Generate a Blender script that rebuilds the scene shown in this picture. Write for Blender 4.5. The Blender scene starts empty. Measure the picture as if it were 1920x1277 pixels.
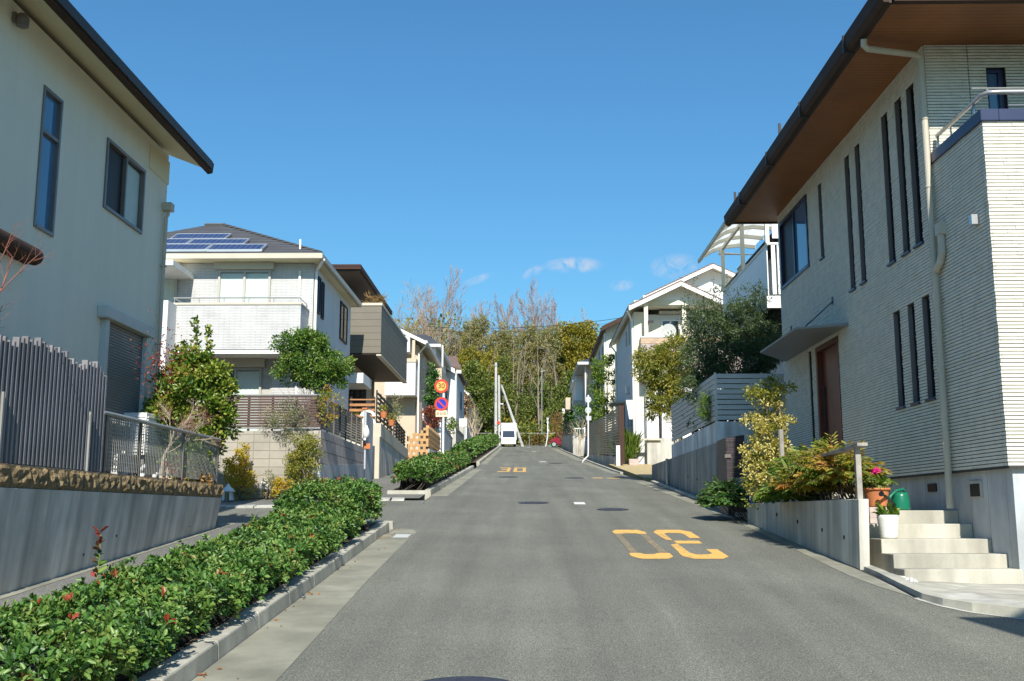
import bpy, math, random
import numpy as np
from mathutils import Vector

SC = bpy.context.scene
COL = SC.collection
rnd = random.Random(7)
NP = np.random.default_rng(11)

# ------------------------------------------------------------------ camera, sky, sun, exposure
FPX = 1966.0                                # focal length in pixels of the 1920 px wide photograph
PIT = math.atan(322 / FPX)
YAW = math.atan(28 / FPX * math.cos(PIT))
EYE = 1.7                                   # eye height above the road
SL = 0.0775                                 # the street climbs 7.75 %
cam = bpy.data.cameras.new('camera')
cam.sensor_width = 36
cam.lens = FPX / 1920 * 36
cam.clip_end = 2000
camo = bpy.data.objects.new('camera', cam)
camo.location = (0, 0, EYE)
camo.rotation_euler = (math.pi / 2 + PIT, 0, YAW)
COL.objects.link(camo)
SC.camera = camo
SUN_EL, SUN_AZ = math.radians(39.5), math.radians(4.2)    # behind the camera, slightly to its right
w = bpy.data.worlds.new('World')
SC.world = w
w.use_nodes = True
sun = bpy.data.lights.new('sun', 'SUN')
sun.energy = 4.3
sun.angle = math.radians(0.5)
sun.color = (1.0, 0.94, 0.84)
suno = bpy.data.objects.new('sun', sun)
sd = Vector((math.sin(SUN_AZ) * math.cos(SUN_EL), -math.cos(SUN_AZ) * math.cos(SUN_EL), math.sin(SUN_EL)))
suno.rotation_euler = sd.to_track_quat('Z', 'Y').to_euler()
COL.objects.link(suno)
SC.view_settings.view_transform = 'Standard'
SC.view_settings.look = 'None'
SC.view_settings.exposure = 0.74
SC.view_settings.gamma = 1

cp, sp, cy, sy = math.cos(PIT), math.sin(PIT), math.cos(YAW), math.sin(YAW)
FW, RT, UP = (-sy * cp, cy * cp, sp), (cy, sy, 0), (sy * sp, -cy * sp, cp)
def ray(px, py):
    a, b = (px - 960) / FPX, (638.5 - py) / FPX
    return [FW[i] + a * RT[i] + b * UP[i] for i in range(3)]
def AY(px, py, Y):                          # the point seen at a pixel of the photograph, Y metres up the street
    d = ray(px, py); t = Y / d[1]
    return (d[0] * t, Y, EYE + d[2] * t)
def AX(px, py, X):
    d = ray(px, py); t = X / d[0]
    return (X, d[1] * t, EYE + d[2] * t)
def PXY(px, Y): return AY(px, 700, Y)[0]
def PZ(py, Y, px=960): return AY(px, py, Y)[2]
def RD(px, py, dz=0.0):
    d = ray(px, py); t = (dz - EYE) / (d[2] - SL * d[1])
    return (d[0] * t, d[1] * t, EYE + d[2] * t)
def zg(y): return SL * y

def sky():
    nt = w.node_tree; N = nt.nodes; L = nt.links
    bg = N['Background']; bg.inputs['Strength'].default_value = 0.083
    st = N.new('ShaderNodeTexSky'); st.sky_type = 'NISHITA'; st.sun_disc = False
    st.sun_elevation = SUN_EL; st.sun_rotation = math.pi - SUN_AZ
    st.altitude = 100; st.air_density = 1.5; st.dust_density = 0.6; st.ozone_density = 8
    tc = N.new('ShaderNodeTexCoord')
    nz = N.new('ShaderNodeTexNoise'); nz.inputs['Scale'].default_value = 46; nz.inputs['Detail'].default_value = 9; nz.inputs['Roughness'].default_value = .62; nz.inputs['Distortion'].default_value = .8
    L.new(tc.outputs['Generated'], nz.inputs['Vector'])
    tot = None
    def mth(op, a, b=None):
        n = N.new('ShaderNodeMath'); n.operation = op
        for i, v in enumerate((a, b)):
            if v is None: continue
            if isinstance(v, (int, float)): n.inputs[i].default_value = v
            else: L.new(v, n.inputs[i])
        return n.outputs[0]
    for px, py, rx, ry, tilt, amp in ((1075, 497, 62, 17, 0, 1), (1000, 510, 26, 11, .5, .7), (896, 524, 34, 9, .35, .6), (1166, 535, 26, 13, .1, .7), (1268, 500, 56, 27, 0, .85)):
        d = Vector(ray(px, py)).normalized()
        r = d.cross(Vector((0, 0, 1))).normalized(); u = r.cross(d)
        r2 = r * math.cos(tilt) + u * math.sin(tilt); u2 = u * math.cos(tilt) - r * math.sin(tilt)
        def dot(v, sc):
            n = N.new('ShaderNodeVectorMath'); n.operation = 'DOT_PRODUCT'
            L.new(tc.outputs['Generated'], n.inputs[0]); n.inputs[1].default_value = v * sc
            return n.outputs['Value']
        a = dot(r2, FPX / rx); b = dot(u2, FPX / ry); c = dot(d, 1)
        q = mth('ADD', mth('MULTIPLY', a, a), mth('MULTIPLY', b, b))
        e = mth('MULTIPLY', mth('MAXIMUM', mth('SUBTRACT', 1, q), 0), amp)
        e = mth('MULTIPLY', e, mth('GREATER_THAN', c, 0))
        tot = e if tot is None else mth('ADD', tot, e)
    n2 = mth('MINIMUM', mth('MAXIMUM', mth('MULTIPLY', mth('SUBTRACT', nz.outputs[0], .40), 4.0), 0), 1.0)
    f = mth('MINIMUM', mth('MULTIPLY', mth('MULTIPLY', n2, mth('POWER', mth('MINIMUM', tot, 1), 1.3)), .95), .6)
    mx = N.new('ShaderNodeMix'); mx.data_type = 'RGBA'
    L.new(f, mx.inputs[0]); tn = N.new('ShaderNodeMix'); tn.data_type = 'RGBA'; tn.blend_type = 'MULTIPLY'; tn.inputs[0].default_value = 1; tn.inputs[7].default_value = (.56, .90, 1, 1)
    L.new(st.outputs[0], tn.inputs[6]); L.new(tn.outputs[2], mx.inputs[6]); mx.inputs[7].default_value = (5.2, 5.3, 5.9, 1)
    L.new(mx.outputs[2], bg.inputs['Color'])
sky()

# ------------------------------------------------------------------ materials
MATS = {}
class NT:
    def __init__(s, name):
        s.m = bpy.data.materials.new(name); s.m.use_nodes = True
        s.t = s.m.node_tree; s.N = s.t.nodes; s.L = s.t.links
        s.b = s.N['Principled BSDF']; s.tc = s.N.new('ShaderNodeTexCoord'); s.obj = s.tc.outputs['Object']
        MATS[name] = s.m
    def put(s, v, inp):
        if hasattr(v, 'links'): s.L.new(v, inp)
        elif isinstance(v, tuple) and len(v) == 3 and inp.type == 'RGBA': inp.default_value = (*v, 1)
        else: inp.default_value = v
    def math(s, op, a, b=None, c=None):
        n = s.N.new('ShaderNodeMath'); n.operation = op
        for i, v in enumerate((a, b, c)):
            if v is not None: s.put(v, n.inputs[i])
        return n.outputs[0]
    def mapping(s, sc):
        n = s.N.new('ShaderNodeMapping'); s.L.new(s.obj, n.inputs[0]); n.inputs['Scale'].default_value = sc
        return n.outputs[0]
    def noise(s, scale, detail=4, rough=.55, vec=None):
        n = s.N.new('ShaderNodeTexNoise'); s.L.new(vec or s.obj, n.inputs['Vector'])
        n.inputs['Scale'].default_value = scale; n.inputs['Detail'].default_value = detail; n.inputs['Roughness'].default_value = rough
        return n.outputs[0]
    def ramp(s, f, stops):
        n = s.N.new('ShaderNodeValToRGB'); s.L.new(f, n.inputs[0])
        e = n.color_ramp.elements
        while len(e) < len(stops): e.new(.5)
        for i, (p, c) in enumerate(stops):
            e[i].position = p; e[i].color = (*c, 1) if isinstance(c, tuple) else (c, c, c, 1)
        return n.outputs[0]
    def mix(s, f, a, b, mode='MIX'):
        n = s.N.new('ShaderNodeMix'); n.data_type = 'RGBA'; n.blend_type = mode
        s.put(f, n.inputs[0]); s.put(a, n.inputs[6]); s.put(b, n.inputs[7])
        return n.outputs[2]
    def bump(s, h, dist=.01, strength=.6):
        n = s.N.new('ShaderNodeBump'); n.inputs['Distance'].default_value = dist; n.inputs['Strength'].default_value = strength
        s.L.new(h, n.inputs['Height']); s.L.new(n.outputs[0], s.b.inputs['Normal'])
    def uv(s, flat=False):                   # wall plane coordinates (x+y, z)
        x = s.N.new('ShaderNodeSeparateXYZ'); s.L.new(s.obj, x.inputs[0])
        c = s.N.new('ShaderNodeCombineXYZ'); s.L.new(s.math('ADD', x.outputs[0], x.outputs[1]), c.inputs[0]); s.L.new(x.outputs[2], c.inputs[1])
        return c.outputs[0], x.outputs
    def brick(s, vec, bw, rh, mo, c1, c2, cm, off=.5, smooth=.1):
        n = s.N.new('ShaderNodeTexBrick'); s.L.new(vec, n.inputs['Vector'])
        n.offset = off
        for k, v in (('Scale', 1), ('Brick Width', bw), ('Row Height', rh), ('Mortar Size', mo), ('Mortar Smooth', smooth), ('Bias', 0)): n.inputs[k].default_value = v
        for k, v in (('Color1', c1), ('Color2', c2), ('Mortar', cm)): n.inputs[k].default_value = (*v, 1)
        return n.outputs
def k(c, f): return tuple(min(1, v * f) for v in c)

def plain(name, col, rough=.7, var=.12, vs=2.5, bump=0, bs=60, metal=0, spec=.4, streak=0, fine=0):
    n = NT(name); f = n.noise(vs, 5)
    c = n.ramp(f, ((.3, k(col, 1 - var)), (.7, k(col, 1 + var))))
    if fine:
        c = n.mix(1, c, n.ramp(n.noise(fine, 3), ((.3, .82), (.7, 1.15))), 'MULTIPLY')
    if streak:
        g = n.noise(1, 5, .6, n.mapping((5, 5, .25)))
        c = n.mix(streak, c, n.ramp(g, ((.38, (.33, .34, .33)), (.62, (1, 1, 1)))), 'MULTIPLY')
    n.put(c, n.b.inputs['Base Color']); n.b.inputs['Roughness'].default_value = rough
    n.b.inputs['Metallic'].default_value = metal; n.b.inputs['Specular IOR Level'].default_value = spec
    if bump: n.bump(n.noise(bs, 4), bump)
    return n.m
def rows(name, col, period, axis=2, groove=.12, dark=.45, rough=.6, var=.08, depth=.008, second=None, metal=0):
    """horizontal (axis 2) or other course lines, true grooves as bump plus the dark joint itself"""
    n = NT(name); _, x = n.uv()
    a = x[axis] if axis < 3 else n.math('ADD', x[0], x[1])
    fr = n.math('FRACT', n.math('MULTIPLY', a, 1 / period))
    g = n.math('LESS_THAN', fr, groove)
    c = n.ramp(n.noise(1.7, 5), ((.3, k(col, 1 - var)), (.7, k(col, 1 + var))))
    c = n.mix(g, c, k(col, dark))
    if second:
        fr2 = n.math('FRACT', n.math('MULTIPLY', n.math('ADD', x[0], x[1]), 1 / second))
        c = n.mix(n.math('LESS_THAN', fr2, .03), c, k(col, dark))
    n.put(c, n.b.inputs['Base Color']); n.b.inputs['Roughness'].default_value = rough; n.b.inputs['Metallic'].default_value = metal
    n.bump(n.math('MINIMUM', fr, groove), depth / groove, 1)
    return n.m
def bricks(name, col, bw, rh, mo, cm, var=.1, rough=.7, depth=.01, fine=0, off=.5):
    n = NT(name); v, _ = n.uv()
    o = n.brick(v, bw, rh, mo, k(col, 1 - var), k(col, 1 + var), cm, off)
    c = n.mix(1, o[0], n.ramp(n.noise(2.2, 5), ((.25, .85), (.75, 1.1))), 'MULTIPLY')
    n.put(c, n.b.inputs['Base Color']); n.b.inputs['Roughness'].default_value = rough
    h = n.math('MULTIPLY', o[1], -1)
    if fine: h = n.math('ADD', h, n.math('MULTIPLY', n.noise(fine, 4), .8))
    n.bump(h, depth, 1)
    return n.m
def concrete(name, col, joint=0, streak=.5, lines=0):
    n = NT(name); v, x = n.uv()
    c = n.ramp(n.noise(1.3, 6), ((.25, k(col, .78)), (.75, k(col, 1.18))))
    c = n.mix(streak, c, n.ramp(n.noise(1, 3, .5, n.mapping((4.5, 4.5, .22))), ((.34, (.5, .51, .5)), (.62, (1.08, 1.08, 1.06)))), 'MULTIPLY')
    c = n.mix(.5, c, n.ramp(n.noise(1, 5, .6, n.mapping((1.4, 1.4, .5))), ((.42, (.55, .56, .55)), (.6, (1.05, 1.05, 1.05)))), 'MULTIPLY')
    c = n.mix(.35, c, n.ramp(n.noise(120, 2), ((.3, .75), (.7, 1.15))), 'MULTIPLY')
    if joint:
        fr = n.math('FRACT', n.math('MULTIPLY', n.math('ADD', x[0], x[1]), 1 / joint))
        c = n.mix(n.math('LESS_THAN', fr, .012 / joint), c, k(col, .45))
    n.put(c, n.b.inputs['Base Color']); n.b.inputs['Roughness'].default_value = .85
    n.bump(n.noise(45, 5), .004, .7)
    return n.m
def asphalt(name, col):
    n = NT(name)
    c = n.ramp(n.noise(85, 3, .8), ((.32, k(col, .42)), (.5, k(col, .97)), (.66, k(col, 2.3))))
    c = n.mix(1, c, n.ramp(n.noise(.55, 5), ((.3, .86), (.7, 1.12))), 'MULTIPLY')
    c = n.mix(1, c, n.ramp(n.noise(1, 4, .5, n.mapping((2.6, .1, 1))), ((.35, .86), (.65, 1.09))), 'MULTIPLY')
    c = n.mix(.6, c, n.ramp(n.noise(2.3, 7, .75), ((.3, .74), (.42, 1))), 'MULTIPLY')
    n.put(c, n.b.inputs['Base Color']); n.b.inputs['Roughness'].default_value = .82; n.b.inputs['Specular IOR Level'].default_value = .3
    n.bump(n.noise(85, 3), .006, .9)
    return n.m
def leafmat(name, cols, rough=.42, trans=.25, spec=.5):
    n = NT(name); a = n.N.new('ShaderNodeAttribute'); a.attribute_name = 'tint'
    st = tuple((i / max(1, len(cols) - 1), c) for i, c in enumerate(cols))
    c = n.ramp(a.outputs['Fac'], st)
    n.put(c, n.b.inputs['Base Color']); n.b.inputs['Roughness'].default_value = rough; n.b.inputs['Specular IOR Level'].default_value = spec
    tr = n.N.new('ShaderNodeBsdfTranslucent'); n.L.new(n.mix(1, c, (1.15, 1.25, .55), 'MULTIPLY'), tr.inputs[0])
    mx = n.N.new('ShaderNodeMixShader'); mx.inputs[0].default_value = trans
    n.L.new(n.b.outputs[0], mx.inputs[1]); n.L.new(tr.outputs[0], mx.inputs[2])
    n.L.new(mx.outputs[0], n.N['Material Output'].inputs[0])
    return n.m
def glass(name, tint=(.03, .05, .07), clear=0.0):
    n = NT(name); b = n.b
    b.inputs['Base Color'].default_value = (*tint, 1); b.inputs['Roughness'].default_value = .04; b.inputs['Specular IOR Level'].default_value = .9
    n.bump(n.noise(1.2, 2), .01, .25)
    if clear:
        t = n.N.new('ShaderNodeBsdfTransparent'); t.inputs[0].default_value = (.97, 1, .99, 1)
        mx = n.N.new('ShaderNodeMixShader'); mx.inputs[0].default_value = clear
        n.L.new(b.outputs[0], mx.inputs[1]); n.L.new(t.outputs[0], mx.inputs[2]); n.L.new(mx.outputs[0], n.N['Material Output'].inputs[0])
    return n.m

asphalt('asphalt', (.142, .144, .119))
asphalt('asphalt_pavement', (.15, .148, .135))
concrete('concrete_dark', (.72, .68, .61), streak=.7)
concrete('concrete_grey', (.58, .555, .49), joint=.9, streak=.6)
concrete('concrete_pale', (.5, .49, .44), streak=.45)
concrete('concrete_blue', (.52, .55, .57), joint=.52, streak=.25)
concrete('concrete_step', (.47, .45, .38), streak=.4)
concrete('kerb_concrete', (.46, .445, .375), streak=.3)
concrete('gutter_concrete', (.27, .265, .205), streak=.15)
concrete('whitewashed', (.74, .76, .78), streak=.8)
concrete('concrete_mid', (.38, .37, .34), joint=.9, streak=.75)
plain('soil', (.085, .06, .04), .95, .4, 9, .03, 30)
plain('hill_soil', (.10, .09, .04), .95, .5, .8, .1, 8)
plain('drygrass', (.42, .33, .17), .95, .3, 14, .02, 60)
plain('rubble_white', (.7, .69, .66), .9, .3, 60, .02, 60)
plain('stucco_cream', (.80, .76, .63), .9, .02, 1.2, .004, 220, streak=.05)
plain('cream', (.72, .68, .54), .85, .05, 1.2, .003, 150)
plain('cream_soffit', (.74, .66, .44), .8, .03)
plain('white_wall', (.68, .68, .66), .85, .05, 1.2, .003, 150, streak=.08)
plain('white_paint', (.8, .8, .78), .45, .04)
plain('white_trim', (.78, .77, .73), .5, .05)
plain('grey_trim', (.42, .41, .37), .5, .06)
plain('tan_wall', (.56, .46, .34), .85, .06, 1.4, .003, 140, streak=.08)
plain('pink_wall', (.62, .45, .34), .85, .08)
plain('dark_metal', (.03, .026, .024), .5, .1, spec=.3)
plain('brown_metal', (.06, .036, .026), .65, .1, spec=.12)
plain('bronze_frame', (.20, .175, .16), .35, .08, metal=.3)
plain('navy', (.03, .04, .09), .35, .1)
plain('black', (.012, .012, .013), .5, .1)
plain('alu', (.55, .55, .54), .32, .06, metal=.7)
plain('galv', (.38, .38, .36), .45, .12, metal=.5)
plain('slat_grey', (.22, .215, .23), .5, .18, 1.4, streak=.4)
plain('slat_alu', (.52, .53, .51), .5, .06)
plain('slat_sunlit', (.45, .37, .24), .6, .15)  # brown slats lightened to tan, sunlight between them put into the colour
plain('canopy_grey', (.22, .22, .215), .5, .06)
plain('reveal_grey', (.16, .15, .15), .6, .08)
plain('slat_brown', (.085, .05, .042), .6, .15)
plain('slat_dark', (.10, .095, .085), .5, .15)
plain('deck_wood', (.36, .17, .07), .6, .2, 4)
plain('grey_wood', (.36, .33, .29), .85, .25, 6, .004, 40, streak=.4)
plain('door_wood', (.13, .035, .02), .4, .2, 3, streak=.4)
plain('beige_trim', (.50, .46, .37), .5, .05)
plain('curtain', (.78, .8, .77), .9, .03)
plain('terracotta', (.55, .19, .07), .75, .12, 6, streak=.25)
plain('ceramic_white', (.72, .73, .68), .35, .04)
plain('can_green', (.01, .15, .085), .3, .08)
plain('bucket_blue', (.02, .06, .42), .35, .08)
plain('orange_block', (.48, .29, .13), .85, .2, 5, .005, 60)
plain('pole_concrete', (.50, .50, .47), .8, .1, 2, streak=.25)
plain('red_paint', (.24, .015, .035), .25, .06)
plain('rubber', (.02, .02, .02), .8, .1)
plain('manhole_iron', (.07, .065, .08), .5, .25, 18, .006, 45, metal=.5)
plain('bark', (.13, .105, .08), .9, .3, 6, .01, 30)
plain('bark_forest', (.24, .195, .15), .9, .25, 5, .01, 30)
plain('bark_pale', (.40, .33, .25), .9, .25, 5, .01, 30)
plain('twig_grey', (.33, .25, .225), .9, .25, 2)
plain('twig_tan', (.40, .27, .15), .9, .2, 2)
plain('twig_red', (.28, .11, .08), .8, .25, 4)
plain('stem_green', (.16, .2, .05), .7, .2, 4)
plain('core_shade', (.012, .012, .007), .95, .4, 12)  # near-black hedge filling, its colour stands for the shade among the leaves
plain('sign_white', (.75, .75, .74), .35, .03)
plain('sign_red', (.62, .05, .025), .35, .03)
plain('sign_orange', (.80, .42, .10), .35, .03)
plain('sign_blue', (.02, .03, .40), .35, .03)
plain('sign_back', (.52, .54, .54), .35, .05, metal=.5)
plain('sign_cream', (.72, .62, .42), .4, .05)
plain('sign_ink', (.05, .045, .02), .4, .03)
plain('cable', (.02, .02, .022), .5, .1)
plain('pink_flower', (.75, .03, .28), .6, .2, 30)
plain('net_green', (.02, .24, .1), .7, .15, 20)
plain('statue', (.68, .70, .70), .8, .12, 12, .01, 30)
rows('soffit_wood', (.27, .105, .03), .1, 1, .07, .5, .55, .15, .003)
rows('roof_grey', (.085, .085, .088), .105, 2, .28, .22, .6, .12, .012)
rows('roof_brown', (.17, .115, .095), .1, 2, .16, .45, .7, .18, .012)
rows('roof_blue', (.055, .06, .085), .11, 2, .16, .5, .45, .15, .012)
rows('roof_darkbrown', (.05, .024, .018), .11, 2, .14, .5, .9, .12, .01)
rows('box_siding', (.155, .138, .105), .25, 2, .04, .45, .6, .06, .006, 1.8)
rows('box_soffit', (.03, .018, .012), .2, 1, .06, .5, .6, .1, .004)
rows('shutter', (.17, .19, .21), .045, 2, .3, .5, .45, .06, .012)
rows('shutter_brown', (.20, .17, .14), .05, 2, .3, .55, .5, .06, .01)
bricks('tile_white', (.58, .58, .565), .3, .046, .008, (.42, .42, .42), .04, .5, .005)
bricks('tile_pink', (.52, .40, .36), .2, .07, .01, (.45, .40, .37), .12, .6, .008)
bricks('tile_brown', (.48, .32, .2), .25, .12, .012, (.4, .34, .28), .12, .6, .008)
bricks('tile_dark', (.055, .042, .05), .3, .032, .005, (.02, .016, .02), .35, .45, .006)
bricks('block_beige', (.345, .32, .265), .4, .2, .008, (.25, .22, .18), .08, .85, .006, 90, off=0)
bricks('block_rough', (.44, .39, .36), .6, .3, .012, (.22, .2, .18), .06, .9, .02, 40)
def polycarb():
    n = NT('polycarbonate'); b = n.b; b.inputs['Base Color'].default_value = (.7, .72, .7, 1); b.inputs['Roughness'].default_value = .3
    tr = n.N.new('ShaderNodeBsdfTranslucent'); tr.inputs[0].default_value = (.95, .96, .94, 1)
    mx = n.N.new('ShaderNodeMixShader'); mx.inputs[0].default_value = .8
    n.L.new(b.outputs[0], mx.inputs[1]); n.L.new(tr.outputs[0], mx.inputs[2]); n.L.new(mx.outputs[0], n.N['Material Output'].inputs[0])
polycarb()
glass('glass_blue', (.06, .16, .29))
glass('glass_dark', (.02, .026, .035))
glass('glass_clear', (.02, .03, .035), .92)
def stone_siding():
    n = NT('siding_stone')
    c = n.ramp(n.noise(6, 4), ((.3, (.62, .60, .51)), (.7, (.74, .72, .62))))
    n.put(c, n.b.inputs['Base Color']); n.b.inputs['Roughness'].default_value = .85
    n.bump(n.noise(60, 4), .006, .8); plain('siding_joint', (.05, .05, .045), .9, .1)
stone_siding()
def split_stone():
    n = NT('split_stone')
    c = n.ramp(n.noise(14, 7, .7), ((.25, (.10, .065, .03)), (.5, (.25, .18, .09)), (.75, (.44, .34, .19))))
    c = n.mix(.7, c, n.ramp(n.noise(38, 4), ((.35, .45), (.65, 1.2))), 'MULTIPLY')
    n.put(c, n.b.inputs['Base Color']); n.b.inputs['Roughness'].default_value = .95
    n.bump(n.noise(30, 8, .7), .02, 1)
split_stone()
def solar():
    n = NT('solar'); v, x = n.uv()
    c2 = n.N.new('ShaderNodeCombineXYZ'); n.L.new(x[0], c2.inputs[0]); n.L.new(x[1], c2.inputs[1])
    o = n.brick(c2.outputs[0], .157, .14, .008, (.012, .02, .075), (.018, .026, .095), (.14, .16, .24), 0)
    n.put(o[0], n.b.inputs['Base Color']); n.b.inputs['Roughness'].default_value = .2
solar()
def marking(name, worn):
    n = NT(name)
    f = n.ramp(n.noise(9, 8, .8), ((worn - .06, 0.0), (worn + .06, 1.0)))
    c = n.mix(f, (.19, .165, .115), (.72, .42, .105))
    n.put(c, n.b.inputs['Base Color']); n.b.inputs['Roughness'].default_value = .75; n.bump(n.noise(150, 3), .003, .7)
marking('mark_orange', .41); marking('mark_worn', .455); marking('mark_faint', .60)
plain('mark_white', (.66, .66, .63), .7, .2, 14)
leafmat('leaf_hedge', ((.012, .035, .008), (.032, .088, .016), (.068, .165, .03), (.135, .235, .045), (.18, .25, .06), (.22, .025, .018), (.32, .10, .04)), .42, .10, .4)
leafmat('leaf_red', ((.12, .015, .015), (.25, .035, .025), (.34, .12, .05)), .35, .3)
leafmat('leaf_glossy', ((.035, .085, .012), (.09, .17, .022), (.19, .27, .035), (.34, .33, .06)), .35, .25)
leafmat('leaf_deep', ((.015, .05, .012), (.04, .11, .022), (.075, .18, .035), (.14, .25, .055)), .38, .25)
leafmat('leaf_tree', ((.02, .065, .012), (.055, .13, .02), (.12, .22, .03), (.26, .33, .06)), .36, .28)
leafmat('leaf_olive', ((.018, .035, .016), (.045, .075, .03), (.09, .14, .05), (.17, .22, .09)), .45, .18)
leafmat('leaf_yellow', ((.2, .17, .02), (.42, .34, .03), (.58, .42, .04), (.65, .34, .02)), .5, .35)
leafmat('leaf_cream', ((.12, .13, .02), (.38, .34, .07), (.60, .51, .17), (.70, .62, .28)), .45, .3)
leafmat('leaf_autumn', ((.05, .12, .02), (.16, .22, .03), (.42, .33, .04), (.42, .15, .04)), .45, .38)
leafmat('leaf_olivegold', ((.07, .12, .018), (.17, .21, .03), (.30, .29, .045), (.40, .32, .06)), .45, .35)
leafmat('leaf_silver', ((.12, .14, .08), (.22, .24, .15), (.32, .33, .2), (.4, .33, .12)), .6, .3)
leafmat('leaf_orange', ((.25, .08, .02), (.42, .14, .03), (.5, .25, .05)), .5, .35)
leafmat('leaf_forest', ((.045, .08, .018), (.105, .155, .03), (.20, .245, .05), (.31, .32, .08)), .5, .32)
leafmat('leaf_forest_gold', ((.08, .10, .012), (.2, .2, .025), (.32, .27, .03), (.42, .32, .04)), .5, .3)
leafmat('leaf_bamboo', ((.12, .13, .045), (.22, .225, .075), (.34, .31, .12), (.46, .39, .19)), .5, .38)
leafmat('leaf_brown', ((.14, .08, .03), (.28, .17, .06), (.4, .25, .1)), .7, .3)
leafmat('leaf_lime', ((.04, .1, .015), (.09, .18, .02), (.17, .26, .03), (.26, .3, .05)), .45, .35)

# ------------------------------------------------------------------ builders
ORG = {}
def props(o, label=None, cat=None, group=None, kind=None):
    for kk, v in (('label', label), ('category', cat), ('group', group), ('kind', kind)):
        if v: o[kk] = v
    return o
def thing(name, label, cat, loc, group=None):
    o = bpy.data.objects.new(name, None); o.empty_display_size = .3
    o.location = loc; COL.objects.link(o); ORG[o.name] = Vector(loc)
    return props(o, label, cat, group)
def link(name, me, mat, parent, loc):
    o = bpy.data.objects.new(name, me); COL.objects.link(o)
    if mat: me.materials.append(MATS[mat])
    if parent: o.parent = parent
    else: o.location = loc
    return o
def npmesh(name, V, faces_n, n, mat, parent=None, loc=(0, 0, 0), tint=None, smooth=False):
    """V (N,3) world vertices; faces_n (M,n) indices; one mesh object"""
    og = ORG[parent.name] if parent else Vector(loc)
    V = np.asarray(V, np.float32) - np.array(og, np.float32)
    me = bpy.data.meshes.new(name); M = len(faces_n)
    me.vertices.add(len(V)); me.vertices.foreach_set('co', V.ravel())
    me.loops.add(M * n); me.loops.foreach_set('vertex_index', np.asarray(faces_n, np.int32).ravel())
    me.polygons.add(M); me.polygons.foreach_set('loop_start', np.arange(0, M * n, n, dtype=np.int32))
    if smooth: me.polygons.foreach_set('use_smooth', np.ones(M, bool))
    me.update(calc_edges=True)
    if tint is not None:
        at = me.attributes.new('tint', 'FLOAT', 'POINT'); at.data.foreach_set('value', np.asarray(tint, np.float32))
    o = link(name, me, mat, parent, loc); ORG[o.name] = Vector(og)
    return o
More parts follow.
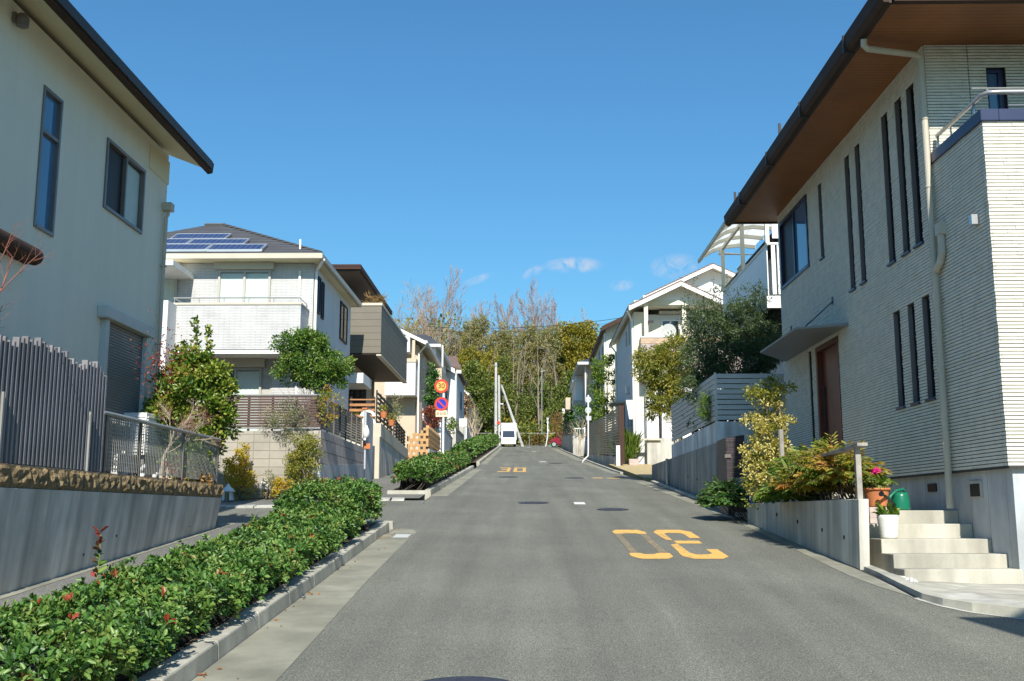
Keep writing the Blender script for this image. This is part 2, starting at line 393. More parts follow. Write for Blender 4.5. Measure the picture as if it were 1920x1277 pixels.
class MB:
    def __init__(s): s.v = []; s.f = []
    def poly(s, pts):
        i = len(s.v); s.v += [tuple(p) for p in pts]; s.f.append(tuple(range(i, i + len(pts)))); return s
    def box(s, x0, x1, y0, y1, z0, z1):
        x0, x1 = min(x0, x1), max(x0, x1); y0, y1 = min(y0, y1), max(y0, y1); z0, z1 = min(z0, z1), max(z0, z1)
        i = len(s.v)
        s.v += [(x0, y0, z0), (x1, y0, z0), (x1, y1, z0), (x0, y1, z0), (x0, y0, z1), (x1, y0, z1), (x1, y1, z1), (x0, y1, z1)]
        s.f += [tuple(i + q for q in f) for f in ((3, 2, 1, 0), (4, 5, 6, 7), (0, 1, 5, 4), (1, 2, 6, 5), (2, 3, 7, 6), (3, 0, 4, 7))]; return s
    def hexa(s, b, t):                       # bottom 4 and top 4 corners, counter-clockwise
        i = len(s.v); s.v += [tuple(p) for p in b + t]
        s.f += [tuple(i + q for q in f) for f in ((3, 2, 1, 0), (4, 5, 6, 7), (0, 1, 5, 4), (1, 2, 6, 5), (2, 3, 7, 6), (3, 0, 4, 7))]; return s
    def prism(s, pts, ax, a0, a1):           # polygon of 2-D points extruded along axis ax
        def p3(p, a): return (a, p[0], p[1]) if ax == 0 else (p[0], a, p[1]) if ax == 1 else (p[0], p[1], a)
        n = len(pts); A = [p3(p, a0) for p in pts]; B = [p3(p, a1) for p in pts]
        s.poly(A[::-1]); s.poly(B)
        for i in range(n): s.poly([A[i], A[(i + 1) % n], B[(i + 1) % n], B[i]])
        return s
    def tube(s, pts, r, n=8, cap=True):
        P = [Vector(p) for p in pts]; rr = r if isinstance(r, (list, tuple)) else [r] * len(P)
        i0 = len(s.v); ref = None
        for i, p in enumerate(P):
            d = (P[min(i + 1, len(P) - 1)] - P[max(i - 1, 0)]).normalized()
            if ref is None: ref = d.orthogonal().normalized()
            u = (ref - d * ref.dot(d)); u = u.normalized() if u.length > 1e-4 else d.orthogonal().normalized(); ref = u; w2 = d.cross(u)
            for q in range(n):
                a = 2 * math.pi * q / n; s.v.append(tuple(p + (u * math.cos(a) + w2 * math.sin(a)) * rr[i]))
        for i in range(len(P) - 1):
            for q in range(n):
                a, b = i0 + i * n + q, i0 + i * n + (q + 1) % n
                s.f.append((a, b, b + n, a + n))
        if cap:
            s.f.append(tuple(i0 + q for q in range(n))[::-1]); e = i0 + (len(P) - 1) * n; s.f.append(tuple(e + q for q in range(n)))
        return s
    def lathe(s, c, prof, n=20):             # prof: (radius, z) from bottom to top about the point c
        i0 = len(s.v)
        for r, z in prof:
            for q in range(n):
                a = 2 * math.pi * q / n; s.v.append((c[0] + r * math.cos(a), c[1] + r * math.sin(a), c[2] + z))
        for i in range(len(prof) - 1):
            for q in range(n):
                a, b = i0 + i * n + q, i0 + i * n + (q + 1) % n; s.f.append((a, b, b + n, a + n))
        s.f.append(tuple(i0 + q for q in range(n))[::-1]); e = i0 + (len(prof) - 1) * n; s.f.append(tuple(e + q for q in range(n)))
        return s
    def disc(s, c, r, d, th, n=24):          # a round plate facing direction d
        d = Vector(d).normalized(); c = Vector(c)
        return s.tube([c - d * th / 2, c + d * th / 2], r, n)
    def pb(s, ax, pos, sg, u0, u1, z0, z1, d0, d1):  # a box on a wall plane: u along the wall, d outward
        a, b = pos + sg * d0, pos + sg * d1
        return s.box(a, b, u0, u1, z0, z1) if ax == 'X' else s.box(u0, u1, a, b, z0, z1)
    def build(s, name, mat, parent=None, loc=None, smooth=False, bevel=0):
        og = ORG[parent.name] if parent else Vector(loc if loc is not None else (0, 0, 0))
        me = bpy.data.meshes.new(name)
        me.from_pydata([(v[0] - og.x, v[1] - og.y, v[2] - og.z) for v in s.v], [], s.f); me.update()
        if smooth: me.polygons.foreach_set('use_smooth', [True] * len(me.polygons))
        o = link(name, me, mat, parent, og); ORG[o.name] = Vector(og)
        if bevel:
            b = o.modifiers.new('bevel', 'BEVEL'); b.width = bevel; b.segments = 2; b.limit_method = 'ANGLE'; b.angle_limit = .6
        return o
def struct(name, mb, mat, bevel=0): return props(mb.build(name, mat, bevel=bevel), kind='structure')

def window(par, ax, pos, sg, u0, u1, z0, z1, fm='bronze_frame', gm='glass_dark', nx=2, zs=(), fw=.045, out=.045, name='window', curtain=False):
    m = MB(); u0, u1 = min(u0, u1), max(u0, u1)
    m.pb(ax, pos, sg, u0, u0 + fw, z0, z1, -.02, out).pb(ax, pos, sg, u1 - fw, u1, z0, z1, -.02, out)
    m.pb(ax, pos, sg, u0 + fw, u1 - fw, z0, z0 + fw, -.02, out + .008).pb(ax, pos, sg, u0 + fw, u1 - fw, z1 - fw, z1, -.02, out)
    us = [u0 + (u1 - u0) * i / nx for i in range(nx + 1)]
    zz = [z0] + list(zs) + [z1]
    for i, u in enumerate(us[1:-1]): m.pb(ax, pos, sg, u - fw / 2, u + fw / 2, z0 + fw, z1 - fw, 0, out - .006)
    for z in zs: m.pb(ax, pos, sg, u0 + fw, u1 - fw, z - fw / 2, z + fw / 2, 0, out - .009)
    f = m.build(name, fm, par, bevel=.004)
    for i in range(nx):
        for j in range(len(zz) - 1):
            d = .012 + .01 * (i % 2)
            g = gm[i % len(gm)] if isinstance(gm, (list, tuple)) else gm
            MB().pb(ax, pos, sg, us[i] + fw * .5, us[i + 1] - fw * .5, zz[j] + fw * .5, zz[j + 1] - fw * .5, d, d + .008).build('pane', g, f)
    if curtain:
        m = MB(); n = 40; pts = []
        for i in range(n + 1):
            u = u0 + fw + (u1 - u0 - 2 * fw) * i / n; pts.append((u, .0035 + .003 * math.sin(i * 1.7) + .001 * math.sin(i * .6)))
        for i in range(n):
            (a, d1), (b, d2) = pts[i], pts[i + 1]
            q = [(a, d1, z0 + fw), (b, d2, z0 + fw), (b, d2, z1 - fw * 1.6), (a, d1, z1 - fw * 1.6)]
            m.poly([(pos + sg * d, u, z) if ax == 'X' else (u, pos + sg * d, z) for u, d, z in q])
        m.build('curtain', 'curtain', f)
    return f
def holed(m, ax, pos, sg, u0, u1, z0, z1, holes, depth=.12, inner=True):
    """front of a wall with rectangular openings and their reveals"""
    us = sorted({u0, u1, *[h[0] for h in holes], *[h[1] for h in holes]}); zs = sorted({z0, z1, *[h[2] for h in holes], *[h[3] for h in holes]})
    def p(u, z, d=0): return (pos + sg * d, u, z) if ax == 'X' else (u, pos + sg * d, z)
    for i in range(len(us) - 1):
        for j in range(len(zs) - 1):
            cu, cz = (us[i] + us[i + 1]) / 2, (zs[j] + zs[j + 1]) / 2
            if any(h[0] < cu < h[1] and h[2] < cz < h[3] for h in holes): continue
            m.poly([p(us[i], zs[j]), p(us[i + 1], zs[j]), p(us[i + 1], zs[j + 1]), p(us[i], zs[j + 1])])
    for a, b, c, d in holes:
        for (q, r) in (((a, c), (b, c)), ((b, c), (b, d)), ((b, d), (a, d)), ((a, d), (a, c))):
            m.poly([p(*q), p(*r), p(*r, -depth), p(*q, -depth)])
    return m
def stones(m, ax, pos, sg, u0, u1, z0, z1, holes=(), rh=.046, gap=.011, t0=.018, t1=.026):
    """courses of narrow split-face stones standing proud of the wall, each one a little different"""
    z = z0; r = random.Random(int(u0 * 100) + 3)
    while z < z1 - .01:
        za, zb = z, min(z + rh - gap, z1); cz = (za + zb) / 2; z += rh
        segs = [(u0, u1)]
        for h in holes:
            if h[2] < cz < h[3]:
                ns = []
                for a, b in segs:
                    if h[1] <= a or h[0] >= b: ns.append((a, b)); continue
                    if h[0] > a: ns.append((a, h[0]))
                    if h[1] < b: ns.append((h[1], b))
                segs = ns
        for a, b in segs:
            u = a
            while u < b - .001:
                L = r.uniform(.18, .62); e = u + L; nx = (math.floor(u / .91 + 1e-6) + 1) * .91
                if e > nx - .08: e = nx
                if e > b - .1: e = b
                dt = r.uniform(t0, t1)
                m.pb(ax, pos, sg, u, e - ((.012 if abs(e - nx) < 1e-6 else .004) if e < b else 0), za, zb, .0005, dt)
                u = e
    return m

def slab_hip(m, x0, x1, y0, y1, z, rise, r0, r1, th=.14, axis='X'):
    """hip roof: eave rectangle at z, ridge from r0 to r1 (along axis) at z+rise"""
    c = [(x0, y0), (x1, y0), (x1, y1), (x0, y1)]
    if axis == 'X': ym = (y0 + y1) / 2; R = [(r0, ym, z + rise), (r1, ym, z + rise)]; F = ((0, 1, 'b', 'a'), (1, 2, 'b'), (2, 3, 'a', 'b'), (3, 0, 'a'))
    else: xm = (x0 + x1) / 2; R = [(xm, r0, z + rise), (xm, r1, z + rise)]; F = ((0, 1, 'a'), (1, 2, 'b', 'a'), (2, 3, 'b'), (3, 0, 'a', 'b'))
    for f in F: m.poly([R[0] if q == 'a' else R[1] if q == 'b' else (*c[q], z) for q in f])
    return m
def fascia(x0, x1, y0, y1, z0, z1, t=.12):
    """an eave board with gutter running round a roof edge, and the soffit inside it"""
    m = MB()
    m.box(x0, x1, y0, y0 + t, z0, z1).box(x0, x1, y1 - t, y1, z0, z1).box(x0, x0 + t, y0 + t, y1 - t, z0, z1).box(x1 - t, x1, y0 + t, y1 - t, z0, z1)
    return m

# ---- leaves and branches
def leaves(name, P, D, L, Wd, mat, parent=None, loc=(0, 0, 0), tint=None, spread=.7, six=True, fold=.22, seed=0):
    """one leaf per point: P positions, D preferred direction, L length, Wd width; creased rhombic blades"""
    g = np.random.default_rng(seed + len(P)); N = len(P)
    d = D + g.normal(0, spread, (N, 3)); d /= np.linalg.norm(d, axis=1)[:, None] + 1e-9
    a = g.normal(0, 1, (N, 3)); a[:, 2] += .4; s_ = np.cross(d, a); s_ /= np.linalg.norm(s_, axis=1)[:, None] + 1e-9
    nn = np.cross(s_, d); nn[nn[:, 2] < 0] *= -1
    l = (L * g.uniform(.65, 1.25, N))[:, None]; ww = (Wd * g.uniform(.75, 1.2, N))[:, None] / 2
    if tint is None: tint = g.uniform(0, 1, N)
    up = nn * ww * fold * 2
    if six:
        V = np.stack([P, P + d * l * .33 + s_ * ww + up, P + d * l * .72 + s_ * ww * .8 + up * .8, P + d * l - nn * l * .06, P + d * l * .72 - s_ * ww * .8 + up * .8, P + d * l * .33 - s_ * ww + up], 1).reshape(-1, 3)
        i = (np.arange(N) * 6)[:, None]
        F = np.concatenate([i + np.array([0, 1, 2, 3]), i + np.array([0, 3, 4, 5])], 0); T = np.repeat(tint, 6)
    else:
        V = np.stack([P, P + d * l * .5 + s_ * ww + up, P + d * l, P + d * l * .5 - s_ * ww + up], 1).reshape(-1, 3)
        F = (np.arange(N) * 4)[:, None] + np.array([0, 1, 2, 3]); T = np.repeat(tint, 4)
    return npmesh(name, V, F, 4, mat, parent, loc, T)
def tubes(P, R, n=4):
    """P (B,K,3), R (B,K): many tapering tubes at once"""
    B, K, _ = P.shape
    d = np.empty_like(P); d[:, 1:-1] = P[:, 2:] - P[:, :-2]; d[:, 0] = P[:, 1] - P[:, 0]; d[:, -1] = P[:, -1] - P[:, -2]
    d /= np.linalg.norm(d, axis=2)[..., None] + 1e-9
    ref = np.where(np.abs(d[:, :1, 2:3]) > .8, np.array([1., 0, 0]), np.array([0, 0, 1.]))
    u = np.cross(d, ref); u /= np.linalg.norm(u, axis=2)[..., None] + 1e-9; v = np.cross(d, u)
    a = np.arange(n) * 2 * np.pi / n
    V = P[:, :, None, :] + R[:, :, None, None] * (u[:, :, None, :] * np.cos(a)[None, None, :, None] + v[:, :, None, :] * np.sin(a)[None, None, :, None])
    b, kk, q = np.meshgrid(np.arange(B), np.arange(K - 1), np.arange(n), indexing='ij')
    i0 = (b * K + kk) * n
    F = np.stack([i0 + q, i0 + (q + 1) % n, i0 + n + (q + 1) % n, i0 + n + q], -1).reshape(-1, 4)
    return V.reshape(-1, 3), F
def grow(base, d0, L0, r0, nch=(6, 5, 4), ang=.75, ratio=.6, up=.25, wob=.1, seed=0, t0=.3, rr=.5, tip=.35):
    """branching skeleton: list of levels, each (P (B,5,3), R (B,5))"""
    g = np.random.default_rng(seed); K = 5; out = []
    S = np.array([base], float); D = np.array([d0], float); D /= np.linalg.norm(D); L = np.array([L0], float); R0 = np.array([r0], float)
    for lev in range(len(nch) + 1):
        B = len(S); P = np.empty((B, K, 3)); P[:, 0] = S; d = D.copy()
        for i in range(1, K):
            P[:, i] = P[:, i - 1] + d * (L / (K - 1))[:, None]
            d = d + g.normal(0, wob, (B, 3)); d[:, 2] += up * (.35 if lev else .1); d /= np.linalg.norm(d, axis=1)[:, None]
        t = np.linspace(0, 1, K); R = R0[:, None] * (1 - (1 - tip) * t)[None]
        out.append((P, R))
        if lev == len(nch): break
        c = nch[lev]; tt = np.clip((np.arange(c)[None] + g.uniform(0, 1, (B, c))) / c * (1 - t0) + t0, 0, .999)
        f = tt * (K - 1); i0 = f.astype(int); fr = (f - i0)[..., None]
        bi = np.arange(B)[:, None]
        S2 = P[bi, i0] * (1 - fr) + P[bi, i0 + 1] * fr
        dd = P[bi, i0 + 1] - P[bi, i0]; dd /= np.linalg.norm(dd, axis=2)[..., None]
        pr = g.normal(0, 1, (B, c, 3)); pr -= dd * (pr * dd).sum(2)[..., None]; pr /= np.linalg.norm(pr, axis=2)[..., None]
        an = ang * g.uniform(.6, 1.3, (B, c))[..., None]
        D = (dd * np.cos(an) + pr * np.sin(an)).reshape(-1, 3)
        L = (L[:, None] * ratio * g.uniform(.7, 1.15, (B, c)) * (1.15 - .45 * tt)).reshape(-1)
        R0 = (np.take_along_axis(R, i0, 1) * rr).reshape(-1); S = S2.reshape(-1, 3)
    return out
def branches(name, levels, mat, parent, n=4):
    Vs, Fs, o = [], [], 0
    for P, R in levels:
        V, F = tubes(P, R, n if P.shape[0] > 40 else 7); Vs.append(V); Fs.append(F + o); o += len(V)
    return npmesh(name, np.concatenate(Vs), np.concatenate(Fs), 4, mat, parent, smooth=True)
def blob(n, c, r, g, shell=.55):
    """points in the outer part of an ellipsoid, with outward directions"""
    v = g.normal(0, 1, (n, 3)); v /= np.linalg.norm(v, axis=1)[:, None]
    q = g.uniform(shell ** 3, 1, n)[:, None] ** (1 / 3)
    r = np.array(r); return np.array(c) + v * q * r, v
def clumps(n, c, r, m, g, cr=.35, squash=.8):
    """m leaf clumps set through an ellipsoid: uneven outline with gaps between"""
    v = g.normal(0, 1, (m, 3)); v /= np.linalg.norm(v, axis=1)[:, None]
    C = np.array(c) + v * (g.uniform(.25, 1, m) ** .5)[:, None] * np.array(r)
    s_ = g.uniform(.55, 1.25, m) * cr
    i = g.integers(0, m, n); q = g.normal(0, 1, (n, 3)); q /= np.linalg.norm(q, axis=1)[:, None]
    off = q * (g.uniform(.1, 1, n) ** .45)[:, None] * s_[i][:, None]; off[:, 2] *= squash
    P = C[i] + off; D = q * .7 + (C[i] - np.array(c)) / np.array(r) * .5
    D[:, 2] += .25
    t = np.clip(g.uniform(0, 1, m)[i] * .5 + g.uniform(0, .6, n), 0, 1)
    return P, D, t
def shrub(name, label, cat, base, c, r, mat, n=2500, m=30, cr=.25, L=.06, W=.03, seed=1, trunk='bark', group=None, nst=4, sr=.018, extra=None, six=True, part='foliage'):
    g = np.random.default_rng(seed)
    t = thing(name, label, cat, base, group)
    P, D, ti = clumps(n, c, r, m, g, cr)
    if extra: P = np.concatenate([P, extra[0]]); D = np.concatenate([D, extra[1]]); ti = np.concatenate([ti, g.uniform(0, 1, len(extra[0]))])
    leaves(part, P, D, L, W, mat, t, tint=ti, seed=seed, six=six)
    mb = MB()
    for i in range(nst):
        e = (c[0] + g.normal(0, r[0] * .35), c[1] + g.normal(0, r[1] * .35), c[2] + r[2] * g.uniform(.1, .6))
        b = (base[0] + g.normal(0, .04), base[1] + g.normal(0, .04), base[2] - .02)
        mid = tuple((b[q] * .5 + e[q] * .5) + g.normal(0, .04) for q in range(3))
        mb.tube([b, mid, e], [sr, sr * .75, sr * .3], 6)
    mb.build('stems' if nst > 1 else 'trunk', trunk, t, smooth=True)
    return t

# ------------------------------------------------------------------ ground, street, kerbs
def hill_z(x, y):
    z = zg(y) if y < 113 else zg(113) + (y - 113) * .30
    if y > 113: z += min(3.2, (y - 113) * .13) * math.exp(-((x + 13) / 13) ** 2) + .5 * math.sin(x * .23) * min(1, (y - 113) / 10)
    if y > 160: z = zg(113) + 47 * .30 + (y - 160) * .02 + 3.2 * math.exp(-((x + 13) / 13) ** 2)
    return z
def build_ground():
    xs = np.concatenate([np.linspace(-300, -60, 9), np.linspace(-52, 52, 53), np.linspace(60, 300, 9)])
    ys = np.concatenate([np.linspace(-120, 100, 12), np.arange(104, 175, 3), np.linspace(180, 500, 10)])
    V = [(x, y, hill_z(x, y) - (.22 if y < 112 else .06)) for y in ys for x in xs]; n = len(xs)
    F = [(j * n + i, j * n + i + 1, (j + 1) * n + i + 1, (j + 1) * n + i) for j in range(len(ys) - 1) for i in range(n - 1)]
    props(npmesh('ground', np.array(V), np.array(F), 4, 'hill_soil', smooth=True), kind='structure')
build_ground()
XR = [(10.8, 3.63), (14.9, 3.79), (19.9, 3.87), (28, 3.72), (38, 3.4), (54, 2.8), (86, 2.3), (111, 2.1)]
KR = [(12.0, 3.88), (12.8, 3.97), (17.5, 4.05), (34, 3.98), (42.6, 3.5), (54, 3.25), (80, 2.92), (111, 2.7)]
KN = [(4.05, 12.3), (3.97, 10.83), (4.05, 10.4), (4.5, 9.72), (7.6, 6.95)]      # the kerb bending into the side street
XL = [(-20, -2.13), (18, -2.33), (28, -2.49), (45, -2.28), (111, -2.64)]
def lerp(T, y):
    if y <= T[0][0]: return T[0][1]
    for (a, b), (c, d) in zip(T, T[1:]):
        if y <= c: return b + (d - b) * (y - a) / (c - a)
    return T[-1][1]
def sheet(pts, dz): return MB().poly([(x, y, zg(y) + dz) for x, y in pts])
ys = [12.0, 12.8, 17.5, 20, 28, 34, 38, 42.6, 54, 66, 80, 95, 111]
rd = [(-2.2, -20), (16, -20), (16, 7.5)] + [(p[0], p[1]) for p in KN[::-1][:-1]] + [(lerp(KR, y), y) for y in ys] + [(lerp(XL, y), y) for y in (111, 45, 28, 25.6)] + [(-40, 25.6), (-40, 18.35), (-2.3, 18.35)]
struct('road', sheet(rd, 0), 'asphalt')
struct('turning_area', sheet([(-9, 111), (9, 111), (9, 113.2), (-9, 113.2)], .002), 'asphalt')
def strip(T1, T2, y0, y1, dz, step=3):
    m = MB(); y = y0
    while y < y1 - .01:
        b = min(y + step, y1)
        m.poly([(lerp(T1, y), y, zg(y) + dz), (lerp(T2, y), y, zg(y) + dz), (lerp(T2, b), b, zg(b) + dz), (lerp(T1, b), b, zg(b) + dz)]); y = b
    return m
off = lambda T, d: [(y, x + d) for y, x in T]
GL = [(-20, -1.58), (7.4, -1.68), (10.9, -1.79), (17.4, -1.86), (27, -2.05), (45, -1.95), (111, -2.3)]
m = strip(XL, GL, -6, 17.3, .004)
m.poly([(x, y, zg(y) + .004) for x, y in [(-2.26, 17.3), (-1.84, 17.3), (-1.84, 17.75), (-1.95, 18.15), (-2.15, 18.33), (-2.9, 18.34), (-2.9, 18.2), (-2.26, 18.1)]])
struct('gutter', m, 'gutter_concrete')
struct('gutter', strip(XL, GL, 27.2, 46, .004), 'gutter_concrete')
struct('gutter', strip(XL, GL, 52, 108, .004), 'gutter_concrete')
struct('gutter', strip([(10.9, 3.92), (11.6, 3.80), (12.6, 3.74)] + XR[1:], [(10.9, 3.95), (11.6, 3.99), (12.6, 4.04)] + KR[2:], 10.9, 34.5, .004, .8), 'gutter_concrete')
struct('gutter', strip(XR, KR, 41, 108, .004), 'gutter_concrete')
struct('gutter_slot', strip([(10.9, 3.90), (11.6, 3.955), (12.6, 4.0)] + off(KR[2:], .0), [(10.9, 3.94), (11.6, 3.99), (12.6, 4.045)] + off(KR[2:], .05), 10.9, 34.5, .009, .8), 'black')
struct('drain_plate', sheet([(-2.12, 16.75), (-1.88, 16.75), (-1.88, 17.3), (-2.12, 17.3)], .009), 'slat_alu')
def kerb_run(T, w_, y0, y1, h, unit=.6, gap=.006):
    m = MB(); y = y0
    while y < y1 - .05:
        e = min(y + unit, y1) - gap
        a0, a1 = lerp(T, y), lerp(T, e); s = w_
        m.hexa([(a0 + s, y, zg(y) - .1), (a0, y, zg(y) - .1), (a1, e, zg(e) - .1), (a1 + s, e, zg(e) - .1)],
               [(a0 + s, y, zg(y) + h), (a0 - .015 * math.copysign(1, -s), y, zg(y) + h), (a1 - .015 * math.copysign(1, -s), e, zg(e) + h), (a1 + s, e, zg(e) + h)])
        y += unit
    return m
m = kerb_run(XL, -.19, -4, 18.1, .14, 1.2)
m.hexa([(-3.75, 18.12, zg(18.1) - .1), (-2.27, 18.12, zg(18.1) - .1), (-2.27, 18.3, zg(18.3) - .1), (-3.75, 18.3, zg(18.3) - .1)], [(-3.75, 18.12, zg(18.1) + .14), (-2.29, 18.12, zg(18.1) + .14), (-2.29, 18.28, zg(18.3) + .14), (-3.75, 18.28, zg(18.3) + .14)])
struct('kerb', m, 'kerb_concrete', .015)
m = kerb_run(XL, -.17, 27.4, 46, .15, 1.2)
m.hexa([(-3.6, 27.2, zg(27.2) - .1), (-2.5, 27.2, zg(27.2) - .1), (-2.62, 27.38, zg(27.4) - .1), (-3.6, 27.38, zg(27.4) - .1)], [(-3.6, 27.22, zg(27.2) + .14), (-2.55, 27.22, zg(27.2) + .14), (-2.62, 27.38, zg(27.4) + .14), (-3.6, 27.38, zg(27.4) + .14)])
struct('kerb', m, 'kerb_concrete', .015)
struct('kerb', kerb_run(XL, -.17, 52, 106, .15, 1.2), 'kerb_concrete', .015)
struct('kerb', kerb_run(off(KR, .02), .12, 41, 108, .06, .6), 'kerb_concrete')
struct('planting_bed', sheet([(-3.62, -4), (-2.3, -4), (-2.5, 18.12), (-3.62, 18.12)], .09), 'soil')
struct('planting_bed', sheet([(-3.6, 27.4), (-2.6, 27.4), (-2.4, 45), (-2.42, 46), (-3.6, 46)], .09), 'soil')
struct('planting_bed', sheet([(-3.6, 52), (-2.45, 52), (-2.75, 106), (-3.6, 106)], .09), 'soil')
struct('pavement', sheet([(-5.3, -6), (-3.62, -6), (-3.62, 18.3), (-5.3, 18.3)], .10), 'asphalt_pavement')
struct('pavement_edge', sheet([(-5.3, -6), (-4.98, -6), (-4.98, 18.2), (-5.3, 18.2)], .104), 'gutter_concrete')
struct('pavement', sheet([(-14, 25.62), (-2.6, 25.62), (-2.62, 27.35), (-3.6, 27.35), (-3.6, 110), (-5.4, 110), (-5.4, 25.75), (-14, 25.75)], .05), 'asphalt_pavement')
struct('dropped_kerb', sheet([(-5.2, 18.32), (-3.8, 18.32), (-3.8, 18.62), (-5.2, 18.62)], .03), 'concrete_pale')
m = MB()
for a in (-3.3, -2.95):
    m.hexa([(a - .3, 25.35, zg(25.3) - .02), (a, 25.4, zg(25.4) - .02), (a, 25.62, zg(25.6) - .02), (a - .3, 25.6, zg(25.6) - .02)], [(a - .3, 25.37, zg(25.3) + .035), (a, 25.42, zg(25.4) + .035), (a, 25.62, zg(25.6) + .07), (a - .3, 25.6, zg(25.6) + .07)])
struct('dropped_kerb', m, 'concrete_pale', .01)
m = MB()
for i in range(5):
    a = -7.2 + i * .62
    m.hexa([(a, 22.9 + i * .1, zg(23) - .02), (a + .6, 23.0 + i * .1, zg(23.1) - .02), (a + .6, 23.25 + i * .1, zg(23.3) - .02), (a, 23.15 + i * .1, zg(23.2) - .02)], [(a, 22.9 + i * .1, zg(23) + .04), (a + .6, 23.0 + i * .1, zg(23.1) + .04), (a + .6, 23.25 + i * .1, zg(23.3) + .06), (a, 23.15 + i * .1, zg(23.2) + .06)])
struct('dropped_kerb', m, 'concrete_pale', .01)
struct('pavement', sheet([(-14, 23.1), (-7.2, 23.18), (-4.2, 23.7), (-4.0, 25.62), (-14, 25.62)], .04), 'asphalt_pavement')
# forecourt of the right-hand house, level behind a kerb that bends into the side street
KP = [(lerp(KR, y) + .05, y) for y in (34.4, 30, 25, 20, 17.5, 15.5, 14)] + [(4.05, 12.56), (3.99, 11.6), (3.94, 10.83), (4.0, 10.45), (4.14, 10.1), (4.46, 9.74), (5.16, 9.1), (7.5, 7.0)]
KH = [.05] * 8 + [.05, .06, .07, .085, .095, .10, .10]
def off_path(P, d):
    o = []
    for i, p in enumerate(P):
        a = Vector(P[max(i - 1, 0)]); c = Vector(P[min(i + 1, len(P) - 1)]); t = (c - a).normalized(); n = Vector((-t.y, t.x)); o.append((p[0] + n.x * d, p[1] + n.y * d))
    return o
K0, K1, K2, K3 = KP, off_path(KP, .015), off_path(KP, .13), off_path(KP, .52)
m = MB()
for i in range(len(KP) - 1):
    def z(P, j, h): return (P[j][0], P[j][1], zg(KP[j][1]) + h)
    j = i + 1
    m.poly([z(K0, i, -.05), z(K0, j, -.05), z(K1, j, KH[j]), z(K1, i, KH[i])]).poly([z(K1, i, KH[i]), z(K1, j, KH[j]), z(K2, j, KH[j] + .004), z(K2, i, KH[i] + .004)]).poly([z(K2, i, KH[i] + .004), z(K2, j, KH[j] + .004), z(K2, j, -.1), z(K2, i, -.1)])
struct('kerb', m, 'kerb_concrete')
m = MB()
for i in range(7, len(KP) - 1):
    a_, b_ = Vector(K0[i]), Vector(K0[i + 1]); L_ = off_path(KP, -.055)
    m.poly([(L_[i][0], L_[i][1], zg(L_[i][1]) + .0045), (L_[i + 1][0], L_[i + 1][1], zg(L_[i + 1][1]) + .0045), (b_.x, b_.y, zg(b_.y) + .0045), (a_.x, a_.y, zg(a_.y) + .0045)])
struct('kerb_edge', m, 'concrete_pale')
m = MB(); lo = 7
for i in range(lo, len(KP) - 1):
    def z2(P, j, h=0): return (P[j][0], P[j][1], zg(KP[j][1]) + KH[j] + h)
    if i >= 9:
        n_ = 3 if i >= 12 else 1
        for q in range(n_):
            f0, f1 = q / n_, (q + 1) / n_ - .02
            def mixp(P, f): a_, b_ = Vector(z2(P, i)), Vector(z2(P, i + 1)); return tuple(a_.lerp(b_, f))
            c_ = [mixp(K2, f0), mixp(K2, f1), mixp(K3, f1), mixp(K3, f0)]
            m.poly([(p[0], p[1], p[2] + .003) for p in c_])
struct('paving_slabs', m, 'concrete_pale')
m = MB(); n_ = len(KP) - lo
for i in range(lo, len(KP) - 1):
    fa, fb = (i - lo) / (n_ - 1), (i + 1 - lo) / (n_ - 1)
    A, B = (4.16 + 9 * fa ** 1.6, 12.75, .872 + .09 * max(0, 1 - fa * 4)), (4.16 + 9 * fb ** 1.6, 12.75, .872 + .09 * max(0, 1 - fb * 4))
    p, q = z2(K2, i, -.004), z2(K2, i + 1, -.004)
    m.poly([p, q, B, A])
m.poly([(4.0, 12.5, .955), (4.44, 12.5, .90), (4.44, 14.2, .90), (4.0, 14.2, 1.05)])
struct('forecourt', m, 'concrete_step')
m = MB()
for i in range(60):
    y_ = rnd.uniform(12.1, 13.1); x_ = 4.40 - rnd.uniform(0, .2); zb_ = .93 + (y_ - 12) * .035; m.box(x_, x_ + rnd.uniform(.012, .03), y_, y_ + rnd.uniform(.012, .03), zb_ - .05, zb_ + rnd.uniform(.0, .02))
props(m.build('white_gravel', 'rubble_white'), kind='stuff')
# painted markings
def flat(polys, dz, name, mat):
    m = MB()
    for p in polys: m.poly([(x, y, zg(y) + dz) for x, y in p])
    struct(name, m, mat)
def rect(x0, x1, y0, y1): return [(x0, y0), (x1, y0), (x1, y1), (x0, y1)]
flat([[(1.43, 17.45), (1.56, 17.45), (1.62, 17.5), (1.80, 17.5), (1.80, 17.42), (1.96, 17.42), (1.96, 17.75), (1.87, 18.1), (1.5, 18.1), (1.42, 17.8)],
      [(1.40, 14.75), (1.40, 14.4), (1.50, 14.1), (1.86, 14.1), (1.96, 14.35), (1.96, 14.75), (1.80, 14.75), (1.74, 14.62), (1.6, 14.62), (1.56, 14.75)],
      [(2.10, 17.75), (2.2, 18.1), (2.58, 18.1), (2.72, 17.75), (2.72, 16.75), (2.55, 16.75), (2.55, 17.4), (2.48, 17.55), (2.30, 17.55), (2.24, 17.45), (2.10, 17.45)],
      [(2.24, 15.95), (2.62, 15.95), (2.62, 16.35), (2.24, 16.35)],
      [(2.09, 14.8), (2.09, 14.4), (2.2, 14.1), (2.58, 14.1), (2.70, 14.35), (2.70, 15.2), (2.54, 15.2), (2.54, 14.7), (2.46, 14.58), (2.3, 14.58), (2.25, 14.8)]], .004, 'road_marking', 'mark_orange')
flat([rect(1.43, 1.53, 14.75, 17.45), rect(1.83, 1.94, 14.75, 17.42)], .004, 'road_marking', 'mark_faint')
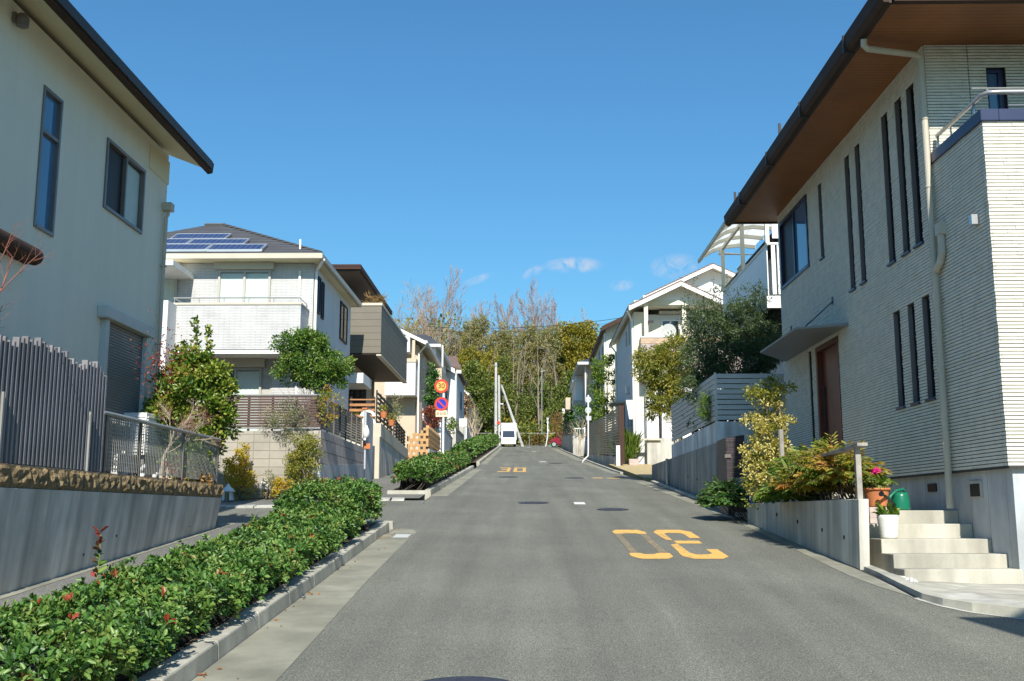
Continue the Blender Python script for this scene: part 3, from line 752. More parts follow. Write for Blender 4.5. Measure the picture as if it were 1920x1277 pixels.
flat([[(2.10, 17.45), (2.24, 17.45), (2.24, 16.35), (2.14, 16.5)], [(2.24, 15.95), (2.12, 15.8), (2.10, 14.8), (2.25, 14.8)]], .004, 'road_marking', 'mark_worn')
a, b, c, d = RD(932, 885), RD(955, 885), RD(962, 885), RD(986, 885)
y0, y1 = a[1], RD(935, 877)[1]
def digits(xa, xb, n):
    W_ = xb - xa; t = W_ * .26; h = y1 - y0; s_ = h * .16
    if n == 0: return [rect(xa, xb, y0, y0 + s_), rect(xa, xb, y1 - s_, y1), rect(xa, xa + t, y0 + s_, y1 - s_), rect(xb - t, xb, y0 + s_, y1 - s_)]
    return [rect(xa, xb, y0, y0 + s_), rect(xa, xb, y1 - s_, y1), rect(xb - t, xb, y0 + s_, y1 - s_), rect(xa + t, xb - t, (y0 + y1 - s_) / 2, (y0 + y1 + s_) / 2)]
flat(digits(a[0], b[0], 3) + digits(c[0], d[0], 0), .004, 'road_marking', 'mark_worn')
p1, p2 = RD(1112, 897), RD(1160, 895)
flat([rect(p1[0], p1[0] + .35, p1[1], p1[1] + .5), rect(p1[0] + .5, p1[0] + .95, p1[1] - .2, p1[1] + .25)], .004, 'road_marking', 'mark_worn')
flat([rect(1.09, 1.34, 24.2, 24.9)], .004, 'road_marking', 'mark_white')
for px, py in ((1018, 866), (1001, 847), (992, 839)):
    q = RD(px, py); flat([rect(q[0] - .18, q[0] + .18, q[1] - .4, q[1] + .4)], .004, 'road_marking', 'mark_white')
def manhole(px, py, r, label, cat='manhole cover'):
    x, y, z = RD(px, py); t = thing('manhole_cover', label, cat, (x, y, z), 'manhole covers in the road')
    dn = Vector((0, -SL, 1)); c = Vector((x, y, z))
    MB().disc(c + dn * .003, r, dn, .008, 28).build('frame_ring', 'kerb_concrete' if r > .5 else 'black', t)
    m = MB().disc(c + dn * .006, r * .92, dn, .010, 28)
    for i in range(-3, 4):
        for j in range(-3, 4):
            if i * i + j * j < 10: m.disc(c + dn * .0115 + Vector((i * r * .24, j * r * .24, j * r * .24 * SL)), r * .07, dn, .003, 6)
    m.build('cover', 'manhole_iron', t)
manhole(1000, 943, .36, 'purplish round manhole cover left of the small white road mark')
manhole(1149, 955.5, .34, 'round iron manhole cover just beyond the large orange road numerals')
manhole(870, 1297, .4, 'dark manhole cover in the near road, cut by the bottom of the picture')
manhole(953, 894.5, .36, 'thin dark manhole cover just in front of the distant orange numerals')
manhole(1077, 896.5, .36, 'dark manhole cover up the street beside a worn orange bar')
manhole(1042, 869, .36, 'small dark manhole cover up the street beside a white dash')
manhole(971, 847.5, .36, 'far dark manhole cover close to the truck at the top of the street')

# litter of dead leaves along the left gutter and kerb
g = np.random.default_rng(17); n = 60
y = g.uniform(6, 26, n); y = np.concatenate([y[:34], g.uniform(7.3, 7.6, 7), g.uniform(11, 11.3, 3), g.uniform(16.4, 17, 6)]); n = len(y)
x = np.array([lerp(XL, v) for v in y]) + g.exponential(.08, n) + .01
P = np.stack([x, y, np.array([zg(v) for v in y]) + .012], 1); D = np.stack([g.normal(0, 1, n), g.normal(0, 1, n), g.normal(0, .12, n)], 1)
props(leaves('dead_leaves', P, D, .04, .022, 'leaf_orange', None, (-2, 12, 1), seed=171, spread=.05), kind='stuff')

# ------------------------------------------------------------------ left: cream stucco house, its wall, fence and garden
WX = -6.5
H = thing('stucco_house', 'cream stucco house with dark gutter, tall slim window and grey roller shutter', 'house', (-9, 12, 1.9))
m = MB(); YB = 18.2
hl = [(13.3, 13.88, 5.42, 7.39), (15.45, 17.07, 6.32, 7.44), (15.72, 17.40, 2.3, 4.62)]
holed(m, 'X', WX, 1, 3.0, YB, 1.9, 8.1, hl, .1)
m.poly([(WX, YB, 1.9), (-15, YB, 1.9), (-15, YB, 9.4), (-10.8, YB, 9.8), (WX, YB, 8.1)])
m.poly([(WX, 3, 1.9), (WX, 3, 8.1), (-10.8, 3, 9.8), (-15, 3, 8.1), (-15, 3, 1.9)])
m.box(-15, WX - .101, 3.01, YB - .01, 1.9, 8.0)
m.build('wall', 'stucco_cream', H)
# roof slopes down towards the street
ex, ez, sl = -5.95, 8.0, .40
def rz(x): return ez + (ex - x) * sl
m = MB().prism([(ex, ez + .02), (ex, ez + .17), (-10.8, rz(-10.8) + .17), (-10.8, rz(-10.8) + .02)], 1, 2.0, 18.62)
m.prism([(-10.8, rz(-10.8) + .02), (-10.8, rz(-10.8) + .17), (-16, rz(-10.8) - 5.2 * sl + .17), (-16, rz(-10.8) - 5.2 * sl + .02)], 1, 2.0, 18.62)
rf = m.build('roof', 'roof_darkbrown', H)
MB().prism([(ex + .01, ez - .03), (ex + .01, ez + .018), (WX - .3, rz(WX - .3) + .018), (WX - .3, rz(WX - .3) - .03)], 1, 2.0, 18.56).build('soffit', 'cream_soffit', rf)
MB().prism([(ex + .0, ez - .06), (ex + .03, ez - .10), (ex + .12, ez - .08), (ex + .14, ez + .10), (ex + .02, ez + .16)], 1, 1.9, 18.66).build('gutter', 'brown_metal', rf, bevel=.01)
MB().prism([(ex + .13, ez - .05), (ex + .16, ez - .05), (ex + .165, ez + .09), (ex + .135, ez + .09)], 1, 1.9, 18.5).build('gutter_lip', 'dark_metal', rf)
MB().box(WX - .35, WX + .025, 17.25, 18.215, 7.55, 7.98).build('eave_block', 'cream_soffit', rf, bevel=.01)
window(H, 'X', WX - .06, 1, 13.3, 13.88, 5.42, 7.39, 'bronze_frame', 'glass_blue', 1, (6.78,), .05, .08)
window(H, 'X', WX - .06, 1, 15.45, 17.07, 6.32, 7.44, 'bronze_frame', ('black', 'glass_clear'), 2, (), .05, .09, curtain=True)
m = MB().pb('X', WX, 1, 15.5, 17.5, 4.62, 4.80, 0, .16)
sb = m.build('shutter_box', 'slat_alu', H, bevel=.015)
for a_, b_ in ((15.66, 15.78), (17.36, 17.46)): MB().pb('X', WX, 1, a_, b_, 2.2, 4.615, 0, .1).build('shutter_rail', 'slat_alu', H, bevel=.005)
MB().pb('X', WX, 1, 15.785, 17.355, 2.25, 4.615, -.06, .03).build('roller_shutter', 'shutter', H)
m = MB().tube([(WX + .09, 18.06, 7.05), (WX + .09, 18.06, 6.95), (WX + .06, 18.06, 6.9), (WX + .06, 18.06, 2.0)], .035, 10)
m.box(WX + .005, WX + .17, 17.97, 18.15, 7.02, 7.16)
for z in (3.2, 4.6, 6.0): m.box(WX + .003, WX + .105, 18.01, 18.11, z, z + .03)
m.build('downpipe', 'beige_trim', H)
q = AX(40, 36, WX + .1)
m = MB().box(WX + .002, WX + .05, q[1] - .05, q[1] + .05, q[2] - .04, q[2] + .08).lathe((WX + .12, q[1], q[2] - .1), [(.03, -.02), (.075, 0), (.08, .1), (.06, .16), (.02, .18)], 14)
m.build('security_light', 'bronze_frame', H)
# bay with a half-round gutter at the near end
m = MB().box(WX + .001, -5.65, 7.5, 11.42, 2.0, 4.46)
by = m.build('bay', 'stucco_cream', H, bevel=.01)
MB().tube([(-5.58, 7.3, 4.56), (-5.58, 11.52, 4.56)], .10, 20).build('bay_gutter', 'brown_metal', by, smooth=False)
MB().prism([(-6.49, 4.463), (-5.6, 4.463), (-5.6, 4.52), (-6.49, 4.75)], 1, 7.4, 11.48).build('bay_roof', 'roof_darkbrown', by)
# retaining wall
GW = thing('retaining_wall', 'grey stained concrete retaining wall with drain holes and split-stone cap, behind the near hedge', 'retaining wall', (-5.3, 8, zg(8)))
fx = -5.0
m = MB(); ys_ = [-8.0, 9.42, 12.6, 16.2, 17.35]
for a, b in zip(ys_, ys_[1:]):
    m.hexa([(fx - .06 - .25, a, zg(a) - .1), (fx - .13, a, zg(a) - .1), (fx - .13, b - .012, zg(b) - .1), (fx - .31, b - .012, zg(b) - .1)],
           [(fx - .31, a, 1.935), (fx - .01, a, 1.935), (fx - .01, b - .012, 1.935), (fx - .31, b - .012, 1.935)])
m.box(fx - .30, fx - .15, -8, 17.3, .0, 1.93)
m.build('wall', 'concrete_dark', GW, bevel=.006)
g = np.random.default_rng(5); V, F = [], []
y = -1.0
mcap = MB()
while y < 17.3:
    Ls = g.choice([.2, .3, .4]); e = min(y + Ls, 17.36); ny, nz = max(3, int(Ls / .05)), 5
    i0 = len(V)
    for i in range(ny + 1):
        for j in range(nz + 1):
            yy = y + .006 + (e - y - .012) * i / ny; zz = 1.945 + .215 * j / nz
            ed = 0 if i in (0, ny) or j in (0, nz) else 1
            V.append((fx + (-.02 + g.normal(0, .004)) + ed * (.026 + g.normal(0, .010)), yy, zz))
    for i in range(ny):
        for j in range(nz):
            a = i0 + i * (nz + 1) + j; F.append((a, a + nz + 1, a + nz + 2, a + 1))
    mcap.box(fx - .28, fx - .0125, y + .004, e - .004, 1.94, 2.16)
    y = e
i0 = len(mcap.v); mcap.v += V; mcap.f += [tuple(i0 + q for q in f) for f in F]
mcap.build('stone_cap', 'split_stone', GW)
for px, py in [(5, 1082), (83, 1045), (158, 1038), (217, 1003), (270, 1002), (313, 1000), (355, 985), (388, 980)]:
    x, y, z = AX(px, py, -5.08); t_ = (z - zg(y)) / (1.935 - zg(y)); xs_ = fx - .13 + .12 * max(0, min(1, t_))
    m = MB().tube([(xs_ - .03, y, z), (xs_ + .006, y, z)], .036, 14)
    h = m.build('drain_hole', 'concrete_pale', GW)
    MB().disc((xs_ + .007, y, z), .027, (1, 0, 0), .004, 14).build('drain_opening', 'black', h)
# the raised garden
struct('garden_soil', MB().box(-6.5, -5.29, -6, 18.1, 1.0, 2.12), 'soil')
# vertical slat fence
FN = thing('slat_fence', 'blue-grey fence of close vertical slats with a jagged top line', 'fence', (-5.12, 10, 2.16))
m = MB(); y = 6.5; i = 0
prof = [(6.5, 3.5), (9.0, 3.44), (9.85, 3.36), (10.25, 3.4), (10.5, 3.47), (10.75, 3.49), (11.0, 3.44), (11.3, 3.46), (11.55, 3.38), (11.8, 3.36), (12.0, 3.44), (12.2, 3.46), (12.45, 3.36), (12.6, 3.3)]
while y < 12.5:
    z = lerp(prof, y) + rnd.uniform(-.03, .03); m.box(-5.14, -5.07, y, y + .042, 2.175, z); y += .092; i += 1
m.build('slats', 'slat_grey', FN, bevel=.003)
m = MB().box(-5.18, -5.132, 6.4, 12.55, 2.35, 2.40).box(-5.18, -5.132, 6.4, 12.55, 3.1, 3.15); m.build('rail', 'slat_grey', FN)
for y in (8.4, 10.0, 12.05): MB().box(-5.068, -5.045, y, y + .03, 2.165, 2.85).build('post', 'galv', FN)
# wire mesh fence
FM = thing('mesh_fence', 'low grey wire mesh fence with top rail on the split-stone wall', 'fence', (-5.1, 15, 2.16))
m = MB(); y = 12.56
while y < 17.28: m.tube([(-5.09, y, 2.2), (-5.09, y, 2.86)], .0055, 4, False); y += .06
for z in [2.22 + .1 * i for i in range(7)]: m.tube([(-5.095, 12.5, z), (-5.095, 17.3, z)], .005, 4, False)
m.build('mesh', 'galv', FM)
MB().tube([(-5.09, 12.5, 2.885), (-5.09, 17.36, 2.885)], .028, 8).build('top_rail', 'galv', FM)
for y in (12.6, 13.75, 15.5, 17.25): MB().box(-5.12, -5.075, y, y + .045, 2.165, 2.87).build('post', 'slat_dark', FM)
FL = thing('lattice_panel', 'grey square lattice panel behind the mesh fence, in front of the roller shutter', 'fence', (-5.2, 13, 2.16))
m = MB()
for i in range(15): m.box(-5.21, -5.196, 12.56 + i * .078, 12.578 + i * .078, 2.2, 2.86)
for i in range(13): m.box(-5.195, -5.185, 12.55, 13.7, 2.23 + i * .05, 2.245 + i * .05)
m.build('lattice', 'galv', FL)
# things in the garden
AC = thing('air_conditioner', 'white louvred outdoor air conditioner against the cream house', 'air conditioner', (-6.2, 17.2, 2.12))
MB().box(-6.48, -6.1, 16.72, 17.5, 2.6, 3.28).build('casing', 'white_trim', AC, bevel=.01)
m = MB()
for i in range(13): m.box(-6.098, -6.08, 16.76, 17.46, 2.65 + i * .046, 2.668 + i * .046)
m.box(-6.45, -6.12, 16.71, 16.719, 2.64, 3.24)
for i in range(13): m.box(-6.46, -6.12, 16.695, 16.709, 2.65 + i * .046, 2.668 + i * .046)
m.build('grille', 'white_paint', AC)
m = MB().box(-6.4, -6.3, 16.8, 17.4, 2.1, 2.598).box(-6.22, -6.14, 16.8, 17.4, 2.1, 2.598); m.build('stand', 'galv', AC)
props(MB().box(-6.15, -5.78, 17.62, 17.66, 2.12, 3.35).box(-6.13, -6.09, 17.58, 17.619, 2.12, 3.35).build('timber_screen', 'tan_wall', None, (-6, 17.6, 2.12), bevel=.005), 'plain tan board screen beside the white air conditioner', 'screen')
def ornament(name, label, x, y, z, s):
    m = MB()
    for c, r in (((x, y, z + .10 * s), (.11, .13, .1)), ((x, y - .02 * s, z + .24 * s), (.08, .09, .08)), ((x + .02, y + .08 * s, z + .31 * s), (.05, .05, .06))):
        pr = [(max(.004, math.sin(math.pi * i / 8)) * r[0] * s, -math.cos(math.pi * i / 8) * r[2] * s) for i in range(9)]; m.lathe(c, pr, 14)
    props(m.build(name, 'statue', None, (x, y, z), smooth=True), label, 'garden ornament')
q = AY(258, 890, 13.8)
ornament('garden_statue', 'larger white stone garden ornament behind the mesh fence', -5.28, 13.62, 2.12, 1.05)
ornament('garden_statue', 'smaller white garden ornament right of the larger one', -5.24, 14.25, 2.12, .62)
ornament('garden_statue', 'small white stone furthest right behind the mesh fence', -5.22, 14.75, 2.1, .42)
g = np.random.default_rng(9); Ps, Ds = [], []
for px, y0_, y1_ in ((368, 690, 597), (392, 700, 612), (330, 715, 650), (345, 700, 640)):
    for i in range(120):
        f = g.uniform(0, 1); q = AY(px + g.normal(0, 3.5 * (1.2 - f) + 1.5), y0_ + (y1_ - y0_) * f, 17.5 + g.normal(0, .05)); Ps.append(q); Ds.append((g.normal(0, .6), g.normal(0, .6), .7))
EXTRA = (np.array(Ps), np.array(Ds))
shrub('evergreen_tree', 'dense glossy evergreen with yellowish new tips behind the mesh fence', 'tree', (-5.62, 17.4, 2.1), (-5.6, 17.6, 3.36), (.68, .6, 1.08), 'leaf_glossy', 11500, 110, .22, .085, .045, 3, nst=5, sr=.03, extra=EXTRA)
g = np.random.default_rng(9)
t = thing('bare_shrub', 'leafless pale-limbed shrub behind the mesh fence, red twigs at its top', 'shrub', (-5.42, 15.6, 2.1))
L = grow((-5.42, 15.6, 2.05), (-.06, .05, 1), .95, .034, (5, 5, 5, 5), .62, .72, .12, .15, 21, .4, .62, .45)
branches('branches', L[:4], 'bark_pale', t, 6); branches('twigs', L[4:], 'twig_red', t, 4)
g = np.random.default_rng(92); Ps = []
for i in range(420): Ps.append(AY(g.normal(305, 24), g.normal(680, 30), 16 + g.normal(0, .2)))
leaves('red_leaves', np.array(Ps), np.tile([0., 0, -.2], (420, 1)), .05, .02, 'leaf_red', t, seed=93, spread=.8)
t = thing('red_twig_shrub', 'bare shrub of thin red twigs at the left edge above the slat fence', 'shrub', (-5.36, 9.9, 2.1))
L = grow((-5.36, 9.9, 2.1), (.05, .12, 1), 2.1, .032, (9, 6, 4), .75, .42, .2, .08, 31, .5, .5, .3)
branches('twigs', L, 'twig_red', t, 5)
shrub('flowering_plant', 'low plant with faded pink blooms spilling over the stone cap', 'plant', (-5.15, 16.7, 2.1), (-5.08, 16.6, 2.24), (.1, .25, .1), 'leaf_brown', 220, 14, .06, .06, .04, 5, nst=2, sr=.006)
shrub('red_flower_plant', 'small leafy plant with red blooms inside the mesh fence', 'plant', (-5.35, 15.8, 2.1), (-5.3, 15.9, 2.35), (.14, .3, .2), 'leaf_red', 160, 12, .08, .05, .03, 6, nst=3, sr=.006)
shrub('low_evergreen', 'small leafy green plant inside the far end of the mesh fence', 'plant', (-5.35, 16.9, 2.1), (-5.32, 16.8, 2.5), (.15, .35, .32), 'leaf_glossy', 600, 22, .12, .07, .035, 8, nst=3, sr=.01)
# ---- hedges
def hedge(name, label, y0, y1, xa, xb, top, n, L, Wd, seed, red=True, core=True, group=None, leafc='leaf_hedge'):
    g = np.random.default_rng(seed); xm = (xa + xb) / 2
    t = thing(name, label, 'hedge', (xm, (y0 + y1) / 2, zg((y0 + y1) / 2)), group)
    hw = (xb - xa) / 2
    def surf(n, dep):
        y = g.uniform(y0, y1, n); en = g.uniform(0, 1, n) < min(.25, 1.2 / (y1 - y0)); y = np.where(en, np.where(g.uniform(0, 1, n) < .6, y0 + g.exponential(.1, n), y1 - g.exponential(.1, n)), y); y = np.clip(y, y0, y1); th = g.uniform(-.12, 1.12, n) * math.pi
        inw = g.exponential(dep, n) if dep > 0 else np.zeros(n)
        wob = .08 * np.sin(y * 3.1 + th * 2) + .06 * np.sin(y * 7.3 - th * 3.3) + .05 * np.sin(y * 15 + th * 7) + .035 * np.sin(y * 31 - th * 13)
        cx, sx = np.cos(th), np.sin(th)
        e = .62
        ux = np.sign(cx) * np.abs(cx) ** e; uz = np.sign(sx) * np.abs(sx) ** e
        endf = np.clip(np.minimum(y - y0, y1 - y) / .28, 0.02, 1) ** .45
        ht = np.array([lerp(top, yy) for yy in y])
        sc = (1 + wob) * endf
        x = xm + ux * (hw * sc - inw); z = zg(y) + .16 + (ht - .16) * .5 + uz * ((ht - .16) * .5 * (1 + wob * .9) * (.35 + .65 * endf) - inw * .8)
        z = np.maximum(z, zg(y) + .10 + g.uniform(0, .1, n))
        P = np.stack([x, y, z], 1); D = np.stack([ux * .9, np.zeros(n), uz * .8 + .35], 1)
        cl = .5 + .25 * np.sin(y * 4.3 + x * 5) + .25 * np.sin(y * 11 + z * 9 + x * 3)
        return P, D, np.clip(cl * .55 + g.uniform(0, .5, n), 0, 1)
    def rosettes(n, dep, kk, lift, jit):
        P, D, ti = surf(max(12, n // kk), dep)
        A = D + g.normal(0, .35, D.shape); A[:, 2] += .45; A /= np.linalg.norm(A, axis=1)[:, None]
        M_ = len(P); rad = g.normal(0, 1, (M_, kk, 3)); rad -= A[:, None] * (rad * A[:, None]).sum(2)[..., None]; rad /= np.linalg.norm(rad, axis=2)[..., None] + 1e-9
        out = rad * g.uniform(.5, 1.25, (M_, kk, 1)) + A[:, None] * lift
        Q = P[:, None] + A[:, None] * (g.uniform(-jit, jit, (M_, kk, 1)) + (g.uniform(0, 1, (M_, 1, 1)) ** 6) * .09) + rad * .006
        tt = np.clip(ti[:, None] * .8 + g.uniform(-.1, .35, (M_, kk)), 0, 1)
        return Q.reshape(-1, 3), out.reshape(-1, 3), tt.reshape(-1)
    P, D, ti = rosettes(n, .055, 9, .55, .03); ti = ti * .72
    if red:
        P2, D2, t2 = rosettes(max(36, n // 170), -.0, 6, 1.1, .02)
        P = np.concatenate([P, P2 + np.array([0, 0, .02])]); D = np.concatenate([D, D2]); ti = np.concatenate([ti, .84 + .16 * t2])
    leaves('foliage', P, D, L, Wd, leafc, t, tint=ti, spread=.12, seed=seed, six=L > .035)
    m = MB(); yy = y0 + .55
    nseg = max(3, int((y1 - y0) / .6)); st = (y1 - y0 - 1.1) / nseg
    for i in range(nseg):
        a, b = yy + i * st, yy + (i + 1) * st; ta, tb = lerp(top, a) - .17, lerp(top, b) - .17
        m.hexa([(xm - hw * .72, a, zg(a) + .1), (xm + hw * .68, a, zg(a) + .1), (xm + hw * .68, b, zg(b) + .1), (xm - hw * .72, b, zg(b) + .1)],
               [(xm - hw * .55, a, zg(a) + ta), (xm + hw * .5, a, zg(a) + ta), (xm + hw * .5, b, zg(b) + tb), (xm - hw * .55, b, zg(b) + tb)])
    m.build('shade_core', 'core_shade', t)  # solid dark block added so gaps between leaves look shaded
    P = []; R = []
    for i in range(int((y1 - y0) * 26)):
        y = g.uniform(y0 + .1, y1 - .1); sgn = g.choice([-1, 1]); x0_ = xm + g.uniform(-.5, .5) * hw; x1_ = xm + sgn * hw * g.uniform(.5, .9); h = lerp(top, y) * g.uniform(.5, .95)
        P.append([(x0_, y, zg(y) + .09), ((x0_ + x1_) / 2, y + .03, zg(y) + h * .5), (x1_, y + .05, zg(y) + h)]); R.append([.007, .005, .003])
    V, F = tubes(np.array(P), np.array(R), 4); npmesh('stems', V, F, 4, 'bark', t)
    return t
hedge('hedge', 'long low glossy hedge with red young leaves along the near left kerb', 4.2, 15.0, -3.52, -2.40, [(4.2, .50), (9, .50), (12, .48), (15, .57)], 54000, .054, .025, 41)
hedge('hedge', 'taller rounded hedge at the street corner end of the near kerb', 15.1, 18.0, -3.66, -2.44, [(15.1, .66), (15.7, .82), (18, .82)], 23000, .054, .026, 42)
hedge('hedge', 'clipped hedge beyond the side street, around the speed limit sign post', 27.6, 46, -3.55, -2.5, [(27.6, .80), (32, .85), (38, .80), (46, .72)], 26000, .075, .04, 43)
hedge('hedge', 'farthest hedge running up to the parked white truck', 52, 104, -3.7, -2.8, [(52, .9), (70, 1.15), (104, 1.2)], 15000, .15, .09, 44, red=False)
t = thing('hedge_shoot', 'single tall shoot with bronze leaves rising from the low near hedge', 'plant', (-3.45, 9.25, zg(9.25) + .4))
q = AY(185, 1035, 8.6)
MB().tube([(q[0], 8.6, zg(8.6) + .3), (q[0] + .01, 8.6, q[2] + .14)], .006, 5).build('stem', 'stem_green', t)
g = np.random.default_rng(3); f = np.sort(g.uniform(0, 1, 26)); P = np.stack([np.full(26, q[0]), np.full(26, 8.6), q[2] - .2 + .36 * f], 1)
an = g.uniform(0, 6.28, 26); D = np.stack([np.cos(an), np.sin(an), np.full(26, .6)], 1)
leaves('leaves', P[:17], D[:17], .085, .036, 'leaf_hedge', t, spread=.15); leaves('bronze_leaves', P[17:], D[17:], .095, .035, 'leaf_red', t, spread=.15)

# ------------------------------------------------------------------ left: white tiled house with solar panels
H = thing('tiled_house', 'white tiled two-storey house with solar panels on a dark hip roof', 'house', (-9.8, 32, 3.4))
FY, SX = 30.0, PXY(583, 30.0)
LX = -13.4
zE = PZ(484, 29.45, 598)                     # eave
bz0, bz1 = PZ(663, 28.9, 440), PZ(572, 28.9, 440)
backY = SX * FPX / (652 - 988)
uw = (PXY(402, FY), PXY(502, FY), bz1 - .5, PZ(507, FY, 450))
lw = (PXY(303, FY), PXY(325, FY), bz1 - .5, PZ(512, FY, 310))
gw = (PXY(425, FY), PXY(492, FY), 3.5, PZ(690, FY, 450))
m = MB(); m.box(LX, SX - .001, FY + .001, backY, 2.4, zE - .02)
m.build('wall', 'white_wall', H)
m = MB().poly([(LX, FY - .012, 5.6), (SX, FY - .012, 5.6), (SX, FY - .012, zE - .02), (LX, FY - .012, zE - .02)]); m.poly([(SX, FY - .012, 5.6), (SX, FY + .3, 5.6), (SX, FY + .3, zE - .02), (SX, FY - .012, zE - .02)])
m.build('tiled_front', 'tile_white', H)
m = MB().pb('Y', FY, -1, LX, SX, 2.6, 5.98, .002, .01); m.build('ground_floor_front', 'grey_trim', H)
window(H, 'Y', FY - .014, -1, uw[0], uw[1], uw[2], uw[3], 'grey_trim', 'glass_clear', 2, (), .07, .07, curtain=True)
MB().pb('Y', FY, -1, uw[0] - .1, uw[1] + .1, uw[3] + .005, PZ(489, FY, 450) - .02, .0, .2).build('shutter_box', 'beige_trim', H, bevel=.012)
window(H, 'Y', FY - .014, -1, lw[0] - .9, lw[1], lw[2], lw[3], 'grey_trim', 'glass_clear', 2, (), .07, .07, curtain=True)
MB().pb('Y', FY, -1, lw[0] - 1, lw[1] + .08, lw[3] + .005, lw[3] + .28, .0, .2).build('shutter_box', 'beige_trim', H, bevel=.012)
window(H, 'Y', FY - .014, -1, gw[0] - .5, gw[1], 3.5, gw[3], 'grey_trim', ('glass_dark', 'glass_clear'), 2, (), .07, .07, curtain=True)
MB().pb('Y', FY, -1, gw[0] - .7, gw[1] + .1, gw[3] + .005, gw[3] + .33, .012, .22).build('shutter_box', 'beige_trim', H, bevel=.012)
MB().pb('Y', FY, -1, gw[1] + .25, SX - .3, 3.5, gw[3] + .1, .012, .05).build('shutter_case', 'grey_trim', H)
MB().pb('Y', FY, -1, gw[1] + .3, SX - .05, 2.9, gw[3] - .2, .052, .06).build('louvre_panel', 'tile_white', H)
# balcony
bx0, bx1 = PXY(313, 28.9), PXY(560, 28.9)
m = MB().box(bx0, bx1, 28.9, 29.02, bz0 + .12, bz1).box(bx0, bx0 + .12, 29.02, FY - .014, bz0 + .12, bz1).box(bx1 - .12, bx1, 29.02, FY - .014, bz0 + .12, bz1)
bal = m.build('balcony', 'tile_white', H)
MB().box(bx0 + .02, bx1 - .02, 28.92, FY - .014, bz0, bz0 + .118).build('balcony_floor', 'white_trim', bal)
m = MB().box(bx0 - .02, bx1 + .02, 28.88, 29.04, bz1 + .003, bz1 + .07).box(bx0 - .02, bx0 + .14, 29.043, FY - .015, bz1 + .003, bz1 + .07).box(bx1 - .14, bx1 + .02, 29.043, FY - .015, bz1 + .003, bz1 + .07)
m.build('coping', 'beige_trim', bal, bevel=.01)
m = MB().tube([(bx0 + .06, FY - .1, bz1 + .22), (bx0 + .06, 28.96, bz1 + .22), (bx1 - .06, 28.96, bz1 + .22), (bx1 - .06, FY - .05, bz1 + .22)], .02, 8)
for i in range(6): x = bx0 + .08 + (bx1 - bx0 - .16) * i / 5; m.tube([(x, 28.96, bz1 + .07), (x, 28.96, bz1 + .21)], .014, 6)
m.build('balcony_rail', 'alu', bal)
# the projecting left bay
m = MB().box(LX, PXY(313, 28.4), 28.2, 28.88, 3.0, bz1).build('bay', 'white_wall', H)
MB().box(LX, PXY(316, 28.4) + .05, 28.15, FY, zE - .5, zE - .35).build('bay_eave', 'white_trim', m)
# side windows
for px0, px1, py0, py1, g_ in ((586, 588.5, 520, 588, 'glass_blue'), (594, 598, 530, 598, 'glass_blue'), (631, 644, 571, 641, 'glass_dark')):
    ya, yb = SX * FPX / (px0 - 988), SX * FPX / (px1 - 988)
    if yb - ya < .3: yb = ya + .38
    window(H, 'X', SX, 1, ya, yb, PZ(py1, (ya + yb) / 2, 640), PZ(py0, (ya + yb) / 2, 640), 'dark_metal', g_, 2 if yb - ya > .6 else 1, (), .05, .05)
MB().tube([(PXY(557, FY), FY - .06, PZ(508, FY)), (PXY(557, FY), FY - .06, 3.6)], .04, 8).build('downpipe', 'white_trim', H)
m = MB().tube([(SX + .35, 29.6, zE), (SX + .2, 29.8, zE - .16), (SX + .06, FY + .05, zE - .25), (SX + .06, FY + .05, 3.6)], .045, 10)
m.build('downpipe', 'white_trim', H)
# roof
rx1, ry0, ry1 = PXY(598, 29.4), 29.4, max(36.3, backY + .25)
z0 = zE + .14
m = MB(); slab_hip(m, LX - .6, rx1, ry0, ry1, z0, 1.86, LX + 2.9, rx1 - 4.0)
rf = m.build('roof', 'roof_grey', H)
MB().tube([(rx1 - 4.0, (ry0 + ry1) / 2, z0 + 1.87), (LX + 2.9, (ry0 + ry1) / 2, z0 + 1.87)], .07, 8).build('ridge', 'roof_grey', rf)
for x_ in (rx1,): MB().tube([(rx1 - .05, ry0 + .05, z0 + .02), (rx1 - 4.0, (ry0 + ry1) / 2, z0 + 1.88)], .055, 6).build('hip_tiles', 'roof_grey', rf)
fascia(LX - .6, rx1, ry0, ry1, z0 - .16, z0 + .01, .1).build('gutter', 'beige_trim', rf, bevel=.02)
MB().box(LX - .48, rx1 - .12, ry0 + .12, ry1 - .12, z0 - .15, z0 - .12).build('soffit', 'cream_soffit', rf)
MB().tube([(PXY(554, 29.7), 29.75, z0 + .2), (PXY(554, 29.7), 29.75, z0 + .5)], .03, 6).build('vent_pipe', 'white_trim', rf)
kk = 1.86 / ((ry1 - ry0) / 2)
def on_slope(px, py):
    d = ray(px, py); t = (z0 - kk * ry0 - EYE) / (d[2] - kk * d[1]); return d[0] * t, d[1] * t
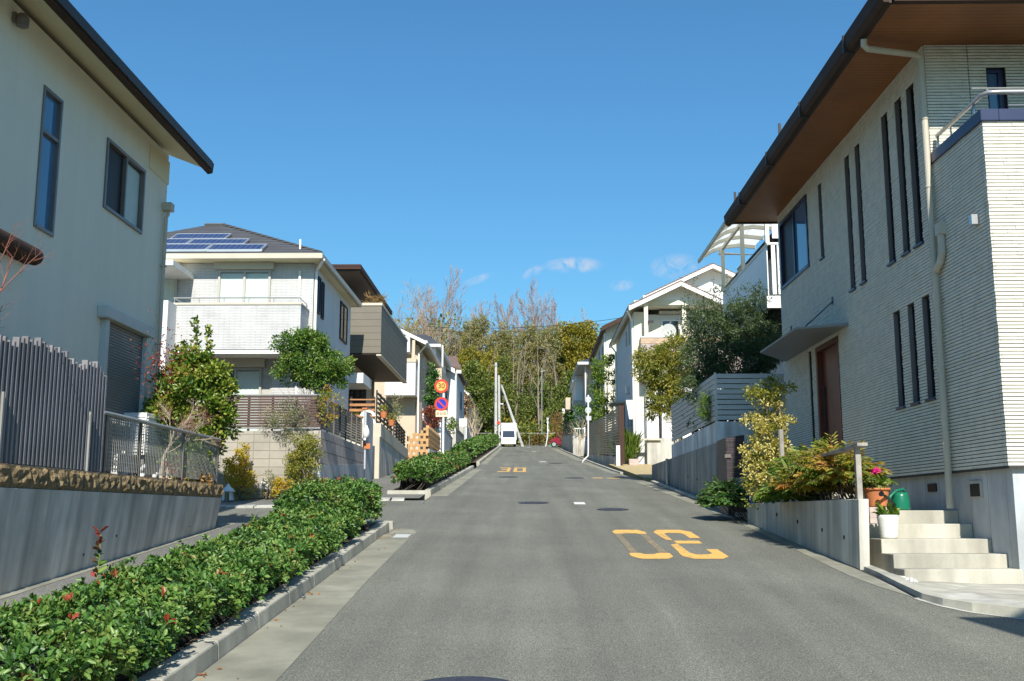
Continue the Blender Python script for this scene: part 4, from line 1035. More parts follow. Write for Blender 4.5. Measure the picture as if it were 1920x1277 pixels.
def sol(pxl, pxr, pyb, pyt, lean):
    xl, yb_ = on_slope(pxl, pyb); xr, _ = on_slope(pxr, pyb); _, yt = on_slope(pxr, pyt)
    xr2 = xr - .0
    def p(x, y, d): return (x, y, z0 + kk * (y - ry0) + d)
    m = MB().hexa([p(xl, yb_, .04), p(xr, yb_, .04), p(xr, yt, .04), p(xl, yt, .04)], [p(xl, yb_, .09), p(xr, yb_, .09), p(xr, yt, .09), p(xl, yt, .09)])
    s_ = m.build('solar_panel', 'solar', rf)
    m = MB()
    for x in (xl, xr): m.hexa([p(x - .03, yb_, .03), p(x + .03, yb_, .03), p(x + .03, yt, .03), p(x - .03, yt, .03)], [p(x - .03, yb_, .1), p(x + .03, yb_, .1), p(x + .03, yt, .1), p(x - .03, yt, .1)])
    for y in (yb_, yt): m.hexa([p(xl, y - .02, .03), p(xr, y - .02, .03), p(xr, y + .02, .03), p(xl, y + .02, .03)], [p(xl, y - .02, .097), p(xr, y - .02, .097), p(xr, y + .02, .097), p(xl, y + .02, .097)])
    m.build('panel_frame', 'alu', s_)
for a in ((388, 489, 473.5, 463, 0), (285, 384, 473.5, 463, 0), (352, 456, 462.4, 453, 0), (246, 348, 462.4, 453, 0), (320, 421, 452.4, 443, 0)): sol(*a)
# ---- its garden wall, fences and planting
BX = PXY(605, 25.75)
GW = thing('block_wall', 'beige block garden wall with a concrete street side, under the brown slat fence', 'garden wall', (BX - 1.5, 26, zg(25.7)))
wt = PZ(808, 25.75, 560)
sY2 = BX * FPX / (683 - 988)
MB().box(-10, BX - .03, 25.75, 25.93, 1.7, wt).build('front', 'block_beige', GW)
m = MB().hexa([(BX - .2, 25.74, 1.7), (BX + .012, 25.74, 1.7), (BX + .012, sY2, 1.7), (BX - .2, sY2, 1.7)], [(BX - .2, 25.74, 2.85), (BX + .012, 25.74, 2.85), (BX + .012, sY2, 2.85 + .3), (BX - .2, sY2, 3.15)]); m.build('base', 'concrete_blue', GW)
m = MB().hexa([(BX - .18, 25.745, 2.852), (BX - .004, 25.745, 2.852), (BX - .004, sY2, 3.152), (BX - .18, sY2, 3.152)], [(BX - .18, 25.745, wt + .01), (BX - .004, 25.745, wt + .01), (BX - .004, sY2, wt + .01), (BX - .18, sY2, wt + .01)]); m.build('upper_courses', 'block_rough', GW)
struct('garden_soil', MB().box(-10, BX - .21, 25.94, 30, 1.6, wt - .15), 'soil')
ft = PZ(742, 25.85, 560)
F2 = thing('slat_fence', 'dark brown horizontal slat fence facing the side street', 'fence', (BX - 1.5, 25.85, wt))
m = MB(); x0_, x1_ = PXY(425, 25.85), BX - .06; z = wt + .1
while z < ft - .03: m.box(x0_, x1_, 25.82, 25.84, z, z + .052); z += .066
m.build('slats', 'slat_brown', F2)
for i in range(5): x = x0_ + (x1_ - x0_) * i / 4; MB().box(x - .025, x + .025, 25.842, 25.9, wt + .0, ft).build('post', 'slat_brown', F2)
m = MB().box(x0_, x1_ + .02, 25.8, 25.9, ft + .002, ft + .03).box(x0_, x1_ + .02, 25.815, 25.845, wt + .06, wt + .095); m.build('rail', 'alu', F2)
F3 = thing('slat_fence', 'dark louvred fence with thin horizontal slats along the tiled house', 'fence', (BX - .1, 29, wt))
m = MB(); z = wt + .1
while z < ft: m.box(BX - .11, BX - .09, 25.95, sY2 - .1, z, z + .058); z += .075
m.build('slats', 'slat_dark', F3)
for i in range(8): y = 25.95 + (sY2 - 26.1) * i / 7; MB().box(BX - .089, BX - .05, y, y + .04, wt + .012, ft + .03).build('post', 'slat_dark', F3)
shrub('yellow_shrub', 'bright yellow-leaved bush at the foot of the beige block wall', 'shrub', (-6.8, 25.2, zg(25.2) + .05), (PXY(458, 25.2), 25.25, PZ(888, 25.2)), (.36, .3, .72), 'leaf_yellow', 2600, 50, .16, .06, .035, 51)
shrub('silver_shrub', 'grey-green feathery bush growing over the brown slat fence', 'shrub', (PXY(535, 25.9), 26.0, wt - .1), (PXY(540, 25.6), 25.65, PZ(790, 25.6)), (.55, .28, .55), 'leaf_silver', 2200, 46, .16, .075, .013, 52, nst=7, sr=.01)
shrub('mixed_shrub', 'green and gold bush at the corner of the block wall', 'shrub', (PXY(578, 25.3), 25.3, zg(25.3) + .05), (PXY(575, 25.35), 25.4, PZ(870, 25.3)), (.42, .25, .85), 'leaf_olivegold', 3400, 60, .17, .06, .028, 53)
shrub('orange_leaf_plant', 'low plant with orange leaves below the block wall, right of the white box', 'plant', (PXY(535, 25.1), 25.1, zg(25.1) + .05), (PXY(535, 25.1), 25.15, PZ(915, 25.1)), (.28, .2, .25), 'leaf_yellow', 700, 26, .1, .06, .035, 54)
shrub('grey_plant', 'small grey-green plant between the white box and the orange plant', 'plant', (PXY(510, 25.2), 25.2, zg(25.2) + .05), (PXY(512, 25.2), 25.25, PZ(908, 25.2)), (.16, .15, .32), 'leaf_silver', 500, 20, .1, .05, .02, 55)
shrub('low_plant', 'low dull plant between the lantern and the white box', 'plant', (PXY(465, 25.0), 25.0, zg(25) + .05), (PXY(462, 25.0), 25.05, PZ(928, 25)), (.35, .18, .14), 'leaf_silver', 600, 22, .1, .05, .022, 56)
shrub('climbing_plant', 'red and orange climber on the corner of the brown fence', 'climbing plant', (BX - .12, 26.0, wt), (PXY(612, 26), 26.0, PZ(762, 26)), (.38, .4, .5), 'leaf_autumn', 900, 30, .14, .06, .035, 57, nst=6, sr=.008)
shrub('dark_fern_plant', 'small dark plant at the foot of the concrete wall behind the hedge', 'plant', (PXY(657, 25.4) + .05, 27.8, zg(27.8) + .05), (PXY(660, 27.8), 27.8, PZ(897, 27.8)), (.22, .25, .2), 'leaf_deep', 260, 14, .1, .07, .03, 58)
q0, q1 = AY(481, 918, 25.2), AY(500, 902, 25.2)
t = thing('white_box', 'small white meter box on the block wall behind low plants', 'meter box', (q0[0], 25.6, q0[2]))
MB().box(q0[0], q1[0], 25.6, 25.748, q0[2], q1[2]).build('case', 'white_paint', t, bevel=.006); MB().box(q0[0] + .02, q1[0] - .02, 25.585, 25.599, q0[2] + .02, q1[2] - .02).build('door', 'white_paint', t, bevel=.004)
x, y, z = AY(427, 938, 24.6)
t = thing('stone_lantern', 'tiny white lantern-shaped garden ornament at the foot of the block wall', 'garden lantern', (x, y, z))
m = MB().hexa([(x - .12, y - .1, z), (x - .06, y - .1, z), (x - .06, y + .1, z), (x - .12, y + .1, z)], [(x - .09, y - .08, z + .2), (x - .05, y - .08, z + .2), (x - .05, y + .08, z + .2), (x - .09, y + .08, z + .2)])
m.hexa([(x + .06, y - .1, z), (x + .12, y - .1, z), (x + .12, y + .1, z), (x + .06, y + .1, z)], [(x + .05, y - .08, z + .2), (x + .09, y - .08, z + .2), (x + .09, y + .08, z + .2), (x + .05, y + .08, z + .2)])
m.build('base', 'statue', t); MB().lathe((x, y, z), [(.02, .2), (.16, .2), (.13, .25), (.05, .32), (.02, .38)], 8).build('roof', 'statue', t)
# street tree in front of the tiled house
t = thing('small_tree', 'round bright green leafy tree in front of the white tiled house', 'tree', (PXY(588, 27.6), 27.6, wt - .15))
L = grow((PXY(588, 27.6), 27.6, wt - .2), (0, 0, 1), 1.0, .06, (6, 5), .7, .85, .25, .08, 61, .45)
branches('trunk', L, 'bark', t)
g = np.random.default_rng(62)
Ps, Ds, Ts = [], [], []
for px, py, rx, ry, n in ((570, 665, 42, 42, 2600), (612, 690, 46, 38, 2600), (545, 690, 30, 36, 1300), (590, 640, 30, 22, 1000), (640, 690, 24, 22, 700), (600, 715, 50, 22, 1500), (535, 645, 22, 26, 700), (585, 685, 62, 44, 3400), (575, 640, 40, 22, 1600)):
    c = AY(px, py, 27.6); s_ = 27.6 / FPX
    P, D, T = clumps(n, c, (rx * s_ * .95, min(.85, rx * s_ * 1.3), ry * s_ * .95), max(10, n // 60), g, .17); Ps.append(P); Ds.append(D); Ts.append(T)
leaves('crown', np.concatenate(Ps), np.concatenate(Ds) * .7 + np.array([0, 0, -.15]), .085, .034, 'leaf_tree', t, tint=np.concatenate(Ts), seed=62)

# gate pillar with letter box between the two gardens
gY = 33.4; x0_, x1_ = PXY(682, gY), PXY(689, gY)
t = thing('gate_pillar', 'pale concrete gate pillar with letter box beside the louvred fence', 'gate pillar', ((x0_ + x1_) / 2, gY, zg(gY)))
MB().hexa([(x0_ + .02, gY, 2), (x1_, gY, 2), (x1_, gY + 1.5, 2), (x0_ + .02, gY + 1.5, 2)], [(x0_ + .02, gY, 4.95), (x1_, gY, 4.9), (x1_, gY + 1.5, 4.75), (x0_ + .02, gY + 1.5, 4.75)]).build('pillar', 'concrete_blue', t)
MB().box(x0_ - .02, x1_ + .02, gY - .04, gY + .1, 4.952, 5.0).build('cap', 'terracotta', t)
q = AY(688, 805, gY); MB().lathe((q[0], gY - .14, q[2] - .3), [(.06, 0), (.10, .1), (.11, .2), (.08, .3), (.05, .36), (.03, .42)], 14).build('figure', 'statue', t, smooth=True)
MB().box(q[0] - .16, x1_ + .03, gY - .24, gY - .002, q[2] - .36, q[2] - .3).build('shelf', 'white_paint', t)
MB().box(q[0] - .1, q[0] + .12, gY - .03, gY - .002, q[2] - .62, q[2] - .45).build('name_plate', 'terracotta', t)

# ------------------------------------------------------------------ left: dark boxed house
H = thing('dark_box_house', 'dark sided house with a big projecting brown box storey', 'house', (-7.5, 42, 3.2))
nY = 37.9; BXR = PXY(713, nY); fY_ = BXR * FPX / (761 - 988)
zb0, zb1 = PZ(662, nY, 713), PZ(573, nY, 713)
bxb = MB().box(-9.2, BXR, nY, fY_, zb0, zb1).build('box_storey', 'box_siding', H)
MB().box(-9.2, BXR + .03, nY - .03, fY_ + .03, zb1 + .002, zb1 + .1).build('coping', 'beige_trim', bxb)
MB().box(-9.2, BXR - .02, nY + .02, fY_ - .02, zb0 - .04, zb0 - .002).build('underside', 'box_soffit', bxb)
MB().box(BXR - .16, BXR + .02, nY - .0, fY_, zb0 - .10, zb0 - .042).build('edge_trim', 'beige_trim', bxb)
bwX = -6.75
MB().box(-14, bwX, 39.5, 46.0, 2.6, zb0 - .05).build('ground_floor', 'tan_wall', H)
MB().box(-14, -7.6, 40.2, 46.5, zb1 + .11, 11.2).build('upper_wall', 'beige_trim', H)
rX, rY0 = PXY(672, 37.8), 37.8; rz0 = PZ(505, 37.8, 672); ry1 = BXR * 0 + 47.0
m = MB().box(-15, rX, rY0, ry1, rz0, rz0 + .2).build('roof', 'roof_darkbrown', H, bevel=.02)
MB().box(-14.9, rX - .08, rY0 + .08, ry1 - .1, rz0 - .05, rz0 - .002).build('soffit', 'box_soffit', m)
wq = AY(630, 545, 40.1); q2 = AY(651, 545, 40.1)
MB().box(wq[0] - 1.5, q2[0], 39.2, 40.19, zb1 + .1, rz0 - .06).build('upper_bay', 'beige_trim', H)
MB().box(q2[0] + .05, rX - .55, 40.2, 42.2, zb1 + .12, rz0 - .9).build('louvre_screen', 'slat_dark', H)
# entrance with door and canopy under the box
d0, d1 = PXY(655, 38.9), PXY(683, 38.9)
c0, c1 = AY(640, 722, 37.9), AY(675, 700, 37.9)
m = MB().box(c0[0], c1[0] + .2, 37.4, 39.4, c1[2] - .42, c1[2] - .05).build('canopy', 'white_paint', H, bevel=.01)
window(H, 'Y', 39.49, -1, d0 - .1, d1, 3.3, PZ(722, 39.4, 660), 'dark_metal', 'glass_dark', 3, (), .08, .06)
window(H, 'X', bwX, 1, 41.0, 42.3, 4.1, 5.9, 'dark_metal', 'glass_dark', 2)
MB().tube([(bwX + .06, 45.4, zb0 - .1), (bwX + .06, 45.4, 3.3)], .05, 8).build('downpipe', 'beige_trim', H)
# deck rails and planted retaining wall
WXR = PXY(715, 36.0); wY1 = WXR * FPX / (765 - 988)
ta, tb = PZ(800, 36, 715), PZ(846, wY1, 765)
RW = thing('retaining_wall', 'stained concrete retaining wall with a beige coping, below the dark railing', 'retaining wall', (WXR, 40, zg(38)))
MB().hexa([(-8, 36, 2.5), (WXR, 36, 2.5), (WXR, wY1, 2.9), (-8, wY1, 2.9)], [(-8, 36, ta - .36), (WXR, 36, ta - .36), (WXR, wY1, tb - .36), (-8, wY1, tb - .36)]).build('wall', 'concrete_grey', RW)
MB().hexa([(-8, 35.97, ta - .357), (WXR + .03, 35.97, ta - .357), (WXR + .03, wY1, tb - .357), (-8, wY1, tb - .357)], [(-8, 35.97, ta + .12), (WXR + .03, 35.97, ta + .12), (WXR + .03, wY1, tb + .05), (-8, wY1, tb + .05)]).build('coping', 'beige_trim', RW, bevel=.01)
MB().box(WXR - .6, WXR - .001, 35.88, 35.969, 2.5, ta - .36).build('pier', 'beige_trim', RW)
R = thing('wooden_rail', 'short balustrade of orange-brown wooden boards in front of the dark house', 'railing', (-6.3, 37, ta))
xl, xr = PXY(657, 36.5), PXY(704, 36.5)
m = MB()
for pyb in (746, 757, 767, 778, 788): z = PZ(pyb, 36.5, 680); m.box(xl, xr, 36.48, 36.52, z - .085, z + .005 if pyb > 750 else z - .04)
m.build('boards', 'deck_wood', R)
MB().box(xr - .08, xr, 36.53, 36.6, ta, PZ(744, 36.5, 704)).build('post', 'dark_metal', R); MB().box(xl, xl + .08, 36.53, 36.6, ta, PZ(744, 36.5, 704)).build('post', 'dark_metal', R)
def railing(name, label, x, y0, y1, z0a, z0b, h, nb, mat='dark_metal', group=None, npost=5):
    t = thing(name, label, 'railing', (x, (y0 + y1) / 2, (z0a + z0b) / 2), group)
    m = MB()
    for i in range(nb):
        f = (i + .6) / nb; za, zb_ = z0a + h * f, z0b + h * f
        m.hexa([(x - .02, y0, za - .04), (x + .02, y0, za - .04), (x + .02, y1, zb_ - .04), (x - .02, y1, zb_ - .04)], [(x - .02, y0, za + .04), (x + .02, y0, za + .04), (x + .02, y1, zb_ + .04), (x - .02, y1, zb_ + .04)])
    m.build('bars', mat, t)
    for i in range(npost):
        f = i / (npost - 1); y = y0 + (y1 - y0) * f; z = z0a + (z0b - z0a) * f
        MB().box(x - .07, x - .021, y - .03, y + .03, z - .02, z + h + .06).build('post', mat, t)
    return t
ra = PXY(703, 36.6)
railing('metal_railing', 'black slatted railing hung with planters, on the beige coping', WXR - .18, 36.6, 40.6, ta + .12, ta - .02, 1.15, 7, group=None)
railing('metal_railing', 'lower black slatted railing further along the retaining wall', WXR - .12, 41.0, wY1, ta - .1, tb + .04, .8, 6)
for i, (px, py) in enumerate(((714, 775), (729, 790))):
    y = 37.4 + i * 1.6; q = AX(px, py, WXR + .02)
    t = thing('hanging_planter', ('upper hanging planter with pale grasses, nearest on the black railing', 'lower hanging planter with pale grasses, further along the black railing')[i], 'planter', (q[0], q[1], q[2]))
    MB().lathe((q[0] + .1, q[1], q[2] - .16), [(.09, 0), (.13, .2), (.14, .22)], 12).build('pot', 'terracotta', t)
    g = np.random.default_rng(i); P, v = blob(160, (q[0] + .1, q[1], q[2] + .14), (.14, .14, .14), g); leaves('foliage', P, v + np.array([0, 0, .5]), .1, .02, 'leaf_olivegold', t)
shrub('spiky_plant', 'grey spiky plant standing behind the second railing', 'plant', (PXY(740, 42) - .2, 42, ta - .2), (PXY(738, 42), 42, PZ(765, 42)), (.3, .3, .55), 'leaf_silver', 260, 12, .25, .22, .03, 66, nst=3)
shrub('deck_plants', 'yellow-green leafy plant behind the wooden boards', 'plant', (PXY(672, 36.8), 36.9, ta), (PXY(670, 36.8), 36.9, PZ(780, 36.8)), (.35, .25, .35), 'leaf_olivegold', 500, 18, .14, .09, .03, 67)
t = thing('white_arch_ornament', 'white ornament of two stacked arches beside the wooden boards', 'ornament', (PXY(690, 36), 36.1, ta))
for i, py in enumerate((777, 790)):
    q = AY(690, py, 36.05); m = MB(); n = 10
    for j in range(n):
        a, b = math.pi * j / n, math.pi * (j + 1) / n
        m.hexa([(q[0] + .16 * math.cos(a), 36.0, q[2] + .13 * math.sin(a) - .06), (q[0] + .27 * math.cos(a), 36.0, q[2] + .2 * math.sin(a) - .06), (q[0] + .27 * math.cos(a), 36.1, q[2] + .2 * math.sin(a) - .06), (q[0] + .16 * math.cos(a), 36.1, q[2] + .13 * math.sin(a) - .06)],
               [(q[0] + .16 * math.cos(b), 36.0, q[2] + .13 * math.sin(b) - .06), (q[0] + .27 * math.cos(b), 36.0, q[2] + .2 * math.sin(b) - .06), (q[0] + .27 * math.cos(b), 36.1, q[2] + .2 * math.sin(b) - .06), (q[0] + .16 * math.cos(b), 36.1, q[2] + .13 * math.sin(b) - .06)])
    m.build('arch', 'white_paint', t)
MB().box(PXY(690, 36) - .27, PXY(690, 36) + .27, 35.99, 36.11, ta + .12, AY(690, 790, 36.05)[2] - .065).build('foot', 'white_paint', t)
# balcony plants on the box roof
shrub('roof_grass', 'dry grassy plants on top of the brown box storey', 'plant', (BXR - .4, 38.3, zb1 + .05), (BXR - .45, 38.4, zb1 + .28), (.5, .35, .2), 'leaf_brown', 260, 14, .12, .22, .02, 68, nst=3, sr=.006)

# perforated brick screen
sY = 49.0; s0, s1 = PXY(765, sY), PXY(805, sY); zt, zb = PZ(797, sY, 795), PZ(868, sY, 790)
SXR = s1; sY3 = SXR * FPX / (826 - 988)
t = thing('brick_screen', 'stepped screen of orange-tan blocks with a chequer of open holes', 'screen wall', ((s0 + s1) / 2, sY, zb))
m = MB(); nr = 14; rh = (zt - zb) / nr; nc = 8; cw = (s1 - s0) / nc
for r_ in range(nr):
    step = max(0, (r_ - 9)) * 1.7
    for c_ in range(nc):
        if c_ < step: continue
        if (r_ % 2 == 0) or ((c_ + r_ // 2) % 2 == 0): m.box(s0 + c_ * cw + .002, s0 + (c_ + 1) * cw, sY, sY + .14, zb + r_ * rh + .003, zb + (r_ + 1) * rh)
m.build('front', 'orange_block', t)
m = MB(); n2 = 22; cw = (sY3 - sY - .15) / n2; lo = PZ(838, sY, 806)
for r_ in range(14):
    zr = zb + r_ * rh
    for c_ in range(n2):
        y = sY + .15 + c_ * cw
        if zr + c_ * cw * .0 < lo - .05 + (y - sY) * .03: continue
        if (r_ % 2 == 0) or ((c_ + r_ // 2) % 2 == 0): m.box(SXR - .14, SXR, y + .004, y + cw, zr + .003, zr + rh)
m.build('side', 'orange_block', t)
m = MB().hexa([(SXR - .2, sY + .01, 3.2), (SXR + .02, sY + .01, 3.2), (SXR + .02, sY3, 3.5), (SXR - .2, sY3, 3.5)], [(SXR - .2, sY + .15, lo - .07), (SXR + .02, sY + .15, lo - .07), (SXR + .02, sY3, lo + .1), (SXR - .2, sY3, lo + .1)])
m.build('footing', 'white_wall', t)

# ------------------------------------------------------------------ left: the houses further up
def gable_y(par, x0, x1, y0, y1, ze, xr, zr, mat='roof_grey', th=.16, over=.4, board='white_trim'):
    """pitched roof, ridge along the street; gable with bargeboards towards the viewer; x0/x1 eaves, xr/zr ridge"""
    m = MB().prism([(x1, ze), (xr, zr), (xr, zr + th), (x1, ze + th)], 1, y0 - over, y1 + over).prism([(x0, ze), (x0, ze + th), (xr, zr + th), (xr, zr)], 1, y0 - over, y1 + over)
    r = m.build('roof', mat, par)
    MB().prism([(x1 - .02, ze - .022), (xr, zr - .025), (xr, zr - .003), (x1 - .02, ze - .003)], 1, y0 - over + .02, y1 + over).build('soffit', 'cream', r)
    MB().prism([(x0 + .02, ze - .022), (x0 + .02, ze - .003), (xr, zr - .003), (xr, zr - .025)], 1, y0 - over + .02, y1 + over).build('soffit', 'cream', r)
    b = .13
    m = MB().prism([(x1 + .02, ze - b), (xr, zr - b), (xr, zr + .06), (x1 + .02, ze + .06)], 1, y0 - over - .07, y0 - over - .003).prism([(x0 - .02, ze - b), (x0 - .02, ze + .06), (xr, zr + .06), (xr, zr - b)], 1, y0 - over - .07, y0 - over - .003)
    m.build('bargeboard', board, r)
    m = MB().prism([(x1 + .003, ze - .06), (x1 + .11, ze - .04), (x1 + .11, ze + .08), (x1 + .003, ze + .1)], 1, y0 - over - .06, y1 + over).prism([(x0 - .003, ze - .06), (x0 - .11, ze - .04), (x0 - .11, ze + .08), (x0 - .003, ze + .1)], 1, y0 - over - .06, y1 + over)
    m.build('gutter', board, r)
    return r
# tan house with balcony
Y4 = 57.0; X4 = PXY(783, Y4); E4 = PXY(797, Y4 - .8); z4 = PZ(642, Y4 - .8, 797)
H = thing('tan_house', 'tan gabled house with a white walled balcony, beyond the dark boxed house', 'house', (-9, 62, zg(57)))
xr4 = E4 - 4.6; zr4 = z4 + 4.6 * .5
Y4b = X4 * FPX / (816 - 988)
m = MB().box(-14.5, X4, Y4, Y4b, 3.8, z4 - .02); m.prism([(-14.5, z4 - .02), (X4, z4 - .02), (xr4, zr4 - .3)], 1, Y4, Y4b)
m.build('wall', 'tan_wall', H)
gable_y(H, xr4 - 4.6, E4, Y4, Y4b, z4, xr4, zr4, 'roof_grey', .14, .8)
b0, b1 = PXY(722, 55.8), PXY(779, 55.8); zb, zt = PZ(741, 55.8, 740), PZ(679, 55.8, 740)
m = MB().box(b0, b1, 55.8, 55.95, zb, zt).box(b1 - .15, b1, 55.951, Y4 - .002, zb, zt).box(b0, b0 + .15, 55.951, Y4 - .002, zb, zt).box(b0 + .151, b1 - .151, 55.951, Y4 - .002, zb, zb + .2)
bl = m.build('balcony', 'white_wall', H); MB().box(b0 - .03, b1 + .03, 55.76, 55.99, zt + .002, zt + .2).box(b1 - .19, b1 + .03, 55.992, Y4 - .003, zt + .002, zt + .2).build('coping', 'tan_wall', bl)
MB().box(b1 - .2, b1 - .05, 55.8, 56.0, zt + .21, zt + 1.2).build('balcony_post', 'tan_wall', bl)
MB().box(b1 - .9, b1 - .35, 55.9, Y4 - .01, PZ(660, 56, 770), PZ(630, 56, 770)).build('awning', 'white_paint', H)
MB().box(b0 + .3, b1 - .9, Y4 - .05, Y4 - .002, zt + .0, zt + 1.25).build('balcony_door', 'glass_dark', H)
MB().box(b0 + 1.9, b1 - .1, Y4 - .03, Y4 - .002, zb - 1.9, zb - .25).build('roller_shutter', 'shutter_brown', H)
for y, a, b in ((59.5, 691, 672), (62.5, 700, 676), (60, 790, 755), (63.5, 790, 758)):
    window(H, 'X', X4, 1, y, y + .7, PZ(a, y + .3, 795), PZ(b, y + .3, 795), 'white_trim', 'glass_dark', 1, (), .06, .08)
MB().box(X4 + .001, X4 + .9, 62.2, Y4b - .5, PZ(720, 63, 800), z4 - .6).build('side_bay', 'tan_wall', H)
MB().tube([(E4 + .05, Y4 - .6, z4 - .1), (X4 + .07, Y4 - .12, z4 - .5), (X4 + .07, Y4 - .12, 4.4)], .05, 8).build('downpipe', 'white_trim', H)
# white house with dark grey roof
Y5 = 70.0; X5 = PXY(826, Y5); z5 = PZ(649, Y5, 820)
H = thing('grey_roof_house', 'white house with a dark grey roof stepped in two levels', 'house', (-9, 74, zg(70)))
MB().box(-14, X5 - .35, Y5, 79, 4.5, z5 - .05).build('wall', 'white_wall', H)
m = MB(); slab_hip(m, -14.3, X5 + .05, Y5 - .6, 79.5, z5 + .06, 1.5, -10, X5 - 1.5); rf = m.build('roof', 'roof_grey', H)
fascia(-14.3, X5 + .05, Y5 - .6, 79.5, z5 - .12, z5 + .055, .14).build('gutter', 'white_trim', rf)
MB().box(-14.2, X5 - .1, Y5 - .45, 79.3, z5 - .1, z5 - .06).build('soffit', 'grey_trim', rf)
m = MB(); slab_hip(m, -13.5, PXY(806, 72.5), 72.4, 79, z5 + .9, .75, -10.5, PXY(800, 72.5)); m.build('upper_roof', 'roof_grey', rf)
MB().box(-13.3, PXY(805, 72.5), 72.6, 78.8, z5 + .2, z5 + .89).build('upper_wall', 'grey_trim', H)
f0, f1, fz = PXY(809, 68.6), PXY(824, 68.6), PZ(686, 68.6, 815)
MB().box(f0 - 2, f1, 68.6, Y5 - .002, 4.9, fz).build('front_bay', 'white_wall', H)
window(H, 'X', X5 - .35, 1, 72, 73, z5 - 2.4, z5 - 1, 'dark_metal', 'glass_dark', 1); window(H, 'X', X5 - .35, 1, 75, 76, z5 - 2.4, z5 - 1, 'dark_metal', 'glass_dark', 1)
MB().tube([(f1 + .1, Y5 - .3, z5), (f1 + .1, Y5 - .3, 5.4)], .06, 6).build('downpipe', 'white_trim', H)
# white house with brown shingle roof
Y6 = 80.0; X6 = PXY(856, Y6); z6 = PZ(697, Y6, 853)
H = thing('brown_roof_house', 'narrow white house with a brown shingle roof behind the speed limit sign', 'house', (-8, 85, zg(80)))
m = MB().box(-12.6, X6, Y6, 90, 5.2, z6); xr6 = PXY(832, Y6) - .1; zr6 = PZ(681, Y6, 832)
m.build('wall', 'white_wall', H)
m = MB().prism([(PXY(863, Y6), z6 + .02), (PXY(863, Y6), z6 + .17), (PXY(832, Y6) - 3.4, z6 + 2.6), (PXY(832, Y6) - 3.4, z6 + 2.45)], 1, Y6 + .8, 90.5)
rf = m.build('roof', 'roof_brown', H)
p0, p1 = AY(853, 697, Y6 - .6), AY(820, 680, Y6 - .6)
MB().prism([(p0[0], p0[2] - .12), (p0[0], p0[2] + .25), (p1[0], p1[2] + .25), (p1[0], p1[2] - .12)], 1, Y6 - .62, Y6 - .5).build('bargeboard', 'white_trim', rf)
MB().prism([(p0[0] + .04, p0[2] + .255), (p0[0] + .04, p0[2] + .33), (p1[0], p1[2] + .33), (p1[0], p1[2] + .255)], 1, Y6 - .68, Y6 + .79).build('porch_roof', 'roof_brown', rf)
MB().box(PXY(852, Y6 - .5), PXY(864, Y6), Y6 + .5, Y6 + .79, z6 - .05, z6 + .2).build('gutter', 'white_trim', rf)
up_a, up_b = AY(833, 690, Y6 + 5), AY(858, 664, Y6 + 5)
MB().hexa([(up_a[0], Y6 + 3, z6 + 1.0), (PXY(864, Y6 + 3), Y6 + 3, z6 + .6), (PXY(860, Y6 + 6), Y6 + 6, z6 + 1.1), (up_a[0], Y6 + 6, z6 + 1.6)], [(up_a[0], Y6 + 3, z6 + 1.1), (PXY(864, Y6 + 3), Y6 + 3, z6 + .7), (PXY(855, Y6 + 6), Y6 + 6, up_b[2]), (up_a[0], Y6 + 6, up_b[2])]).build('upper_roof', 'roof_brown', rf)
q0, q1 = AY(828, 748, Y6 - .3), AY(838, 706, Y6 - .3)
MB().box(q0[0], q1[0], Y6 - .25, Y6 - .002, q0[2], q1[2]).build('porch_window', 'glass_dark', H)
window(H, 'X', X6, 1, 82, 83, z6 - 5.1, z6 - 3.8, 'dark_metal', 'glass_dark', 1); window(H, 'X', X6, 1, 85, 86, z6 - 2.4, z6 - 1, 'dark_metal', 'glass_dark', 1)
# pink house
Y7 = 95.0
H = thing('pink_house', 'small pinkish gabled house nearest the wooded hill on the left', 'house', (-7.5, 99, zg(95)))
a, b = AY(878, 742, Y7), AY(850, 715, Y7)
m = MB().box(-12, PXY(876, Y7), Y7, 103, 6.8, a[2]); m.prism([(-12, a[2]), (PXY(876, Y7), a[2]), (PXY(851, Y7), PZ(722, Y7, 851))], 1, Y7, 103)
m.build('wall', 'pink_wall', H)
gable_y(H, 2 * b[0] - a[0] - .2, a[0], Y7, 103, a[2] + .12, b[0], PZ(716, Y7, 850), 'roof_grey', .15, .4)
# walls along the pavement
def wall_thing(name, label, cat, x, y0, y1, z0a, z1a, mat, th=.2, zb_=None, cap=None, side=-1):
    t = thing(name, label, cat, (x, (y0 + y1) / 2, zg((y0 + y1) / 2)))
    z1b = z1a if zb_ is None else zb_
    xa, xb = (x - th, x) if side < 0 else (x, x + th)
    MB().hexa([(xa, y0, z0a - .3), (xb, y0, z0a - .3), (xb, y1, zg(y1) - .3), (xa, y1, zg(y1) - .3)], [(xa, y0, z1a), (xb, y0, z1a), (xb, y1, z1b), (xa, y1, z1b)]).build('wall', mat, t)
    if cap: MB().hexa([(xa - .02, y0 - .02, z1a + .002), (xb + .02, y0 - .02, z1a + .002), (xb + .02, y1, z1b + .002), (xa - .02, y1, z1b + .002)], [(xa - .02, y0 - .02, z1a + .08), (xb + .02, y0 - .02, z1a + .08), (xb + .02, y1, z1b + .08), (xa - .02, y1, z1b + .08)]).build('coping', cap, t)
    return t
def pzx(px, py, X): q = AX(px, py, X); return q[1], q[2]
y0, za = pzx(826, 800, -4.95); y1, zb = pzx(846, 832, -4.95)
wall_thing('garden_wall', 'pale sloping garden wall with coping right of the brick screen', 'garden wall', -4.95, 60.5, 70, zg(60.5), PZ(790, 60.5, 826), 'whitewashed', zb_=PZ(824, 70, 846), cap='beige_trim')
